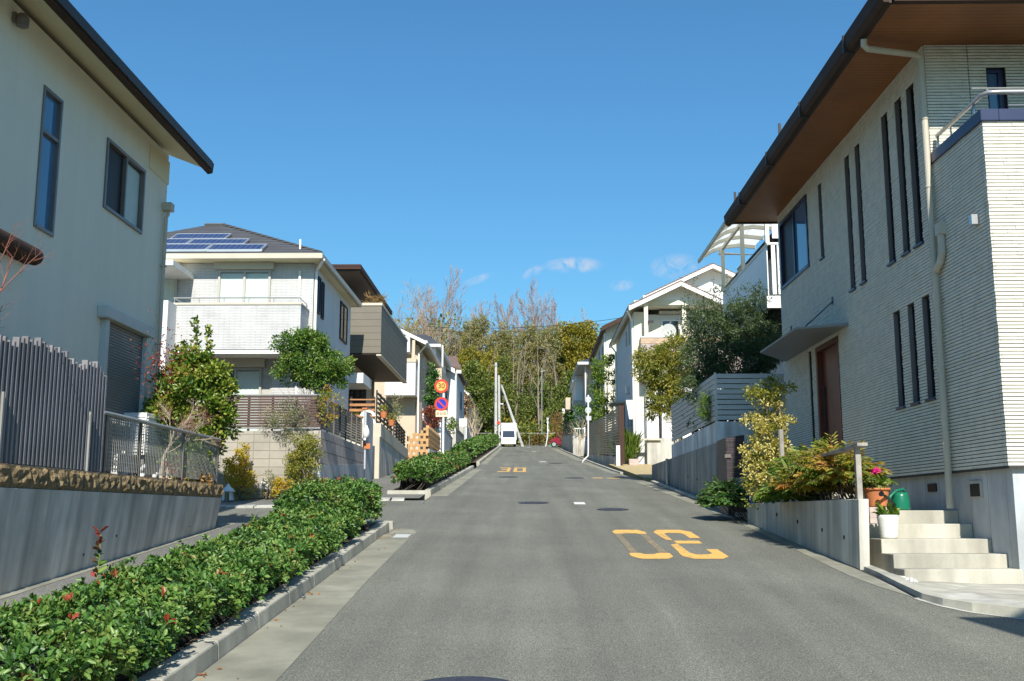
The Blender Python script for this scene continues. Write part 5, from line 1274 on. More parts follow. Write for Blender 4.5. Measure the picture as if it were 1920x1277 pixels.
wall_thing('garden_wall', 'second pale garden wall up the left pavement, before the trellised one', 'garden wall', -4.9, 72.5, 82, zg(72.5), PZ(803, 72.5, 852), 'concrete_pale', zb_=PZ(818, 82, 868), cap='beige_trim')
t = wall_thing('garden_wall', 'grey garden wall topped by a white panel, far up the left pavement', 'garden wall', -4.8, 84, 96, zg(84), PZ(800, 84, 866), 'whitewashed', zb_=PZ(806, 96, 880))
MB().box(PXY(857, 84), -4.8, 83.95, 84.1, PZ(800, 84, 866) + .01, PZ(785, 84, 866)).build('panel', 'white_trim', t); MB().box(PXY(857, 84), -5.001, 83.9, 84.2, 6.0, PZ(800, 84, 866)).build('end_pier', 'concrete_pale', t)
shrub('red_shrub', 'red-leaved bush behind the orange block screen', 'shrub', (PXY(810, 56) , 56, 4.6), (PXY(815, 56), 56.2, PZ(778, 56)), (.55, .5, .6), 'leaf_red', 1300, 40, .22, .12, .05, 71)
shrub('climbing_tree', 'slim dark-leaved tree against the tan house, left of the round signs', 'tree', (PXY(812, 58), 58, 4.5), (PXY(812, 58), 58, PZ(735, 58)), (.35, .4, 1.6), 'leaf_deep', 1300, 50, .2, .16, .08, 72)
shrub('brown_bush', 'brownish bush beside the small pink house', 'shrub', (PXY(862, 92), 92, 7), (PXY(866, 92), 92, PZ(765, 92)), (.7, .7, 1.5), 'leaf_brown', 900, 40, .4, .2, .1, 73)
shrub('garden_bush', 'small green bush over the pale sloping wall', 'shrub', (PXY(846, 68), 68, 5.4), (PXY(846, 68), 68, PZ(797, 68)), (.45, .4, .5), 'leaf_lime', 500, 20, .2, .13, .06, 74)
t = thing('bare_tree', 'pruned bare pale tree by the far end of the left pavement', 'tree', (PXY(888, 84), 84, zg(84)))
L = grow((PXY(888, 84), 84, zg(84)), (0, 0, 1), 2.2, .13, (6, 5, 4), .45, .75, .3, .1, 75, .3, .6)
branches('trunk', L[:1], 'bark_pale', t, 6); branches('limbs', L[1:], 'bark_pale', t, 4)

# ------------------------------------------------------------------ signs, poles, cables, truck
def font(par, text, size, loc, mat, z=0, name='numerals'):
    c = bpy.data.curves.new(name, 'FONT'); c.body = text; c.size = size; c.align_x = 'CENTER'; c.align_y = 'CENTER'; c.extrude = .002; c.offset = size * .012
    tmp = bpy.data.objects.new(name, c); COL.objects.link(tmp); dg = bpy.context.evaluated_depsgraph_get(); dg.update()
    me = bpy.data.meshes.new_from_object(tmp.evaluated_get(dg)); bpy.data.objects.remove(tmp); bpy.data.curves.remove(c)
    o = bpy.data.objects.new(name, me); COL.objects.link(o); me.materials.clear(); me.materials.append(MATS[mat]); o.parent = par
    o.location = Vector(loc) - ORG[par.name]; o.rotation_euler = (math.pi / 2, 0, 0); ORG[o.name] = Vector(loc)
    return o
sy = 36.0; sx = PXY(828, sy)
t = thing('road_sign', 'white pole with round 30 speed limit sign above a no-parking sign', 'road sign', (PXY(832, sy), sy, zg(sy)))
MB().tube([(PXY(832, sy), sy + .05, zg(sy)), (PXY(832, sy), sy + .05, PZ(712, sy, 828))], .038, 12).build('pole', 'sign_white', t)
def ring(c, r0, r1, y, th):
    m = MB(); n = 32
    for i in range(n):
        a, b = 2 * math.pi * i / n, 2 * math.pi * (i + 1) / n
        def p(r, q, yy): return (c[0] + r * math.cos(q), yy, c[2] + r * math.sin(q))
        m.hexa([p(r0, a, y), p(r1, a, y), p(r1, b, y), p(r0, b, y)], [p(r0, a, y + th), p(r1, a, y + th), p(r1, b, y + th), p(r0, b, y + th)])
    return m
c = AY(827.5, 724, sy); r = 13 * sy / FPX
pl = MB().disc((c[0], sy, c[2]), r, (0, 1, 0), .012, 32).build('speed_limit_plate', 'sign_orange', t); ring((c[0], sy, c[2]), r * .70, r, sy - .012, .004).build('rim', 'sign_red', pl); font(pl, '30', r * 1.05, (c[0], sy - .009, c[2]), 'sign_ink')
c = AY(827.5, 757.5, sy)
pl = MB().disc((c[0], sy, c[2]), r, (0, 1, 0), .012, 32).build('no_parking_plate', 'sign_blue', t); ring((c[0], sy, c[2]), r * .70, r, sy - .012, .004).build('rim', 'sign_red', pl)
a = math.pi * .75; dx, dz = math.cos(a) * r * .72, math.sin(a) * r * .72; nx_, nz_ = -math.sin(a) * r * .10, math.cos(a) * r * .10
m = MB().hexa([(c[0] + dx - nx_, sy - .010, c[2] + dz - nz_), (c[0] - dx - nx_, sy - .010, c[2] - dz - nz_), (c[0] - dx + nx_, sy - .010, c[2] - dz + nz_), (c[0] + dx + nx_, sy - .010, c[2] + dz + nz_)], [(c[0] + dx - nx_, sy - .007, c[2] + dz - nz_), (c[0] - dx - nx_, sy - .007, c[2] - dz - nz_), (c[0] - dx + nx_, sy - .007, c[2] - dz + nz_), (c[0] + dx + nx_, sy - .007, c[2] + dz + nz_)]); m.build('slash', 'sign_red', pl)
c = AY(827.5, 775.5, sy); hw_, hh = 10.5 * sy / FPX, 6 * sy / FPX
pl = MB().box(c[0] - hw_, c[0] + hw_, sy - .006, sy + .006, c[2] - hh, c[2] + hh).build('lower_plate', 'sign_cream', t)
m = MB()
for i in (-1, 0, 1):
    x = c[0] + i * hw_ * .62; s_ = hw_ * .22
    m.box(x - s_, x + s_, sy - .009, sy - .0065, c[2] + s_ * .7, c[2] + s_).box(x - s_, x + s_, sy - .009, sy - .0065, c[2] - s_, c[2] - s_ * .7).box(x - s_, x - s_ * .7, sy - .009, sy - .0065, c[2] - s_ * .7, c[2] + s_ * .7).box(x + s_ * .7, x + s_, sy - .009, sy - .0065, c[2] - s_ * .7, c[2] + s_ * .7).box(x - s_ * .4, x + s_ * .4, sy - .009, sy - .0065, c[2] - s_ * .2, c[2] + s_ * .2)
m.build('characters', 'sign_ink', pl)
def back_sign(label, bx_, by_, tx, ty, pys, rr, Y):
    b = RD(bx_, by_); Yb = Y; p0 = AY(bx_, by_, Yb); p1 = AY(tx, by_ - 18, Yb); p2 = AY(tx, ty, Yb)
    t = thing('road_sign', label, 'road sign', p0)
    MB().tube([(p0[0], Yb, zg(Yb)), (p0[0] * .9 + p1[0] * .1, Yb, zg(Yb) + .12), (p1[0] * .97 + p0[0] * .03, Yb, p1[2] - .1), (p1[0], Yb, p1[2] + .15), p2], .036 * min(1.25, Yb / 54), 10).build('pole', 'sign_white', t, smooth=True)
    for py in pys:
        c = AY(tx, py, Yb); pl = MB().disc((c[0], Yb - .05 - .0 + .1, c[2]), rr * Yb / FPX, (0, 1, 0), .012, 28).build('plate', 'sign_back', t)
        MB().box(c[0] - rr * Yb / FPX * .8, c[0] + rr * Yb / FPX * .8, Yb + .035, Yb + .043, c[2] - .03, c[2] + .03).build('bracket', 'galv', pl)
    c = AY(tx + 1, pys[-1] + 15, Yb); MB().box(c[0] - rr * Yb / FPX * .8, c[0] + rr * Yb / FPX * .8, Yb + .044, Yb + .056, c[2] - .11, c[2] + .11).build('lower_plate', 'sign_back', t)
back_sign('white pole bent at its foot with two round sign backs, on the right kerb', 1092, 869, 1103, 741, (749, 769), 6.0, 53.5)
back_sign('distant white sign pole with bent foot near the top of the street', 1023, 835, 1027, 784, (785, 792), 2.4, 104)
def upole(label, pxb, pyb, pxt, pyt, r0, r1, Y, Y2=None):
    p0, p1 = AY(pxb, pyb, Y), AY(pxt, pyt, Y2 or Y); t = thing('utility_pole', label, 'utility pole', (p0[0], Y, hill_z(p0[0], Y)))
    MB().tube([(p0[0], Y, min(p0[2], hill_z(p0[0], Y)) - .2), p1], [r0, r1], 12).build('pole', 'pole_concrete', t)
    return t, p1
t1, tp1 = upole('tallest concrete utility pole, left of the truck at the top of the street', 929.5, 833, 930, 680, .17, .12, 107)
m = MB()
for py in (686, 735, 752): q = AY(930, py, 107); m.tube([(q[0], 107, q[2] - .03), (q[0], 107, q[2] + .03)], .17, 12)
m.build('bands', 'galv', t1)
t2, tp2 = upole('shorter utility pole with small red sign, right beside the tallest pole', 936.5, 833, 935.5, 704, .15, .11, 106)
q = AY(934.5, 792.5, 105.8); pl = MB().disc((q[0], 105.8, q[2]), .17, (0, 1, 0), .02, 20).build('red_plate', 'sign_red', t2)
q = AY(939, 757, 106); m = MB().tube([AY(936, 758, 106), q], .03, 6).box(q[0] - .05, q[0] + .25, 105.9, 106.1, q[2] - .06, q[2] + .02).build('street_light', 'white_paint', t2)
t3, tp3 = upole('leaning pale stay pole right of the truck', 981, 835, 940, 722, .16, .11, 107.5, 106.5)
g3 = 'cables strung across the street'
def cable(label, a, b, sag, r=.014):
    a, b = Vector(a), Vector(b); pts = [a.lerp(b, i / 14) - Vector((0, 0, sag * 4 * (i / 14) * (1 - i / 14))) for i in range(15)]
    props(MB().tube(pts, r, 5).build('overhead_cable', 'cable', None, tuple(a)), label, 'cable', g3)
cable('upper dark cable in front of the wooded hill treetops', AY(800, 612, 100), AY(1165, 596, 92), .5, .022)
cable('lower pale cable in front of the wooded hill treetops', AY(800, 619, 100), AY(1165, 603, 92), .5, .014)
cable('cable from the pole tops falling right towards the right-hand houses', tp2, AY(1060, 736, 100), .5, .016)
cable('second cable below the first, falling right from the poles', AY(936, 716, 106), AY(1060, 743, 100), .5, .016)
cable('cable running left from the poles in front of the trees', AY(930, 728, 106), AY(860, 733, 96), .3, .014)
cable('overhead cable crossing the road behind the viewer, seen by its shadow', (-16, -6.3, 11.4), (18, -7.2, 11.9), .3, .011)
# thin antenna mast in the trees
t = thing('antenna_mast', 'thin grey mast in front of the trees left of the right-hand roofs', 'mast', AY(1016, 805, 110))
q = AY(1016, 690, 110); MB().tube([AY(1016, 815, 110), q], .05, 6).build('mast', 'galv', t); m = MB().tube([AY(1014, 697, 110), AY(1022, 695, 110)], .03, 5).build('crossbar', 'galv', t)

# box truck
TY = 105.0; tx0, tx1 = PXY(939.5, TY), PXY(968, TY); tz = zg(TY); S_ = (tx1 - tx0) / 1.78; xc = (tx0 + tx1) / 2
t = thing('box_truck', 'small white box truck parked at the top of the street', 'truck', (xc, TY, tz))
def T(x, y, z): return (xc + x * S_, TY + y * S_, tz + (z + SL * y) * S_)
def tb(m, x0, x1, y0, y1, z0, z1): return m.hexa([T(x0, y0, z0), T(x1, y0, z0), T(x1, y1, z0), T(x0, y1, z0)], [T(x0, y0, z1), T(x1, y0, z1), T(x1, y1, z1), T(x0, y1, z1)])
tb(MB(), -.89, .89, 1.75, 4.9, .75, 2.78).build('cargo_box', 'white_paint', t, bevel=.03)
m = MB().prism([(TY + y * S_, tz + z * S_) for y, z in ((.0, .45), (0, 1.05), (.32, 1.95), (.6, 2.05), (1.68, 2.08), (1.68, .45))], 0, xc - .83 * S_, xc + .83 * S_)
cab = m.build('cab', 'white_paint', t, bevel=.05)
m = MB().hexa([T(-.72, -.03, 1.12), T(.72, -.03, 1.12), T(.72, .10, 1.12), T(-.72, .10, 1.12)], [T(-.68, .24, 1.86), T(.68, .24, 1.86), T(.68, .36, 1.86), T(-.68, .36, 1.86)]); m.build('windscreen', 'glass_dark', cab)
for s_ in (-1, 1):
    tb(MB(), s_ * .62 - .13, s_ * .62 + .13, -.035, .02, .58, .72).build('headlight', 'glass_clear', cab)
    tb(MB(), s_ * .96 - .07, s_ * .96 + .07, .1, .16, 1.35, 1.75).build('mirror', 'black', cab)
    for y in (.75, 3.9):
        w_ = MB().tube([T(s_ * .56, y, .36), T(s_ * .80, y, .36)], .36 * S_, 18).build('wheel', 'rubber', t); MB().tube([T(s_ * .795, y, .36), T(s_ * .815, y, .36)], .2 * S_, 14).build('rim', 'alu', w_)
tb(MB(), -.82, .82, -.05, .3, .34, .50).build('bumper', 'white_trim', cab); tb(MB(), -.17, .17, -.06, -.045, .4, .48).build('number_plate', 'sign_cream', cab)
tb(MB(), -.45, .45, -.012, -.002, .80, .90).build('grille', 'grey_trim', cab); tb(MB(), -.7, .7, .3, 4.8, .45, .70).build('chassis', 'black', t)
m = MB()

# ------------------------------------------------------------------ right: stone-sided house
RX = 5.75
H = thing('stone_sided_house', 'pale stone-sided house with slit windows and a brown timber soffit', 'house', (9, 18, .9))
YA, YBk, YF = 14.37, 23.25, 12.65
zs0, zt_ = 2.25, 8.36
slits = [(14.78, 15.1), (15.3, 15.60), (15.92, 16.23), (17.34, 17.62), (17.93, 18.22)]
up = [(a, b, 5.56, 8.0) for a, b in slits] + [(19.70, 19.95, 6.56, 8.06)]
lowr = [(14.70, 15.0, 3.29, 4.76), (15.29, 15.58, 3.29, 4.76), (15.9, 16.2, 3.29, 4.76)]
door = [(19.1, 20.6, 2.4, 4.90)]
side = [(20.95, 21.18, 3.0, 4.92)]
big = [(20.75, 23.05, 6.6, 8.12)]
holes = up + lowr + door + side + big
m = MB(); holed(m, 'X', RX, -1, YA, YBk, zs0, zt_, holes, .10)
bz = PZ(229, YF, 1848)
m.poly([(RX, YF, zs0), (RX, YA, zs0), (RX, YA, bz), (RX, YF, bz)]).poly([(RX, YF, zs0), (14, YF, zs0), (14, YF, bz), (RX, YF, bz)])
fw_ = [(AY(1847, 130, YA)[0], AY(1884, 130, YA)[0], 6.4, PZ(126, YA, 1865))]
holed(m, 'Y', YA, -1, RX, 14, bz - .7, zt_, fw_, .12)
m.poly([(RX, YF, bz - .55), (14, YF, bz - .55), (14, YA, bz - .55), (RX, YA, bz - .55)])
m.poly([(RX, YBk, zs0), (14, YBk, zs0), (14, YBk, zt_), (RX, YBk, zt_)])
m.box(RX + .15, 14, YA + .13, YBk - .01, 1.0, zt_)
m.build('wall', 'siding_joint', H)
m = MB(); stones(m, 'X', RX, -1, YA, YBk, zs0, zt_, holes); stones(m, 'X', RX, -1, YF - .018, YA - .001, zs0, bz)
stones(m, 'Y', YF, -1, RX - .0, 14, zs0, bz); stones(m, 'Y', YA, -1, RX + .0, 14, bz - .5, zt_, fw_)
m.build('stone_cladding', 'siding_stone', H);
m = MB().box(RX + .05, 14, YF + .05, YBk, .4, zs0 - .005); m.build('foundation', 'concrete_blue', H)
MB().box(RX - .02, 14, YF - .03, YF + .049, zs0 - .03, zs0 - .001).box(RX - .022, RX + .05, YF + .05, YBk, zs0 - .03, zs0 - .001).build('base_flashing', 'siding_joint', H)
for a, b, c, d in up + lowr:
    f = MB().box(RX + .05, RX + .099, a + .002, a + .06, c + .002, d - .002).box(RX + .05, RX + .099, b - .06, b - .002, c + .002, d - .002).box(RX + .05, RX + .099, a + .06, b - .06, c + .002, c + .05).box(RX + .05, RX + .099, a + .06, b - .06, d - .05, d - .002)
    w_ = f.build('window', 'black', H); MB().box(RX + .08, RX + .098, a + .06, b - .06, c + .05, d - .05).build('pane', 'glass_dark', w_)
    MB().box(RX - .06, RX + .098, a - .02, b + .02, c - .035, c - .002).build('sill', 'navy', w_, bevel=.004); MB().box(RX - .014, RX + .0495, b - .012, b - .0005, c, d).build('slot_lining', 'reveal_grey', w_)
a, b, c, d = big[0]
f = MB()
for y in (a, a + 1.05, b - .07): f.box(RX - .05, RX + .1, y, y + .07, c, d)
for z in (c, d - .07): f.box(RX - .053, RX + .1, a + .07, a + 1.05, z, z + .07).box(RX - .053, RX + .1, a + 1.12, b - .07, z, z + .07)
w_ = f.build('window', 'navy', H, bevel=.004); MB().box(RX - .01, RX - .002, a + .07, a + 1.05, c + .07, d - .07).build('pane', 'glass_blue', w_); MB().box(RX + .02, RX + .03, a + 1.12, b - .07, c + .07, d - .07).build('insect_screen', 'black', w_)
a, b, c, d = door[0]
dr = MB().box(RX + .06, RX + .097, a + .1, b - .1, c, d - .09).build('door', 'door_wood', H)
m = MB().box(RX - .04, RX + .099, a, a + .1, c, d).box(RX - .04, RX + .099, b - .1, b, c, d).box(RX - .04, RX + .099, a + .1, b - .1, d - .09, d); m.build('door_frame', 'door_wood', dr, bevel=.006)
m = MB()
for z in (2.7, 3.1, 3.5, 3.9, 4.3, 4.7): m.box(RX + .05, RX + .059, a + .22, a + .28, z - .14, z)
m.build('door_lights', 'black', dr); MB().tube([(RX + .03, b - .25, 3.0), (RX + .03, b - .25, 4.1)], .018, 8).build('handle', 'black', dr)
a, b, c, d = side[0]
w_ = MB().box(RX + .05, RX + .099, a, b, c, d).build('window', 'bronze_frame', H); MB().box(RX + .04, RX + .049, a + .04, b - .04, c + .04, d - .75).build('pane', 'glass_dark', w_)
cz = 4.98
cn = MB().hexa([(4.88, 18.84, cz), (RX - .03, 18.45, cz), (RX - .03, 23.0, cz), (4.88, 21.72, cz)], [(4.88, 18.84, cz + .035), (RX - .03, 18.45, cz + .05), (RX - .03, 23.0, cz + .05), (4.88, 21.72, cz + .035)]).build('door_canopy', 'canopy_grey', H)
m = MB()
for y in (19.3, 22.4): m.tube([(5.1, y - .3, cz + .07), (RX - .01, y, cz + .62)], .012, 6).box(RX - .04, RX - .027, y - .04, y + .04, cz + .55, cz + .69)
m.build('tie_rods', 'navy', cn)
# roof, soffit and gutter
ex0, yn, yf, ez_ = 4.66, 13.04, 23.72, 8.36
m = MB(); slab_hip(m, ex0, 18, yn - .1, yf + .1, ez_ + .2, 1.3, 9.5, 14); rf = m.build('roof', 'roof_darkbrown', H)
MB().box(ex0 + .17, 16, yn, yf, ez_, ez_ + .04).build('soffit', 'soffit_wood', rf)
m = MB().prism([(ex0 - .02, ez_ - .0), (ex0 + .03, ez_ - .07), (ex0 + .10, ez_ - .07), (ex0 + .12, ez_ + .2), (ex0 - .04, ez_ + .17)], 1, yn - .15, yf + .1)
m.build('gutter', 'brown_metal', rf, bevel=.012)
m = MB().box(ex0 + .121, ex0 + .169, yn - .05, yf + .05, ez_ - .03, ez_ + .2).box(ex0 + .17, 16, yn - .05, yn - .001, ez_ - .03, ez_ + .2).box(ex0 + .17, 16, yf + .001, yf + .05, ez_ - .03, ez_ + .2)
m.build('fascia', 'dark_metal', rf)
m = MB().box(ex0 + .17, 16, yn - .14, yn - .052, ez_ - .05, ez_ + .18); m.build('gutter', 'brown_metal', rf)
m = MB()
for y in (14.4, 16.9, 19.4, 22.0): m.box(ex0 - .05, ex0 + .11, y, y + .05, ez_ - .085, ez_ + .19)
m.build('gutter_joints', 'dark_metal', rf)
for y in (18.5, 22.7): MB().box(ex0 - .01, ex0 + .04, y, y + .03, ez_ + .2, ez_ + .42).build('snow_guard', 'dark_metal', rf)
# downpipes, balcony rail, lamp, vents
gx, gy_ = 5.66, 14.27
g0 = (4.76, 13.95, ez_ - .09)
m = MB().tube([g0, (4.76, 13.97, ez_ - .17), (4.82, 14.0, ez_ - .21), (gx - .06, 14.25, ez_ - .19), (gx, gy_, ez_ - .24), (gx, gy_, 5.25)], .045, 12)
m.tube([(gx, gy_, 5.25), (gx, gy_, 1.75)], .047, 12).tube([(gx + .02, 14.02, 5.45), (gx + .02, 14.02, 5.2), (gx + .01, 14.08, 5.08), (gx, 14.22, 5.0)], .05, 12)
for z in (2.6, 3.6, 4.6, 6.2, 7.2): m.tube([(gx, gy_, z), (gx, gy_, z + .03)], .054, 12)
m.box(gx - .03, gx + .09, 13.95, 14.1, 5.45, 5.62)
m.build('downpipe', 'beige_trim', H, smooth=False)
MB().box(RX - .05, RX + .18, YF - .05, YA - .03, bz + .003, bz + .16).box(RX + .18, 14, YF - .05, YF + .18, bz + .003, bz + .16).build('balcony_coping', 'navy', H, bevel=.01)
m = MB().tube([(RX + .07, YA - .1, bz + .42), (RX + .07, YF + .16, bz + .42), (RX + .12, YF + .06, bz + .42), (RX + .25, YF + .05, bz + .42), (14, YF + .05, bz + .42)], .03, 12)
for p in ((RX + .07, YA - .12), (RX + .07, YF + .4), (6.55, YF + .05), (7.6, YF + .05)): m.tube([(p[0], p[1], bz + .16), (p[0], p[1], bz + .42)], .018, 8)
m.tube([(6.1, YF + .05, bz + .24), (14, YF + .05, bz + .24)], .013, 8)
m.build('balcony_rail', 'alu', H, smooth=True)
m = MB().tube([(5.92, 13.3, bz + .72), (7.5, 13.3, bz + .72)], .012, 6).tube([(6.15, 13.35, bz + .70), (7.5, 13.35, bz + .70)], .02, 8).tube([(6.15, 13.35, bz + .73), (6.05, YA - .02, bz + .6)], .015, 6)
m.build('drying_pole', 'galv', H)
a, b, c, d = fw_[0]
w_ = MB().box(a + .002, a + .06, YA + .06, YA + .119, c, d - .002).box(b - .08, b - .002, YA + .06, YA + .119, c, d - .002).box(a + .06, b - .08, YA + .06, YA + .119, d - .06, d - .002).build('window', 'navy', H); MB().box(a + .06, b - .08, YA + .1, YA + .11, c, d - .06).build('pane', 'glass_blue', w_)
q = AX(1828, 412, RX - .06)
MB().box(RX - .12, RX - .021, q[1] - .045, q[1] + .045, q[2] - .07, q[2] + .06).build('wall_lamp', 'alu', H, bevel=.006)
MB().box(RX + .03, RX + .049, 13.55, 13.95, 1.88, 2.10).build('vent', 'concrete_grey', H); MB().box(RX + .022, RX + .029, 13.6, 13.88, 1.90, 2.06).build('vent_grille', 'black', H); MB().box(RX + .03, RX + .049, 15.05, 15.36, 1.99, 2.10).build('vent', 'brown_metal', H)
# steps
ST = thing('concrete_steps', 'five pale concrete steps rising beside the stone-sided house', 'steps', (5.05, 13, .87))
sY_ = [12.62, 12.98, 13.4, 13.94, 14.36]; sz_ = [.865, 1.04, 1.20, 1.37, 1.55, 1.725]; m = MB()
for i, y in enumerate(sY_): m.box(4.42 + .003 * i, RX + .049, y, 17.4 + .003 * i, .60 + i * .002, sz_[i + 1])
m.build('treads', 'concrete_step', ST, bevel=.01)
m = MB().box(4.42, RX + .049, 17.43, 21.2, .9, 2.38); m.build('landing', 'concrete_pale', ST)
# planter wall, handrail
PW = thing('planter_wall', 'low grey concrete planter wall with small holes, below the planted bed', 'planter', (4.12, 16, zg(16)))
m = MB().hexa([(4.01, 12.98, .85), (4.13, 12.98, .85), (4.13, 19.5, 1.3), (4.03, 19.5, 1.3)], [(4.04, 12.98, 1.86), (4.165, 12.98, 1.86), (4.165, 19.5, 1.86), (4.04, 19.5, 1.86)])
m.build('wall', 'concrete_grey', PW, bevel=.008)
for y in (13.6, 14.6, 15.9, 17.2, 18.6): MB().disc((4.026, y, zg(y) + .33), .028, (1, 0, 0), .012, 12).build('drain_opening', 'black', PW)
struct('planter_soil', MB().box(4.168, 4.415, 13.95, 14.9, .9, 1.70).box(4.168, 4.98, 14.91, 19.48, .9, 1.80), 'soil')
MB().box(4.99, 5.1, 15.2, 17.4, 1.728, 1.87).build('kerb_wall', 'concrete_pale', PW)
HR = thing('handrail', 'grey wooden handrail on a square post beside the steps', 'handrail', (4.14, 13.15, 1.86))
MB().box(4.07, 4.135, 13.1, 13.17, 1.862, 2.50).build('post', 'grey_wood', HR); MB().box(4.07, 4.135, 16.9, 16.97, 1.862, 2.36).build('post', 'grey_wood', HR)
MB().hexa([(4.06, 12.98, 2.503), (4.19, 12.98, 2.503), (4.19, 17.1, 2.363), (4.06, 17.1, 2.363)], [(4.06, 12.98, 2.545), (4.19, 12.98, 2.545), (4.19, 17.1, 2.405), (4.06, 17.1, 2.405)]).build('rail', 'grey_wood', HR, bevel=.005)
# pots and watering can
def pot(name, label, c, r0, r1, h, mat, ridges=0, cat='flower pot'):
    t = thing(name, label, cat, c); pr = [(r0 * .9, 0), (r0, .01)]
    for i in range(1, 13):
        f = i / 13; rr_ = r0 + (r1 - r0) * f; pr.append((rr_ + (.006 if ridges and i % 2 else 0), h * f))
    pr += [(r1 * 1.0, h * .88), (r1 * 1.07, h * .89), (r1 * 1.07, h), (r1 * .95, h), (r1 * .93, h * .93), (.01, h * .92)]
    if ridges: pr = [p for p in pr[:14]] + [(r1, h), (r1 * .94, h), (r1 * .92, h * .93), (.01, h * .92)]
    MB().lathe(c, pr, 32).build('pot', mat, t, smooth=True); return t
px_ = AY(1643, 985, 13.2)
props(MB().box(4.50, 4.76, 14.02, 14.32, 1.552, 1.765).build('pot_stand', 'tile_pink', None, (4.6, 14.1, 1.55), bevel=.01), 'pinkish-grey block carrying the terracotta pot', 'block')
c = (4.645, 14.15, 1.767)
t = pot('flower_pot', 'terracotta pot of pansies with one pink flower', c, .122, .168, .25, 'terracotta')
g = np.random.default_rng(81); P, v = blob(420, (c[0], c[1], c[2] + .3), (.17, .16, .11), g); leaves('foliage', P, v + np.array([0, 0, .4]), .06, .04, 'leaf_lime', t, seed=81)
P, v = blob(60, (c[0] + .02, c[1] - .08, c[2] + .26), (.1, .06, .04), g); leaves('grey_leaves', P, v, .06, .03, 'leaf_silver', t, seed=82)
q = AY(1643, 884, 14.1); P, v = blob(120, q, (.05, .05, .032), g, .2); leaves('pink_flower', P, v, .035, .03, 'pink_flower', t, seed=83)
MB().tube([(c[0] + .01, c[1], c[2] + .25), q], .004, 5).build('flower_stem', 'stem_green', t)
c = (AY(1667, 1008, 13.56)[0], 13.56, 1.372)
t = pot('flower_pot', 'white ribbed pot with a leafy green plant on the third step', c, .098, .137, .295, 'ceramic_white', 1)
P, v = blob(46, (c[0], c[1], c[2] + .30), (.1, .1, .07), g); v[:, 2] = np.abs(v[:, 2]) + .3; leaves('foliage', P, v, .12, .065, 'leaf_lime', t, seed=84, spread=.3)
c = (5.09, 14.52, 1.727)
t = thing('watering_can', 'dark green plastic watering can on the top step', 'watering can', c)
m = MB().lathe(c, [(.115, 0), (.122, .02), (.118, .14), (.105, .19), (.10, .235), (.07, .24)], 24); m.build('body', 'can_green', t, smooth=True)
tip = AY(1656, 928, 13.9)
sp_ = MB().tube([(c[0] - .10, c[1] - .03, c[2] + .06), (c[0] - .2, c[1] - .2, c[2] + .11), tuple((Vector(tip) * .85 + Vector(c) * .15) + Vector((0, 0, .01))), tip], [.034, .022, .017, .016], 10).build('spout', 'black', t, smooth=True)
MB().tube([tip, (tip[0] - .035, tip[1] - .03, tip[2] + .015)], [.02, .038], 12).build('rose', 'black', sp_)
MB().tube([(c[0] + .08, c[1], c[2] + .23), (c[0] + .03, c[1] - .02, c[2] + .285), (c[0] - .07, c[1] - .05, c[2] + .26), (c[0] - .16, c[1] - .08, c[2] + .19), (c[0] - .19, c[1] - .1, c[2] + .13)], .02, 8).build('handle', 'can_green', t, smooth=True)
q = AY(1429, 925, 19.0)
t = thing('bucket', 'blue plastic bucket behind the planter wall, under the variegated bush', 'bucket', (4.22, 19.75, 1.72))
MB().lathe((4.22, 19.75, 1.72), [(.1, 0), (.13, .3), (.14, .3), (.14, .32)], 18).build('pail', 'bucket_blue', t); MB().tube([(4.08, 19.75, 2.03), (4.12, 19.7, 2.14), (4.22, 19.68, 2.18), (4.32, 19.7, 2.14), (4.36, 19.75, 2.03)], .006, 6).build('handle', 'galv', t)
# plants of the bed
t = thing('variegated_bush', 'tall cream and yellow variegated bush by the dark gate pillar', 'shrub', (4.45, 18.6, 1.8))
g = np.random.default_rng(91); Ps, Ds, Ts = [], [], []
for px, py, rx, ry, n in ((1440, 770, 36, 30, 700), (1452, 800, 40, 30, 900), (1430, 850, 42, 36, 900), (1450, 880, 42, 30, 800), (1425, 905, 32, 30, 600), (1408, 790, 16, 12, 150), (1404, 870, 14, 10, 120), (1470, 850, 26, 50, 600)):
    c = AY(px, py, 18.6); s_ = 18.6 / FPX; P, D, T = clumps(n, c, (rx * s_, .3, ry * s_), max(6, n // 40), g, .11); Ps.append(P); Ds.append(D); Ts.append(T)
leaves('cream_foliage', np.concatenate(Ps), np.concatenate(Ds), .055, .03, 'leaf_cream', t, tint=np.concatenate(Ts), seed=91)
Ps, Ds, Ts = [], [], []
for px, py, rx, ry, n in ((1445, 735, 42, 22, 1300), (1440, 830, 34, 60, 1300), (1425, 915, 34, 30, 600)):
    c = AY(px, py, 18.65); P, D, T = clumps(n, c, (rx * s_, .26, ry * s_), 30, g, .12); Ps.append(P); Ds.append(D); Ts.append(T)
leaves('green_foliage', np.concatenate(Ps), np.concatenate(Ds), .055, .028, 'leaf_olivegold', t, tint=np.concatenate(Ts), seed=92)
MB().tube([(4.45, 18.6, 1.75), (4.5, 18.6, 2.9), (4.47, 18.6, 3.9)], [.03, .025, .012], 7).tube([(4.4, 18.6, 1.75), (4.3, 18.65, 2.7), (4.25, 18.6, 3.6)], [.02, .018, .01], 6).build('stems', 'bark', t)
q0, q1 = AY(1469, 892, 17.6), AY(1464, 805, 17.6)
props(MB().tube([(q0[0], 17.6, 1.75), q1], .042, 8).build('stake', 'grey_wood', None, (q0[0], 17.6, 1.8)), 'weathered wooden stake in front of the variegated bush', 'stake')
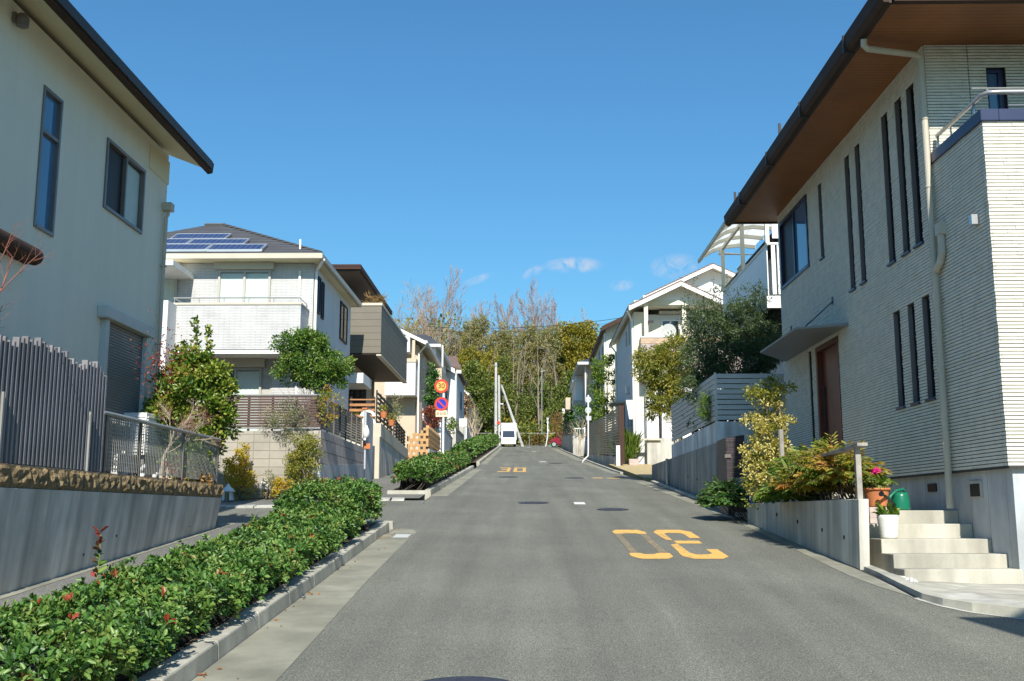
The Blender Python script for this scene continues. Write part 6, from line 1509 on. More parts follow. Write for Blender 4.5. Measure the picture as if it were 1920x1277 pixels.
def nandina(label, base, c, r, nf, seed, mat='leaf_autumn', Lf=.5, lL=.07, group=None, tl=None):
    """bamboo-like shrub: canes carrying arching fronds of paired narrow leaflets"""
    g = np.random.default_rng(seed); t = thing('nandina_shrub', label, 'shrub', base, group)
    Ps, Ds, Ts, SP = [], [], [], []
    for i in range(nf):
        v = g.normal(0, 1, 3); v /= np.linalg.norm(v); v[2] = abs(v[2]) * .9 - .25
        s0_ = np.array(c) + v * np.array(r) * g.uniform(.2, .95); d = np.array([v[0] + g.normal(0, .3), v[1] + g.normal(0, .3), g.uniform(.0, .7)]); d /= np.linalg.norm(d)
        LL = Lf * g.uniform(.6, 1.2); ti = g.uniform(0, 1); pts = []
        p = s0_.copy(); K = 5
        for q in range(K): pts.append(p.copy()); p = p + d * LL / (K - 1); d = d + np.array([0, 0, -.16]); d /= np.linalg.norm(d)
        pts = np.array(pts); SP.append(pts)
        sd_ = np.cross(d, [0, 0, 1.]); sd_ /= np.linalg.norm(sd_) + 1e-9
        nl = 9
        for q in range(nl):
            f = .15 + .85 * q / (nl - 1); x = f * (K - 1); a_ = min(int(x), K - 2); pp = pts[a_] * (1 - x + a_) + pts[a_ + 1] * (x - a_)
            for s_ in (-1, 1):
                dd = d * .7 + sd_ * s_ * 1.0 + np.array([0, 0, -.15]); lat = LL * .22 * (1 - f * .6)
                for e in (0, 1): Ps.append(pp + dd * lat * e * .8); Ds.append(dd + d * .3 * e); Ts.append(np.clip(ti * .75 + g.uniform(0, .3), 0, 1))
    leaves('foliage', np.array(Ps), np.array(Ds), lL, lL * .27, mat, t, tint=np.array(Ts), spread=.2, seed=seed)
    V, F = tubes(np.array(SP), np.full((len(SP), 5), .0028), 3); npmesh('fronds', V, F, 4, 'twig_red', t)
    m = MB()
    for i in range(9):
        e = np.array(c) + g.normal(0, .4, 3) * np.array(r) + np.array([0, 0, r[2] * .3]); b_ = (base[0] + g.normal(0, .06), base[1] + g.normal(0, .12), base[2] - .05); m.tube([b_, tuple((np.array(b_) + e) / 2 + g.normal(0, .02, 3)), tuple(e)], .009, 5)
    m.build('canes', 'bark', t); return t
def bed(px, py, Y): return AY(px, py, Y)
nandina('reddish autumn-tinted nandina next to the handrail post', (4.5, 15.0, 1.8), bed(1578, 893, 14.6), (.34, .5, .27), 190, 101, 'leaf_autumn', .34, .085)
nandina('green and gold nandina in the middle of the planter bed', (4.45, 15.6, 1.8), bed(1530, 912, 15.6), (.36, .5, .24), 150, 102, 'leaf_autumn', .36, .09)
nandina('taller yellow-green nandina behind the middle of the planter bed', (4.7, 16.6, 1.8), bed(1530, 880, 16.6), (.42, .4, .28), 130, 103, 'leaf_lime', .42, .10)
nandina('low dark green nandina at the front edge of the planter bed', (4.4, 16.4, 1.8), bed(1478, 930, 16.4), (.3, .5, .14), 90, 104, 'leaf_lime', .3, .09)
nandina('russet nandina in front of the house door, its top fronds reaching the handrail', (4.55, 14.9, 1.8), bed(1560, 872, 15.2), (.34, .4, .2), 100, 105, 'leaf_olivegold', .34, .085)
nandina('dark green nandina growing at the gutter in front of the brick gate pillar', (4.1, 20.0, zg(20)), AY(1360, 938, 20.0), (.27, .4, .38), 330, 106, 'leaf_deep', .27, .075)
t = thing('strap_leaf_plant', 'broad strap-leaved plant in the planter bed in front of the stake', 'plant', AY(1490, 920, 16.0))
m = MB(); b_ = Vector(AY(1492, 925, 16.0))
for px, py in ((1458, 845), (1432, 884), (1505, 860), (1478, 868), (1468, 905)):
    e = Vector(AY(px, py, 15.9 + (px - 1470) * .004)); d = e - b_; s_ = Vector((.022, .02, .012)); mid = b_ + d * .55 + Vector((0, 0, .05))
    m.poly([b_ - s_ * .5, b_ + s_ * .5, mid + s_ * 1.3, mid - s_ * 1.3]).poly([mid - s_ * 1.3, mid + s_ * 1.3, e])
m.build('blades', 'stem_green', t)
# gate pillar
GP = thing('gate_pillar', 'dark brick-tiled gate pillar with a small letter slot', 'gate pillar', (4.28, 21.2, zg(21)))
p0, p1 = PXY(1357, 21.0), PXY(1391, 21.0); ztop = PZ(818, 21.0, 1375)
MB().hexa([(p0, 21.0, 1.4), (p1, 21.0, 1.4), (p1, 22.0, 1.4), (p0, 22.0, 1.4)], [(p0, 21.0, ztop - .03), (p1, 21.0, ztop + .03), (p1, 22.0, ztop + .03), (p0, 22.0, ztop - .03)]).build('pillar', 'tile_dark', GP)
q = AY(1365, 855, 20.97); MB().box(q[0] - .06, q[0] + .06, 20.97, 20.998, q[2] - .035, q[2] + .035).build('letter_slot', 'bronze_frame', GP); q = AY(1366, 838, 20.97); MB().box(q[0] - .06, q[0] - .02, 20.975, 20.998, q[2] - .05, q[2] + .05).build('intercom', 'black', GP)
q = AY(1386, 911, 20.97); MB().box(q[0] - .09, q[0] + .09, 20.97, 20.999, q[2] - .18, q[2] + .16).build('glass_block', 'alu', GP)
struct('entrance_slab', MB().box(4.1, 5.8, 19.55, 23.9, 1.0, 1.70), 'concrete_pale')
# concrete retaining wall and aluminium slat fence
CW = thing('retaining_wall', 'streaked grey concrete wall with a paler upper band, beneath the silver slat fence', 'retaining wall', (4.35, 30, zg(30)))
cx, cY0, cY1 = 4.28, 24.0, 36.5
zt_lo0 = PZ(830, cY0, 1350); zl1 = PZ(858, 31.5, 1254)
m = MB().hexa([(cx, cY0, 1.4), (9, cY0, 1.4), (9, cY1, 2.2), (cx, cY1, 2.2)], [(cx + .04, cY0, zt_lo0), (9, cY0, zt_lo0), (9, cY1, PZ(872, cY1, 1220)), (cx + .04, cY1, PZ(872, cY1, 1220))]); m.build('lower_wall', 'concrete_mid', CW)
ufz = PZ(790, cY0, 1337)
m = MB().hexa([(cx + .06, cY0 + .03, zt_lo0 - .05), (9, cY0 + .03, zt_lo0 - .05), (9, 31.6, zl1 - .06), (cx + .06, 31.6, zl1 - .06)], [(cx + .06, cY0 + .03, ufz), (9, cY0 + .03, ufz), (9, 31.6, ufz - .06), (cx + .06, 31.6, ufz - .06)]); m.build('upper_wall', 'whitewashed', CW)
MB().tube([(cx - .05, 31.9, PZ(860, 31.9, 1252)), (cx - .05, 31.9, zg(31.9) + .05)], .045, 8).build('downpipe', 'alu', CW)
for y in (21.5, 25.2, 26.7, 28.2): MB().disc((cx + .006, y, zg(y) + .45), .03, (1, 0, 0), .014, 12).build('drain_opening', 'black', CW) if y > cY0 else None
FS = thing('slat_fence', 'silver horizontal slat fence on the concrete wall, in front of the big tree', 'fence', (cx + .1, 27, ufz))
ftz = PZ(700, cY0, 1337); m = MB(); n = 9; hgt = (ftz - ufz - .02) / n
for i in range(n):
    z = ufz + .04 + i * hgt; m.box(cx + .10, 6.6, cY0 + .08, cY0 + .105, z, z + hgt * .84)
    m.box(cx + .055, cx + .099, cY0 + .11, 31.5, z, z + hgt * .84)
m.build('slats', 'slat_alu', FS, bevel=.004)
for p in ((cx + .05, cY0 + .1), (cx + .11, 26), (cx + .11, 28), (cx + .11, 30), (cx + .11, 31.45), (5.4, cY0 + .12)): MB().box(p[0] - .0, p[0] + .05, p[1], p[1] + .05, ufz - .02, ftz + .03).build('post', 'alu', FS)
shrub('rosemary', 'narrow upright rosemary-like plant hanging through the silver slat fence', 'plant', (cx + .0, 24.7, ufz + .05), (cx - .05, 24.75, ufz + .42), (.12, .26, .42), 'leaf_lime', 1300, 26, .13, .07, .012, 111, nst=4, sr=.005)
shrub('garden_bush', 'dark low bushes just behind the silver slat fence', 'bush', (5.0, 26, 2.4), (5.3, 27.6, ufz + .45), (.85, 3.2, .62), 'leaf_deep', 9000, 110, .3, .09, .04, 113, nst=8)
# trees behind the fence
t = thing('olive_tree', 'large dark fine-leaved evergreen tree behind the silver slat fence', 'tree', (5.3, 27, 2.4))
L = grow((5.3, 27, 2.4), (0, 0, 1), 2.6, .09, (7, 6, 4), .7, .62, .2, .08, 121, .35)
branches('trunk', L[:2], 'bark', t, 6); g = np.random.default_rng(122); Ps, Ds, Ts = [], [], []
s_ = 27 / FPX
for px, py, rx, ry, n in ((1400, 615, 58, 56, 15000), (1330, 620, 46, 45, 7000), (1310, 680, 42, 50, 6000), (1385, 680, 66, 40, 13000), (1435, 650, 28, 48, 5000), (1350, 720, 60, 30, 5000), (1410, 560, 28, 24, 800), (1300, 590, 30, 22, 900), (1345, 565, 20, 26, 500), (1295, 735, 30, 30, 1000)):
    c = AY(px, py, 27 + g.uniform(-.5, .5)); P, D, T = clumps(n, c, (rx * s_, .75, ry * s_), max(12, n // 60), g, .16); Ps.append(P); Ds.append(D); Ts.append(T)
for i in range(26):                         # wispy shoots beyond the crown
    px, py = g.uniform(1290, 1452), g.uniform(556, 600); ang = g.normal(0, .5); n = 26; f = np.linspace(0, 1, n)
    p0 = np.array(AY(px, py, 26.8 + g.normal(0, .4))); dv = np.array([math.sin(ang), g.normal(0, .2), 1.0]) * g.uniform(.3, .75); Ps.append(p0 + f[:, None] * dv + g.normal(0, .012, (n, 3))); Ds.append(np.tile(dv, (n, 1)) + g.normal(0, .8, (n, 3))); Ts.append(g.uniform(0, .6, n))
leaves('crown', np.concatenate(Ps), np.concatenate(Ds), .062, .022, 'leaf_olive', t, tint=np.concatenate(Ts), seed=123)
t = thing('golden_tree', 'yellow-green leafy tree left of the dark tree, overhanging the slat fence', 'tree', (4.9, 33.5, 2.8))
L = grow((4.9, 33.5, 2.6), (0, 0, 1), 2.2, .08, (6, 5, 3), .7, .6, .2, .08, 131, .4)
branches('trunk', L[:2], 'bark', t, 6); Ps, Ds, Ts = [], [], []; s_ = 33.5 / FPX
for px, py, rx, ry, n in ((1225, 685, 38, 36, 3000), (1262, 660, 36, 30, 2800), (1245, 735, 36, 34, 2600), (1285, 715, 32, 40, 2800), (1250, 700, 42, 48, 3200), (1205, 672, 20, 14, 600), (1238, 768, 26, 20, 1000), (1275, 765, 24, 24, 1200)):
    c = AY(px, py, 33.5); P, D, T = clumps(n, c, (rx * s_, .6, ry * s_), max(10, n // 50), g, .2); Ps.append(P); Ds.append(D); Ts.append(T)
leaves('crown', np.concatenate(Ps), np.concatenate(Ds) + np.array([0, 0, -.25]), .10, .034, 'leaf_olivegold', t, tint=np.concatenate(Ts), seed=132)

# ------------------------------------------------------------------ right: white house with the roofed balcony
H = thing('white_house', 'white house with a balcony roofed in curved translucent panels, behind the dark tree', 'house', (8, 30, 2.5))
bX = 6.3; y0_ = bX * FPX / (1452 - 988); y1_ = bX * FPX / (1365 - 988)
MB().box(7.5, 14, 26.6, 36.2, 1.9, 9.4).build('wall', 'white_wall', H)
zr = PZ(455, y0_, 1452); zb = PZ(556, y0_, 1445)
fl = MB().box(bX - .1, 7.49, y0_ - .1, y1_ + .1, zb - .32, zb).build('balcony_floor', 'white_trim', H, bevel=.01)
MB().box(bX + .02, 7.49, y0_ + .02, y1_ - .02, zb - .36, zb - .322).build('balcony_soffit', 'brown_metal', H)
m = MB(); y = y0_ + .12
while y < y1_ - .02: m.box(bX - .012, bX + .012, y, y + .19, zb + .06, zr - .06); y += .2
x = bX + .08
while x < 7.4: m.box(x, x + .1, y0_ - .012, y0_ + .012, zb + .06, zr - .06); x += .15
m.build('balcony_panels', 'white_paint', fl)
MB().box(bX - .03, bX + .03, y0_ - .03, y1_ + .03, zr - .055, zr).box(bX + .031, 7.48, y0_ - .03, y0_ + .03, zr - .055, zr).build('balcony_rail', 'white_trim', fl)
ctop = [(7.45, 1.62), (6.9, 1.68), (6.4, 1.62), (6.05, 1.5), (5.78, 1.33), (5.6, 1.14)]
P_ = m = MB()
for i in range(len(ctop) - 1):
    (a, h), (b, h2) = ctop[i], ctop[i + 1]; m.hexa([(b, y0_ - .2, zr + h2), (a, y0_ - .2, zr + h), (a, y1_ + .4, zr + h), (b, y1_ + .4, zr + h2)], [(b, y0_ - .2, zr + h2 + .012), (a, y0_ - .2, zr + h + .012), (a, y1_ + .4, zr + h + .012), (b, y1_ + .4, zr + h2 + .012)])
tc_ = m.build('balcony_roof', 'polycarbonate', H)
m = MB(); n = 6
for j in range(n + 1):
    y = y0_ - .2 + (y1_ - y0_ + .6) * j / n - .03
    for i in range(len(ctop) - 1):
        (a, h), (b, h2) = ctop[i], ctop[i + 1]; m.hexa([(b, y, zr + h2 - .12), (a, y, zr + h - .12), (a, y + .06, zr + h - .12), (b, y + .06, zr + h2 - .12)], [(b, y, zr + h2 - .005), (a, y, zr + h - .005), (a, y + .06, zr + h - .005), (b, y + .06, zr + h2 - .005)])
m.box(5.56, 5.62, y0_ - .2, y1_ + .4, zr + 1.03, zr + 1.13).box(6.27, 6.35, y0_ - .2, y1_ + .4, zr + 1.38, zr + 1.475)
m.build('roof_ribs', 'cream', tc_)
for y in (y0_ + .0, (y0_ + y1_) / 2, y1_ - .05): MB().box(bX - .05, bX + .05, y, y + .1, zr + .002, zr + 1.38).build('balcony_post', 'cream', H)
window(H, 'X', 7.5, -1, 28.6, 30.6, zb + .05, zb + 2, 'white_trim', 'glass_dark', 2, (), .06, .06)
m = MB()
for i in range(4): m.box(6.5 + i * .22, 6.5 + i * .22 + .16, y0_ + .3 + .1 * i, y0_ + .33 + .1 * i, zr + .2 + (i % 2) * .1, zr + .9)
props(m.build('laundry', 'white_paint', None, (6.8, 28, zr)), 'white washing hanging on the near end of the white balcony', 'laundry')
q = AY(1382, 535, 32.3)
t = thing('balcony_clutter', 'tan cardboard box standing on the white balcony behind its rail', 'box', (6.6, 32, zb)); MB().box(6.5, 6.9, 31.0, 31.6, zb + .01, zr + .42).build('carton', 'tan_wall', t); MB().box(6.48, 6.92, 30.98, 31.62, zr + .421, zr + .45).build('lid', 'tan_wall', t)
MB().tube([(bX - .1, y1_ + .2, zr + 1.3), (7.4, y1_ + .3, zr + 1.28), (7.42, y1_ + .3, 2.5)], .05, 8).build('downpipe', 'white_trim', H)
m = MB(); slab_hip(m, 6.9, 14.6, 26.2, 36.7, 9.45, 1.6, 28.5, 33, axis='Y'); m.build('roof', 'roof_grey', H)

# ------------------------------------------------------------------ right: white gabled house with pinkish tiled balcony
Y3 = 49.0; X3 = PXY(1190, Y3); xe = PXY(1365, Y3 + 1)
H = thing('gabled_house', 'white twin-gabled house with a pinkish tiled balcony, behind the yellow-green tree', 'house', (9, 54, zg(49)))
ye = Y3 - .9; ze = PZ(577, ye, 1181); xl = PXY(1181, ye); xa = PXY(1281, ye); za = PZ(531, ye, 1281)
Yb3 = X3 * FPX / (1158 - 988)
m = MB().box(X3, 15, Y3 + .7, Yb3, 3.6, ze - .03); m.box(X3, X3 + .55, Y3, Y3 + .699, 3.6, ze - .03); m.build('wall', 'white_wall', H)
MB().box(X3 + .003, X3 + .545, Y3 - .013, Y3 - .001, 6.0, ze - .04).box(X3 + .551, 12, Y3 + .68, Y3 + .699, 6.0, ze - .4).build('balcony_back_wall', 'cream', H)
gz = PZ(564, Y3 - .2, 1250); hs = (za - ze) / (xa - xl)
MB().prism([(X3 + .1, gz), (2 * xa - X3 - .1, gz), (xa, gz + (xa - X3 - .3) * hs * .82)], 1, Y3 - .25, Y3 + .3).build('gable', 'white_paint', H)
MB().box(X3 + .0, 2 * xa - X3, Y3 - .3, Y3 + .2, gz - .22, gz - .003).build('gable_beam', 'cream', H)
MB().box(X3 + .56, 2 * xa - X3, Y3 - .24, Y3 + .679, gz - .27, gz - .225).build('balcony_ceiling', 'cream', H)
rf = gable_y(H, 2 * xa - xl, xl, Y3, Yb3 + .3, ze, xa, za, 'roof_brown', .15, .9)
x2 = PXY(1343, Y3 + 2); z2 = PZ(498, Y3 + 2, 1343); w2 = 3.4
m = MB().box(x2 - w2 + .5, x2 + w2, Y3 + 2.6, Yb3, 6, z2 - w2 * hs - .05); m.prism([(x2 - w2 + .1, z2 - w2 * hs - .055), (x2 + w2, z2 - w2 * hs - .055), (x2, z2 - .05)], 1, Y3 + 2.61, Yb3); m.build('rear_wall', 'white_paint', H)
gable_y(H, x2 - w2, x2 + w2, Y3 + 2.6, Yb3 + .2, z2 - w2 * hs, x2, z2, 'roof_brown', .15, .6)
bb0, bb1 = PXY(1203, Y3 - .75), 12.0; zb0, zb1 = PZ(716, Y3 - .75, 1210), PZ(633, Y3 - .75, 1210)
bl = MB().box(bb0, bb1, Y3 - .75, Y3 - .6, zb0, zb1 - .28).box(bb0, bb0 + .15, Y3 - .599, Y3 + .67, zb0, zb1 - .28).box(bb0 + .151, bb1, Y3 - .599, Y3 + .67, zb0, zb0 + .2).build('balcony', 'tile_pink', H)
MB().box(bb0 - .01, bb1, Y3 - .765, Y3 - .58, zb1 - .277, zb1).box(bb0 - .01, bb0 + .16, Y3 - .579, Y3 + .67, zb1 - .277, zb1).build('tile_band', 'tile_brown', bl); MB().box(bb0 - .03, bb1, Y3 - .79, Y3 - .56, zb1 + .002, zb1 + .05).build('coping', 'white_trim', bl)
for px in (1213, 1230, 1250, 1285): x = PXY(px, Y3 - .6); MB().box(x - .09, x + .09, Y3 - .74, Y3 - .56, zb1 + .05, gz - .22).build('balcony_post', 'cream', H) if px == 1213 or px == 1285 else None
w_ = window(H, 'Y', Y3 + .68, -1, PXY(1240, 50), PXY(1275, 50), zb1 - .9, PZ(602, 50, 1255), 'white_trim', 'glass_dark', 2, (), .07, .05)
MB().box(PXY(1236, 50), PXY(1300, 50), Y3 + .4, Y3 + .67, PZ(592, 50, 1255), PZ(587, 50, 1255)).build('shutter_box', 'beige_trim', H)
q = AY(1253, 622, Y3 - .3); MB().tube([(q[0], Y3 - .4, q[2]), (q[0], Y3 - .32, q[2] + .02)], [.36, .30], 20).build('round_dish', 'slat_alu', H); MB().tube([(q[0], Y3 - .31, q[2]), (q[0], Y3 - .25, zb1)], .03, 6).build('dish_bracket', 'galv', H)
q = AY(1220, 604, Y3 - .7); MB().box(q[0] - .14, q[0] + .12, Y3 - .85, Y3 - .76, q[2] - .05, q[2] + .06).build('camera_box', 'black', H)
pw0, pw1 = PXY(1211, Y3 - .7), PXY(1233, Y3 - .7); zf = PZ(825, Y3 - .7, 1220)
MB().box(pw0, pw1, Y3 - .7, Y3 - .01, zf, zb0 - .003).box(PXY(1240, Y3 - .6), 12, Y3 - .5, Y3 - .01, zf + .1, zb0 - .003).build('porch_wall', 'white_paint', H)
MB().box(pw0 - .02, pw1 + .06, Y3 - .72, Y3 - .02, 3.2, zf - .002).box(pw1 + .08, 12, Y3 - .55, Y3 - .02, 3.2, zf + .09).build('porch_base', 'concrete_pale', H)
MB().box(pw0 - .3, pw1 + .1, Y3 - .85, Y3 - .71, zf - .02, zf + .06).build('ledge', 'beige_trim', H)
MB().box(PXY(1246, Y3 - .6), PXY(1256, Y3 - .6), Y3 - .54, Y3 - .501, PZ(792, 48.4, 1250), PZ(776, 48.4, 1250)).build('meter_window', 'grey_trim', H)
for y, a, b, ww in ((50.8, 645, 602, .35), (52.3, 648, 622, .35), (50.6, 797, 752, .3), (52.0, 800, 760, .3)): window(H, 'X', X3, -1, y, y + ww, PZ(a, y, 1180), PZ(b, y, 1180), 'grey_trim', 'glass_dark', 1, (), .05, .05)
window(H, 'X', X3, -1, 54.2, 55.1, PZ(800, 54.5, 1172), PZ(763, 54.5, 1172), 'bronze_frame', 'glass_dark', 1, (), .07, .05, name='side_door')
MB().box(X3 - .7, X3 - .001, 54, 56, PZ(757, 54.5, 1172), PZ(753, 54.5, 1172)).build('door_canopy', 'beige_trim', H)
q = AX(1176, 733, X3 - .1); MB().box(X3 - .2, X3 - .002, q[1] - .2, q[1] + .2, q[2] - .15, q[2] + .2).build('meter_box', 'slat_alu', H)
q = AX(1196, 757, X3 - .1); MB().hexa([(X3 - .28, Y3 + .1, q[2] - .5), (X3 - .002, Y3 + .1, q[2] - .5), (X3 - .002, Y3 + .5, q[2] - .5), (X3 - .28, Y3 + .5, q[2] - .5)], [(X3 - .42, Y3 + .1, q[2] + .4), (X3 - .002, Y3 + .1, q[2] + .4), (X3 - .002, Y3 + .5, q[2] + .4), (X3 - .42, Y3 + .5, q[2] + .4)]).build('hood', 'white_paint', H)
MB().tube([(xl + .0, ye + .5, ze - .08), (X3 - .06, Y3 + .06, ze - .5), (X3 - .06, Y3 + .06, 4.1)], .05, 8).build('downpipe', 'white_trim', H); MB().tube([(xl, Yb3, ze - .1), (X3 - .06, Yb3 - .2, ze - .5), (X3 - .06, Yb3 - .2, 4.5)], .05, 8).build('downpipe', 'white_trim', H)
MB().box(X3 - .08, X3 - .001, Y3 + .1, Yb3, zg(52) - .5, zg(50) + .6).build('foundation', 'concrete_pale', H)
# its forecourt
struct('dry_lawn', MB().hexa([(4.05, 36.6, zg(36.6) - .3), (9, 36.6, zg(36.6) - .3), (9, 48.5, zg(48.5) - .3), (3.75, 48.5, zg(48.5) - .3)], [(4.05, 36.6, zg(36.6) + .05), (9, 36.6, zg(36.6) + .05), (9, 48.5, zg(48.5) + .12), (3.75, 48.5, zg(48.5) + .12)]), 'drygrass')
q = AY(1210, 884, 46); props(MB().hexa([(q[0] - .5, 45.7, q[2] - .1), (q[0] + .9, 45.7, q[2] - .1), (q[0] + .9, 46.3, q[2] - .1), (q[0] - .5, 46.3, q[2] - .1)], [(q[0] - .5, 45.7, q[2]), (q[0] + .9, 45.7, q[2]), (q[0] + .9, 46.3, q[2] + .03), (q[0] - .5, 46.3, q[2] + .03)]).build('stone_slab', 'concrete_pale', None, q), 'flat pale stone step lying on the dry lawn', 'stone step')
q = AY(1188, 866, 47.5); t = thing('planter_pot', 'square pinkish-tan pot at the corner of the white gabled house', 'flower pot', q); MB().hexa([(q[0] - .2, 47.3, zg(47.5)), (q[0] + .22, 47.3, zg(47.5)), (q[0] + .22, 47.7, zg(47.5)), (q[0] - .2, 47.7, zg(47.5))], [(q[0] - .22, 47.28, q[2] + .12), (q[0] + .24, 47.28, q[2] + .12), (q[0] + .24, 47.72, q[2] + .12), (q[0] - .22, 47.72, q[2] + .12)]).build('pot', 'tile_pink', t)
t = thing('broom_shrub', 'grassy bright green upright shrub beside the side door', 'shrub', AY(1176, 868, 48.5))
g = np.random.default_rng(141); c = AY(1178, 835, 48.5); n = 900; P = np.array([AY(1178, 866, 48.5)]) + g.normal(0, 1, (n, 3)) * np.array([.14, .14, .05]); P[:, 2] += g.uniform(0, .5, n); D = np.stack([g.normal(0, .28, n), g.normal(0, .28, n), np.ones(n)], 1)
leaves('foliage', P, D, .95, .022, 'leaf_lime', t, spread=.12, seed=141)
# brown slat fence and walls along the right kerb
fX = 4.12; fy0 = fX * FPX / (1160 - 988); fy1 = fX * FPX / (1126 - 988)
fX = PXY(1160, fy0)
FB = thing('slat_fence', 'brown slat fence beside the white gabled house, climbing the right kerb', 'fence', (fX, 52, zg(52)))
def zz_(py, y): return PZ(py, y, 1145)
za0, za1 = zz_(763, fy0), zz_(795, fy1); zc0, zc1 = zz_(858, fy0), zz_(871 - 18, fy1)
m = MB(); n = 17
for i in range(n):
    f = i / n; g0_, g1_ = zc0 + .1 + (za0 - zc0 - .1) * f, zc1 + .1 + (za1 - zc1 - .1) * f; dh = (za0 - zc0) / n * .62
    m.hexa([(fX - .03, fy0, g0_), (fX, fy0, g0_), (fX - .62, fy1, g1_), (fX - .65, fy1, g1_)], [(fX - .03, fy0, g0_ + dh), (fX, fy0, g0_ + dh), (fX - .62, fy1, g1_ + dh), (fX - .65, fy1, g1_ + dh)])
m.build('slats', 'slat_sunlit', FB)
for i in range(6):
    f = i / 5; y = fy0 + (fy1 - fy0) * f; x = fX - .62 * f + .01; MB().box(x, x + .08, y, y + .08, zc0 + (zc1 - zc0) * f - .1, za0 + (za1 - za0) * f + .03).build('post', 'brown_metal', FB)
MB().box(fX - .05, fX + .2, fy0 - .12, fy0 - .005, zc0 - .3, za0 + .05).build('end_panel', 'brown_metal', FB)
WB = thing('retaining_wall', 'grey wall with a white end pillar beneath the brown slat fence', 'retaining wall', (fX, 52, zg(52)))
MB().hexa([(fX - .1, fy0, 3), (fX + .12, fy0, 3), (fX - .5, fy1, 3.6), (fX - .72, fy1, 3.6)], [(fX - .08, fy0, zc0 + .02), (fX + .1, fy0, zc0 + .02), (fX - .52, fy1, zc1 + .02), (fX - .7, fy1, zc1 + .02)]).build('wall', 'concrete_grey', WB)
MB().box(PXY(1153, fy0 - .3), PXY(1160, fy0 - .3), fy0 - .33, fy0 - .13, 3.2, PZ(836, fy0, 1157)).build('end_pillar', 'white_wall', WB)
def rwall(name, label, xa, xb, ya, yb, pa, pb, mat, fence=None, fh=.9, cat='garden wall'):
    t = thing(name, label, cat, (xa, (ya + yb) / 2, zg((ya + yb) / 2)))
    MB().hexa([(xa, ya, zg(ya) - .3), (xa + .5, ya, zg(ya) - .3), (xb + .5, yb, zg(yb) - .3), (xb, yb, zg(yb) - .3)], [(xa, ya, pa), (xa + .5, ya, pa), (xb + .5, yb, pb), (xb, yb, pb)]).build('wall', mat, t)
    if fence:
        m = MB(); n = 8
        for i in range(n):
            f = fh * (i + .3) / n; m.hexa([(xa + .03, ya, pa + f), (xa + .06, ya, pa + f), (xb + .06, yb, pb + f), (xb + .03, yb, pb + f)], [(xa + .03, ya, pa + f + fh / n * .7), (xa + .06, ya, pa + f + fh / n * .7), (xb + .06, yb, pb + f + fh / n * .7), (xb + .03, yb, pb + f + fh / n * .7)])
        m.build('fence_slats', fence, t)
        for i in range(4): f = i / 3; MB().box(xa + (xb - xa) * f + .061, xa + (xb - xa) * f + .1, ya + (yb - ya) * f, ya + (yb - ya) * f + .05, pa + (pb - pa) * f, pa + (pb - pa) * f + fh + .05).build('fence_post', fence, t)
    return t
xa = PXY(1124, 61); rwall('garden_wall', 'grey kerbside wall with dark slat fence behind the bent sign pole', xa, PXY(1097, 70), 60.5, 70, PZ(812, 60.5, 1122), PZ(826, 70, 1097) + .1, 'concrete_grey', 'slat_dark', 1.0)
t = rwall('garden_wall', 'short pale garden wall with white railing and pink flowers, up the right kerb', PXY(1076, 76), PXY(1074, 80), 76, 80, PZ(822, 76, 1085), PZ(822, 80, 1085), 'concrete_pale', None)
m = MB()
for i in range(8): m.box(PXY(1075, 76) + i * .13, PXY(1075, 76) + i * .13 + .02, 76.0, 76.02, PZ(822, 76, 1085), PZ(803, 76, 1085))
m.box(PXY(1075, 76), PXY(1094, 76), 75.99, 76.03, PZ(804, 76, 1085), PZ(802.5, 76, 1085)); m.box(PXY(1094, 76), PXY(1096, 76), 75.9, 76.1, zg(76), PZ(801, 76, 1085)); m.build('railing', 'white_paint', t); MB().box(PXY(1073, 76), PXY(1094, 76), 75.95, 76.2, zg(76) - .2, PZ(822, 76, 1085)).build('end_wall', 'concrete_pale', t)
rwall('garden_wall', 'sloping concrete wall with dark fence nearest the top of the street on the right', PXY(1073, 80), PXY(1052, 98), 80.5, 98, PZ(815, 80.5, 1073), PZ(818, 98, 1052), 'concrete_grey', 'slat_dark', 1.1)
# cream house and blue-roofed house further up
Y4 = 66.0; H = thing('cream_house', 'cream house with brown eaves, half hidden behind the bamboo-like tree', 'house', (9, 70, zg(66)))
xe_, ze_ = PXY(1161, Y4 - .5), PZ(602, Y4 - .5, 1150); X4 = PXY(1137, Y4)
MB().box(X4, 14, Y4, 80, 4.6, PZ(612, Y4, 1140)).build('wall', 'cream', H)
ev0 = AY(1131, 625, Y4 - .5); m = MB().prism([(PXY(1128, Y4), PZ(622, Y4, 1130)), (PXY(1128, Y4) + 5, PZ(622, Y4, 1130) + 2.4), (PXY(1128, Y4) + 5, PZ(622, Y4, 1130) + 2.56), (PXY(1128, Y4), PZ(622, Y4, 1130) + .16)], 1, Y4 - .8, 80.5); rf = m.build('roof', 'roof_brown', H)
MB().prism([(PXY(1128, Y4) - .02, PZ(622, Y4, 1130) - .1), (PXY(1128, Y4) + 5, PZ(622, Y4, 1130) + 2.3), (PXY(1128, Y4) + 5, PZ(622, Y4, 1130) + 2.6), (PXY(1128, Y4) - .02, PZ(622, Y4, 1130) + .2)], 1, Y4 - .88, Y4 - .802).build('bargeboard', 'brown_metal', rf)
m = MB().prism([(X4, PZ(612, Y4, 1140) - .02), (14, PZ(612, Y4, 1140) - .02), (PXY(1128, Y4) + 5, PZ(622, Y4, 1130) + 2.2)], 1, Y4 + .003, 79.9); m.build('gable_wall', 'cream', H)
for y, a, b in ((68, 672, 648), (71.5, 675, 655), (69, 740, 715)): window(H, 'X', X4, -1, y, y + .8, PZ(a, y, 1130), PZ(b, y, 1130), 'grey_trim', 'glass_dark', 1)
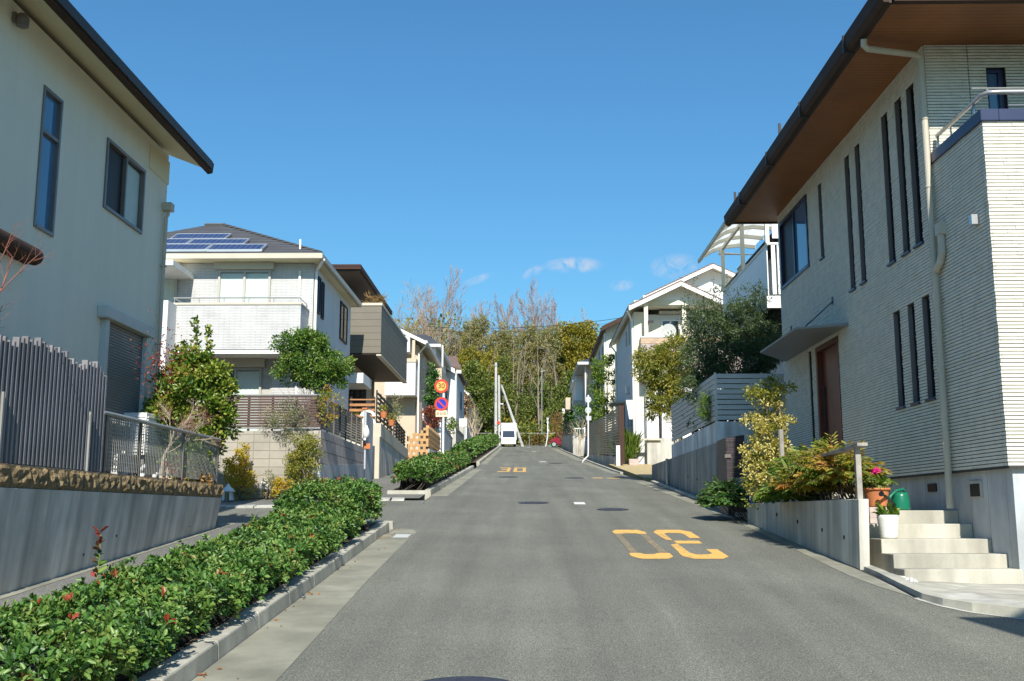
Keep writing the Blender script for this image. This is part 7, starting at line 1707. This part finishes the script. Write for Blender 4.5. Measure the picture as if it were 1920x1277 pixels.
MB().tube([(X4 - .08, Y4 + .05, PZ(625, Y4, 1140)), (X4 - .08, Y4 + .05, 5.2)], .06, 6).build('downpipe', 'white_trim', H)
Y5 = 80.0; H = thing('blue_roof_house', 'grey-eaved house with a slate blue hip roof near the top of the street', 'house', (8, 86, zg(80)))
X5 = PXY(1100, Y5); ez5 = PZ(681, Y5 - .8, 1100)
MB().box(X5, 13, Y5, 93, 6, ez5).build('wall', 'tan_wall', H)
m = MB(); slab_hip(m, PXY(1083, Y5 - .8), 14, Y5 - .8, 94, ez5 + .12, 1.9, 84, 90, axis='Y'); rf = m.build('roof', 'roof_blue', H)
fascia(PXY(1083, Y5 - .8), 14, Y5 - .8, 94, ez5 - .1, ez5 + .115, .14).build('gutter', 'slat_alu', rf); MB().box(PXY(1083, Y5 - .8) + .15, 13.8, Y5 - .65, 93.8, ez5 - .08, ez5 - .04).build('soffit', 'grey_trim', rf)
xb_ = PXY(1079, Y5 + 4)
MB().box(PXY(1079, 86), X5 - .001, 86, 93, 6.5, ez5 - .09).build('side_wing', 'white_paint', H)
MB().box(PXY(1073, 86.5), X5, 85.9, 94.5, ez5 - .6, ez5 - .45).build('wing_eave', 'white_trim', H)
MB().box(PXY(1075, 84), X5 - .002, 83.5, 85.99, PZ(762, 84, 1085), PZ(752, 84, 1085)).build('canopy', 'grey_trim', H); MB().box(PXY(1060, 88), PXY(1070, 88), 87.8, 90, PZ(768, 88, 1065), PZ(746, 88, 1065)).build('balcony', 'tan_wall', H)
MB().tube([(X5 - .1, Y5 - .1, ez5), (X5 - .1, Y5 - .1, 6.4)], .06, 6).build('downpipe', 'white_trim', H)
MB().box(PXY(1054, 97), PXY(1058, 97), 97, 97.3, 7.4, PZ(766, 97, 1056)).build('gate_post', 'white_paint', H)
# plants on the right
t = thing('bamboo_tree', 'tall bright green bamboo-like tree between the cream house and the brown fence', 'tree', (PXY(1130, 60), 60, zg(60)))
g = np.random.default_rng(151); Ps, Ds, Ts = [], [], []; s_ = 60 / FPX
for px, py, rx, ry, n in ((1128, 690, 18, 24, 1000), (1126, 740, 14, 34, 900), (1116, 770, 12, 24, 500), (1150, 700, 10, 40, 500), (1140, 760, 16, 30, 600), (1118, 720, 8, 20, 200)):
    c = AY(px, py, 60); P, D, T = clumps(n, c, (rx * s_, .5, ry * s_), max(8, n // 40), g, .24); Ps.append(P); Ds.append(D); Ts.append(T)
leaves('crown', np.concatenate(Ps), np.concatenate(Ds) * .6 + np.array([0, 0, -.1]), .19, .05, 'leaf_lime', t, tint=np.concatenate(Ts), seed=152)
m = MB()
for px in (1122, 1128, 1133, 1140, 1150): b_ = AY(px, 800, 60); m.tube([(b_[0], 60, zg(60)), (b_[0] - .05, 60, b_[2] + 1), AY(px - 2 + (px - 1130) * .3, 690, 60)], [.04, .035, .01], 6)
m.build('culms', 'stem_green', t)
t = thing('bare_tree', 'small bare white-limbed tree by the kerb, left of the bent sign pole', 'tree', (PXY(1084, 72), 72, zg(72)))
L = grow((PXY(1085, 72), 72, zg(72)), (-.05, 0, 1), 2.0, .09, (6, 5, 4), .65, .7, .2, .12, 161, .3, .6); branches('trunk', L[:1], 'bark_pale', t, 6); branches('limbs', L[1:], 'bark_pale', t, 4)
shrub('brown_shrub', 'rusty brown rounded bush at the top of the right kerb', 'shrub', (PXY(1049, 96), 96, zg(96)), (PXY(1050, 96), 96, PZ(797, 96)), (.75, .7, 1.3), 'leaf_brown', 1600, 50, .4, .16, .05, 162)
shrub('dark_shrub', 'dark green bush behind the far right sloping wall', 'shrub', (PXY(1062, 90) + .6, 90, zg(90)), (PXY(1063, 90) + .3, 90, PZ(790, 90)), (.6, .8, 1.2), 'leaf_deep', 900, 40, .35, .18, .09, 163)
shrub('red_berry_shrub', 'low reddish plant on the brown slat fence', 'shrub', (PXY(1123, 58), 58, zg(58)), (PXY(1122, 58), 58, PZ(806, 58)), (.25, .4, .3), 'leaf_orange', 300, 14, .16, .1, .05, 164)
shrub('garden_bush', 'dark bush between the pale wall and the blue-roofed house', 'shrub', (PXY(1093, 79), 79, zg(79)), (PXY(1092, 79), 79.5, PZ(790, 79)), (.9, .8, 1.3), 'leaf_deep', 1100, 40, .4, .17, .09, 165)
q = RD(1039, 837)
t = thing('litter_net', 'green waste-net box at the kerb near the top of the street', 'waste box', q); MB().hexa([(q[0] - .5, q[1], q[2]), (q[0] + .35, q[1], q[2]), (q[0] + .35, q[1] + .6, q[2]), (q[0] - .5, q[1] + .6, q[2])], [(q[0] - .4, q[1] + .05, q[2] + .32), (q[0] + .3, q[1] + .05, q[2] + .36), (q[0] + .3, q[1] + .55, q[2] + .36), (q[0] - .4, q[1] + .55, q[2] + .32)]).build('net', 'net_green', t)
# red car in the drive at the top
cxx, cyy = PXY(1043, 101), 101.5; cz = zg(101.5)
t = thing('parked_car', 'red car parked in the drive at the top right of the street', 'car', (cxx, cyy, cz))
pr = [(-1.0, .3), (-1.05, .75), (-.2, .92), (.5, 1.42), (1.9, 1.45), (2.6, .95), (2.75, .7), (2.7, .3)]
MB().prism([(cxx + x * .55, cz + z) for x, z in pr], 1, cyy, cyy + 1.65).build('body', 'red_paint', t, bevel=.08)
MB().prism([(cxx + x * .55, cz + z) for x, z in ((-.05, .95), (.55, 1.36), (1.85, 1.39), (2.4, .97))], 1, cyy - .012, cyy - .001).build('side_window', 'glass_dark', t)
for x in (-.45, 1.95): w_ = MB().disc((cxx + x * .55, cyy + .05, cz + .3), .3, (0, 1, 0), .2, 18).build('wheel', 'rubber', t); MB().disc((cxx + x * .55, cyy - .055, cz + .3), .18, (0, 1, 0), .02, 14).build('rim', 'alu', w_)
MB().box(cxx - .6, cxx - .5, cyy + .1, cyy + .4, cz + .6, cz + .72).build('headlight', 'glass_clear', t)

# ------------------------------------------------------------------ neighbour behind the viewer on the right: its eave shades the road corner
H = thing('corner_house', 'plain pale house beside the viewer, its roof shadow at the road corner', 'house', (9, -4, 0))
q = RD(1792, 1157); Ls = 7.2; ap = (q[0] + math.sin(SUN_AZ) * Ls, q[1] - math.cos(SUN_AZ) * Ls, q[2] + Ls * math.tan(SUN_EL))
MB().hexa([(ap[0] + .6, -9, -.6), (14, -9, -.6), (14, ap[1] - .5, -.6), (ap[0] + 1.2, ap[1] - .5, -.6)], [(ap[0] + .6, -9, ap[2] - .1), (14, -9, ap[2] - .1), (14, ap[1] - .5, ap[2] - .1), (ap[0] + 1.2, ap[1] - .5, ap[2] - .1)]).build('wall', 'white_wall', H)
m = MB().hexa([(ap[0] + 2.2, -9, ap[2] - .05), (15, -9, ap[2] - .05), (15, ap[1] + .25, ap[2] - .05), (ap[0], ap[1], ap[2] - .05)], [(ap[0] + 2.2, -9, ap[2]), (15, -9, ap[2]), (15, ap[1] + .25, ap[2]), (ap[0], ap[1], ap[2])]); m.build('roof', 'roof_grey', H)
window(H, 'Y', ap[1] - .5, 1, 7.5, 9, 1.2, 2.6)

# ------------------------------------------------------------------ the wooded hill
def bare(label, px, ptop, Y, h=None, seed=0, mat='twig_grey', nch=(9, 6, 5), ang=.5, ratio=.48, up=.35, r0=None, spread=1):
    x = PXY(px, Y); zb_ = hill_z(x, Y); zt = PZ(ptop, Y, px); h = zt - zb_
    t = thing('bare_tree', label, 'tree', (x, Y, zb_), 'leafless trees on the wooded hill')
    L = grow((x, Y, zb_ - .2), (rnd.uniform(-.06, .06), 0, 1), h * .86, h * .012 + .03, nch, ang, ratio * spread, up, .07, seed, .32, .5, .12)
    branches('trunk', L[:1], 'bark_forest' if True else mat, t, 7)
    for P, R in L[1:]: np.maximum(R, .013, out=R)
    branches('branches', L[1:], mat, t, 3)
N_ = ['leftmost', 'second', 'third', 'fourth', 'fifth', 'sixth', 'seventh', 'eighth', 'ninth', 'tenth', 'eleventh', 'twelfth', 'thirteenth']
bt2 = [(872, 625, 118), (925, 655, 116), (968, 640, 117), (1008, 650, 116), (1047, 640, 118)]
bt = [(770, 568, 116, 'twig_tan', 1), (785, 545, 127, 'twig_grey', .8), (818, 532, 122, 'twig_grey', 1), (858, 578, 130, 'twig_grey', .9), (878, 578, 126, 'twig_grey', .9), (905, 574, 128, 'twig_grey', .9), (940, 564, 126, 'twig_grey', .85), (962, 575, 132, 'twig_grey', .9), (1003, 570, 128, 'twig_grey', 1), (1018, 562, 126, 'twig_grey', 1), (1032, 572, 130, 'twig_grey', .9), (1062, 573, 130, 'twig_grey', .95), (1092, 590, 130, 'twig_grey', .8)]
for i, (px, pt, Y, mt, sp_) in enumerate(bt):
    lab = {0: 'leftmost bare tree on the hill, round tan crown above the dark boxed house', 2: 'tallest bare tree on the hill, above the tan house roof'}.get(i, N_[i] + ' leafless grey tree from the left on the wooded hill')
    bare(lab, px, pt, Y, None, 200 + i, mt, (12, 8, 7) if i not in (0,) else (10, 8, 8), .5 if i else .8, .46 if i else .58, .4 if i else .15, spread=sp_)
for i, (px, pt, Y) in enumerate(bt2): bare(('leftmost', 'second', 'middle', 'fourth', 'rightmost')[i] + ' of the shorter pale bare trees in front of the leafy hill trees', px, pt, Y, None, 260 + i, 'bark_forest', (6, 5, 3), .42, .4, .4)
def leafy(name, label, px, Y, blobs, mat, seed, L=.26, Wd=.15, cr=.9, group=None, dens=1.0, trunk='bark_forest', tr=.16):
    x = PXY(px, Y); zb_ = hill_z(x, Y); g = np.random.default_rng(seed); s_ = Y / FPX
    t = thing(name, label, 'tree', (x, Y, zb_), group); Ps, Ds, Ts = [], [], []; m = MB()
    for bx_, by_, rx, ry in blobs:
        c = AY(bx_, by_, Y); n = int(rx * ry * 2.3 * dens); P, D, T = clumps(n, c, (rx * s_, rx * s_ * .8, ry * s_), max(8, n // 40), g, cr * .62); Ps.append(P); Ds.append(D); Ts.append(T)
        m.tube([(x + g.normal(0, .1), Y, zb_ - .2), ((x + c[0]) / 2 + g.normal(0, .2), Y, (zb_ + c[2]) / 2), c], [tr, tr * .7, tr * .25], 6)
    m.build('trunk', trunk, t, smooth=True)
    leaves('crown', np.concatenate(Ps), np.concatenate(Ds), L, Wd, mat, t, tint=np.concatenate(Ts), seed=seed, six=False, spread=.8)
G1 = 'evergreen trees on the wooded hill'; G2 = 'tall thin leafy trees on the wooded hill'
leafy('evergreen_tree', 'large golden-green evergreen at the right end of the wooded hill', 1080, 121, [(1080, 640, 34, 30), (1098, 620, 24, 16), (1060, 622, 32, 14), (1085, 672, 30, 30), (1105, 650, 18, 30), (1075, 700, 26, 22)], 'leaf_forest_gold', 301, group=G1, dens=1.5)
leafy('evergreen_tree', 'round dark evergreen left of the utility poles, above the pink house', 888, 114, [(890, 700, 24, 22), (905, 735, 28, 28), (880, 740, 22, 26), (915, 765, 22, 22), (890, 775, 24, 22)], 'leaf_forest', 302, group=G1, dens=1.6)
leafy('evergreen_tree', 'yellow-green round evergreen behind the brown-roofed house', 880, 117, [(882, 668, 22, 16), (870, 690, 20, 22), (905, 690, 20, 16)], 'leaf_forest_gold', 303, group=G1, dens=1.4)
leafy('evergreen_tree', 'dark evergreen just left of the right-hand blue-roofed house', 1070, 117, [(1062, 740, 24, 30), (1045, 775, 24, 22), (1075, 720, 20, 30)], 'leaf_forest', 304, group=G1, dens=1.4)
bl = [('leaf_bamboo', 905, 124, [(900, 610, 18, 24), (906, 650, 20, 30), (896, 690, 16, 30)]), ('leaf_forest_gold', 895, 126, [(890, 640, 16, 34), (885, 680, 18, 26)]), ('leaf_bamboo', 950, 124, [(950, 625, 16, 22), (946, 665, 18, 34), (955, 700, 16, 26)]), ('leaf_forest', 948, 122, [(940, 690, 18, 30), (950, 720, 22, 26)]),
      ('leaf_bamboo', 1000, 122, [(990, 620, 14, 18), (1000, 655, 20, 30), (992, 700, 20, 30)]), ('leaf_forest_gold', 925, 120, [(920, 685, 18, 28), (925, 720, 20, 22)]), ('leaf_bamboo', 1030, 120, [(1030, 630, 16, 22), (1038, 665, 18, 34), (1025, 705, 22, 30)]), ('leaf_forest', 1012, 118, [(1010, 735, 24, 28), (990, 760, 22, 22)]),
      ('leaf_forest', 965, 117, [(965, 740, 18, 26), (975, 775, 22, 20)]), ('leaf_bamboo', 975, 126, [(972, 660, 14, 30), (978, 700, 14, 30)]), ('leaf_bamboo', 860, 128, [(858, 640, 14, 24), (866, 665, 12, 22)]), ('leaf_forest', 1040, 123, [(1046, 690, 16, 34)]), ('leaf_bamboo', 1050, 126, [(1050, 650, 16, 30)])]
bl.sort(key=lambda q: q[1])
bl += [('leaf_bamboo', 935, 125, [(935, 640, 14, 26), (930, 665, 16, 30)]), ('leaf_bamboo', 1015, 124, [(1015, 645, 16, 30), (1012, 690, 18, 30)]), ('leaf_bamboo', 985, 123, [(985, 650, 14, 30), (980, 690, 16, 30), (990, 730, 18, 26)]), ('leaf_forest', 1060, 124, [(1055, 690, 20, 36)]), ('leaf_bamboo', 880, 123, [(880, 640, 16, 26), (885, 615, 10, 14)])]
bl.sort(key=lambda q: q[1])
NW = ['leftmost', 'second', 'third', 'fourth', 'fifth', 'sixth', 'seventh', 'eighth', 'ninth', 'tenth', 'eleventh', 'twelfth', 'thirteenth', 'fourteenth', 'fifteenth', 'sixteenth', 'seventeenth', 'rightmost']
for i, (mt, px, Y, bb) in enumerate(bl): leafy('slender_tree', NW[i] + ' thin-trunked leafy tree from the left on the wooded hill', px, Y, bb, mt, 320 + i, .28, .11, .8, G2, 1.0 if mt == 'leaf_bamboo' else 1.1, tr=.09)
# far ranks of the wood and the scrub below, one mass each
def mass(name, boxes, mat, seed, L, Wd):
    g = np.random.default_rng(seed); Ps, Ds, Ts = [], [], []
    for x0, x1, y0, y1, h, n, m_ in boxes:
        cx_, cy_ = g.uniform(x0, x1, m_), g.uniform(y0, y1, m_); i = g.integers(0, m_, n); hh = h * g.uniform(.5, 1.1, m_)
        q = g.normal(0, 1, (n, 3)); q /= np.linalg.norm(q, axis=1)[:, None]; P = np.stack([cx_[i] + q[:, 0] * hh[i] * .7, cy_[i] + q[:, 1] * hh[i] * .6, np.zeros(n)], 1)
        P[:, 2] = np.array([hill_z(a, b) for a, b in P[:, :2]]) + hh[i] * (.45 + q[:, 2] * .55)
        Ps.append(P); Ds.append(q + np.array([0, 0, .3])); Ts.append(np.clip(g.uniform(0, .7, m_)[i] + g.uniform(0, .3, n), 0, 1))
    P = np.concatenate(Ps); o = leaves(name, P, np.concatenate(Ds), L, Wd, mat, None, (0, 118, 9), np.concatenate(Ts), seed=seed, six=False, spread=.8); props(o, kind='stuff')
mass('hill_undergrowth', [(-13, 9, 113.8, 118, 2.0, 6500, 60), (-14, 9, 118, 128, 3.4, 9000, 50)], 'leaf_forest', 401, .34, .2)
mass('hill_undergrowth', [(-12, 9, 113.6, 117, 1.6, 3400, 34), (-13, 9, 117, 126, 2.6, 3200, 30)], 'leaf_forest_gold', 402, .34, .2)
mass('hill_undergrowth', [(-10, 6, 113.8, 119, 1.9, 1600, 16), (-1, 4, 113.4, 115, .8, 900, 12)], 'leaf_brown', 403, .32, .18)
mass('far_wood', [(-40, 40, 128, 160, 6.5, 15000, 150)], 'leaf_forest', 404, .7, .4)
mass('far_wood', [(-30, 25, 126, 150, 7.5, 11000, 60)], 'leaf_bamboo', 405, .7, .4)
g = np.random.default_rng(406); n = 70; Ps, Rs = [], []
for i in range(n):
    x, y = g.uniform(-20, 14), g.uniform(118, 140); z = hill_z(x, y); h = g.uniform(6, 11); a = g.normal(0, .5)
    Ps.append([(x, y, z - .2), (x + a * .3, y, z + h * .4), (x + a, y, z + h)]); Rs.append([.09, .065, .025])
V, F = tubes(np.array(Ps), np.array(Rs), 5); props(npmesh('far_wood_trunks', V, F, 4, 'bark_forest', None, (0, 125, 10)), kind='stuff')
FE = thing('chain_fence', 'thin pale fence of posts and one wire along the foot of the wooded hill', 'fence', (0, 113.2, zg(113)))
m = MB().tube([(-9, 113.2, zg(113) + 1.35), (8, 113.2, zg(113) + 1.35)], .016, 5); m.build('top_wire', 'galv', FE)
for i in range(10): MB().box(-9 + i * 1.85, -8.965 + i * 1.85, 113.17, 113.22, zg(113) - .1, zg(113) + 1.35).build('post', 'galv', FE)
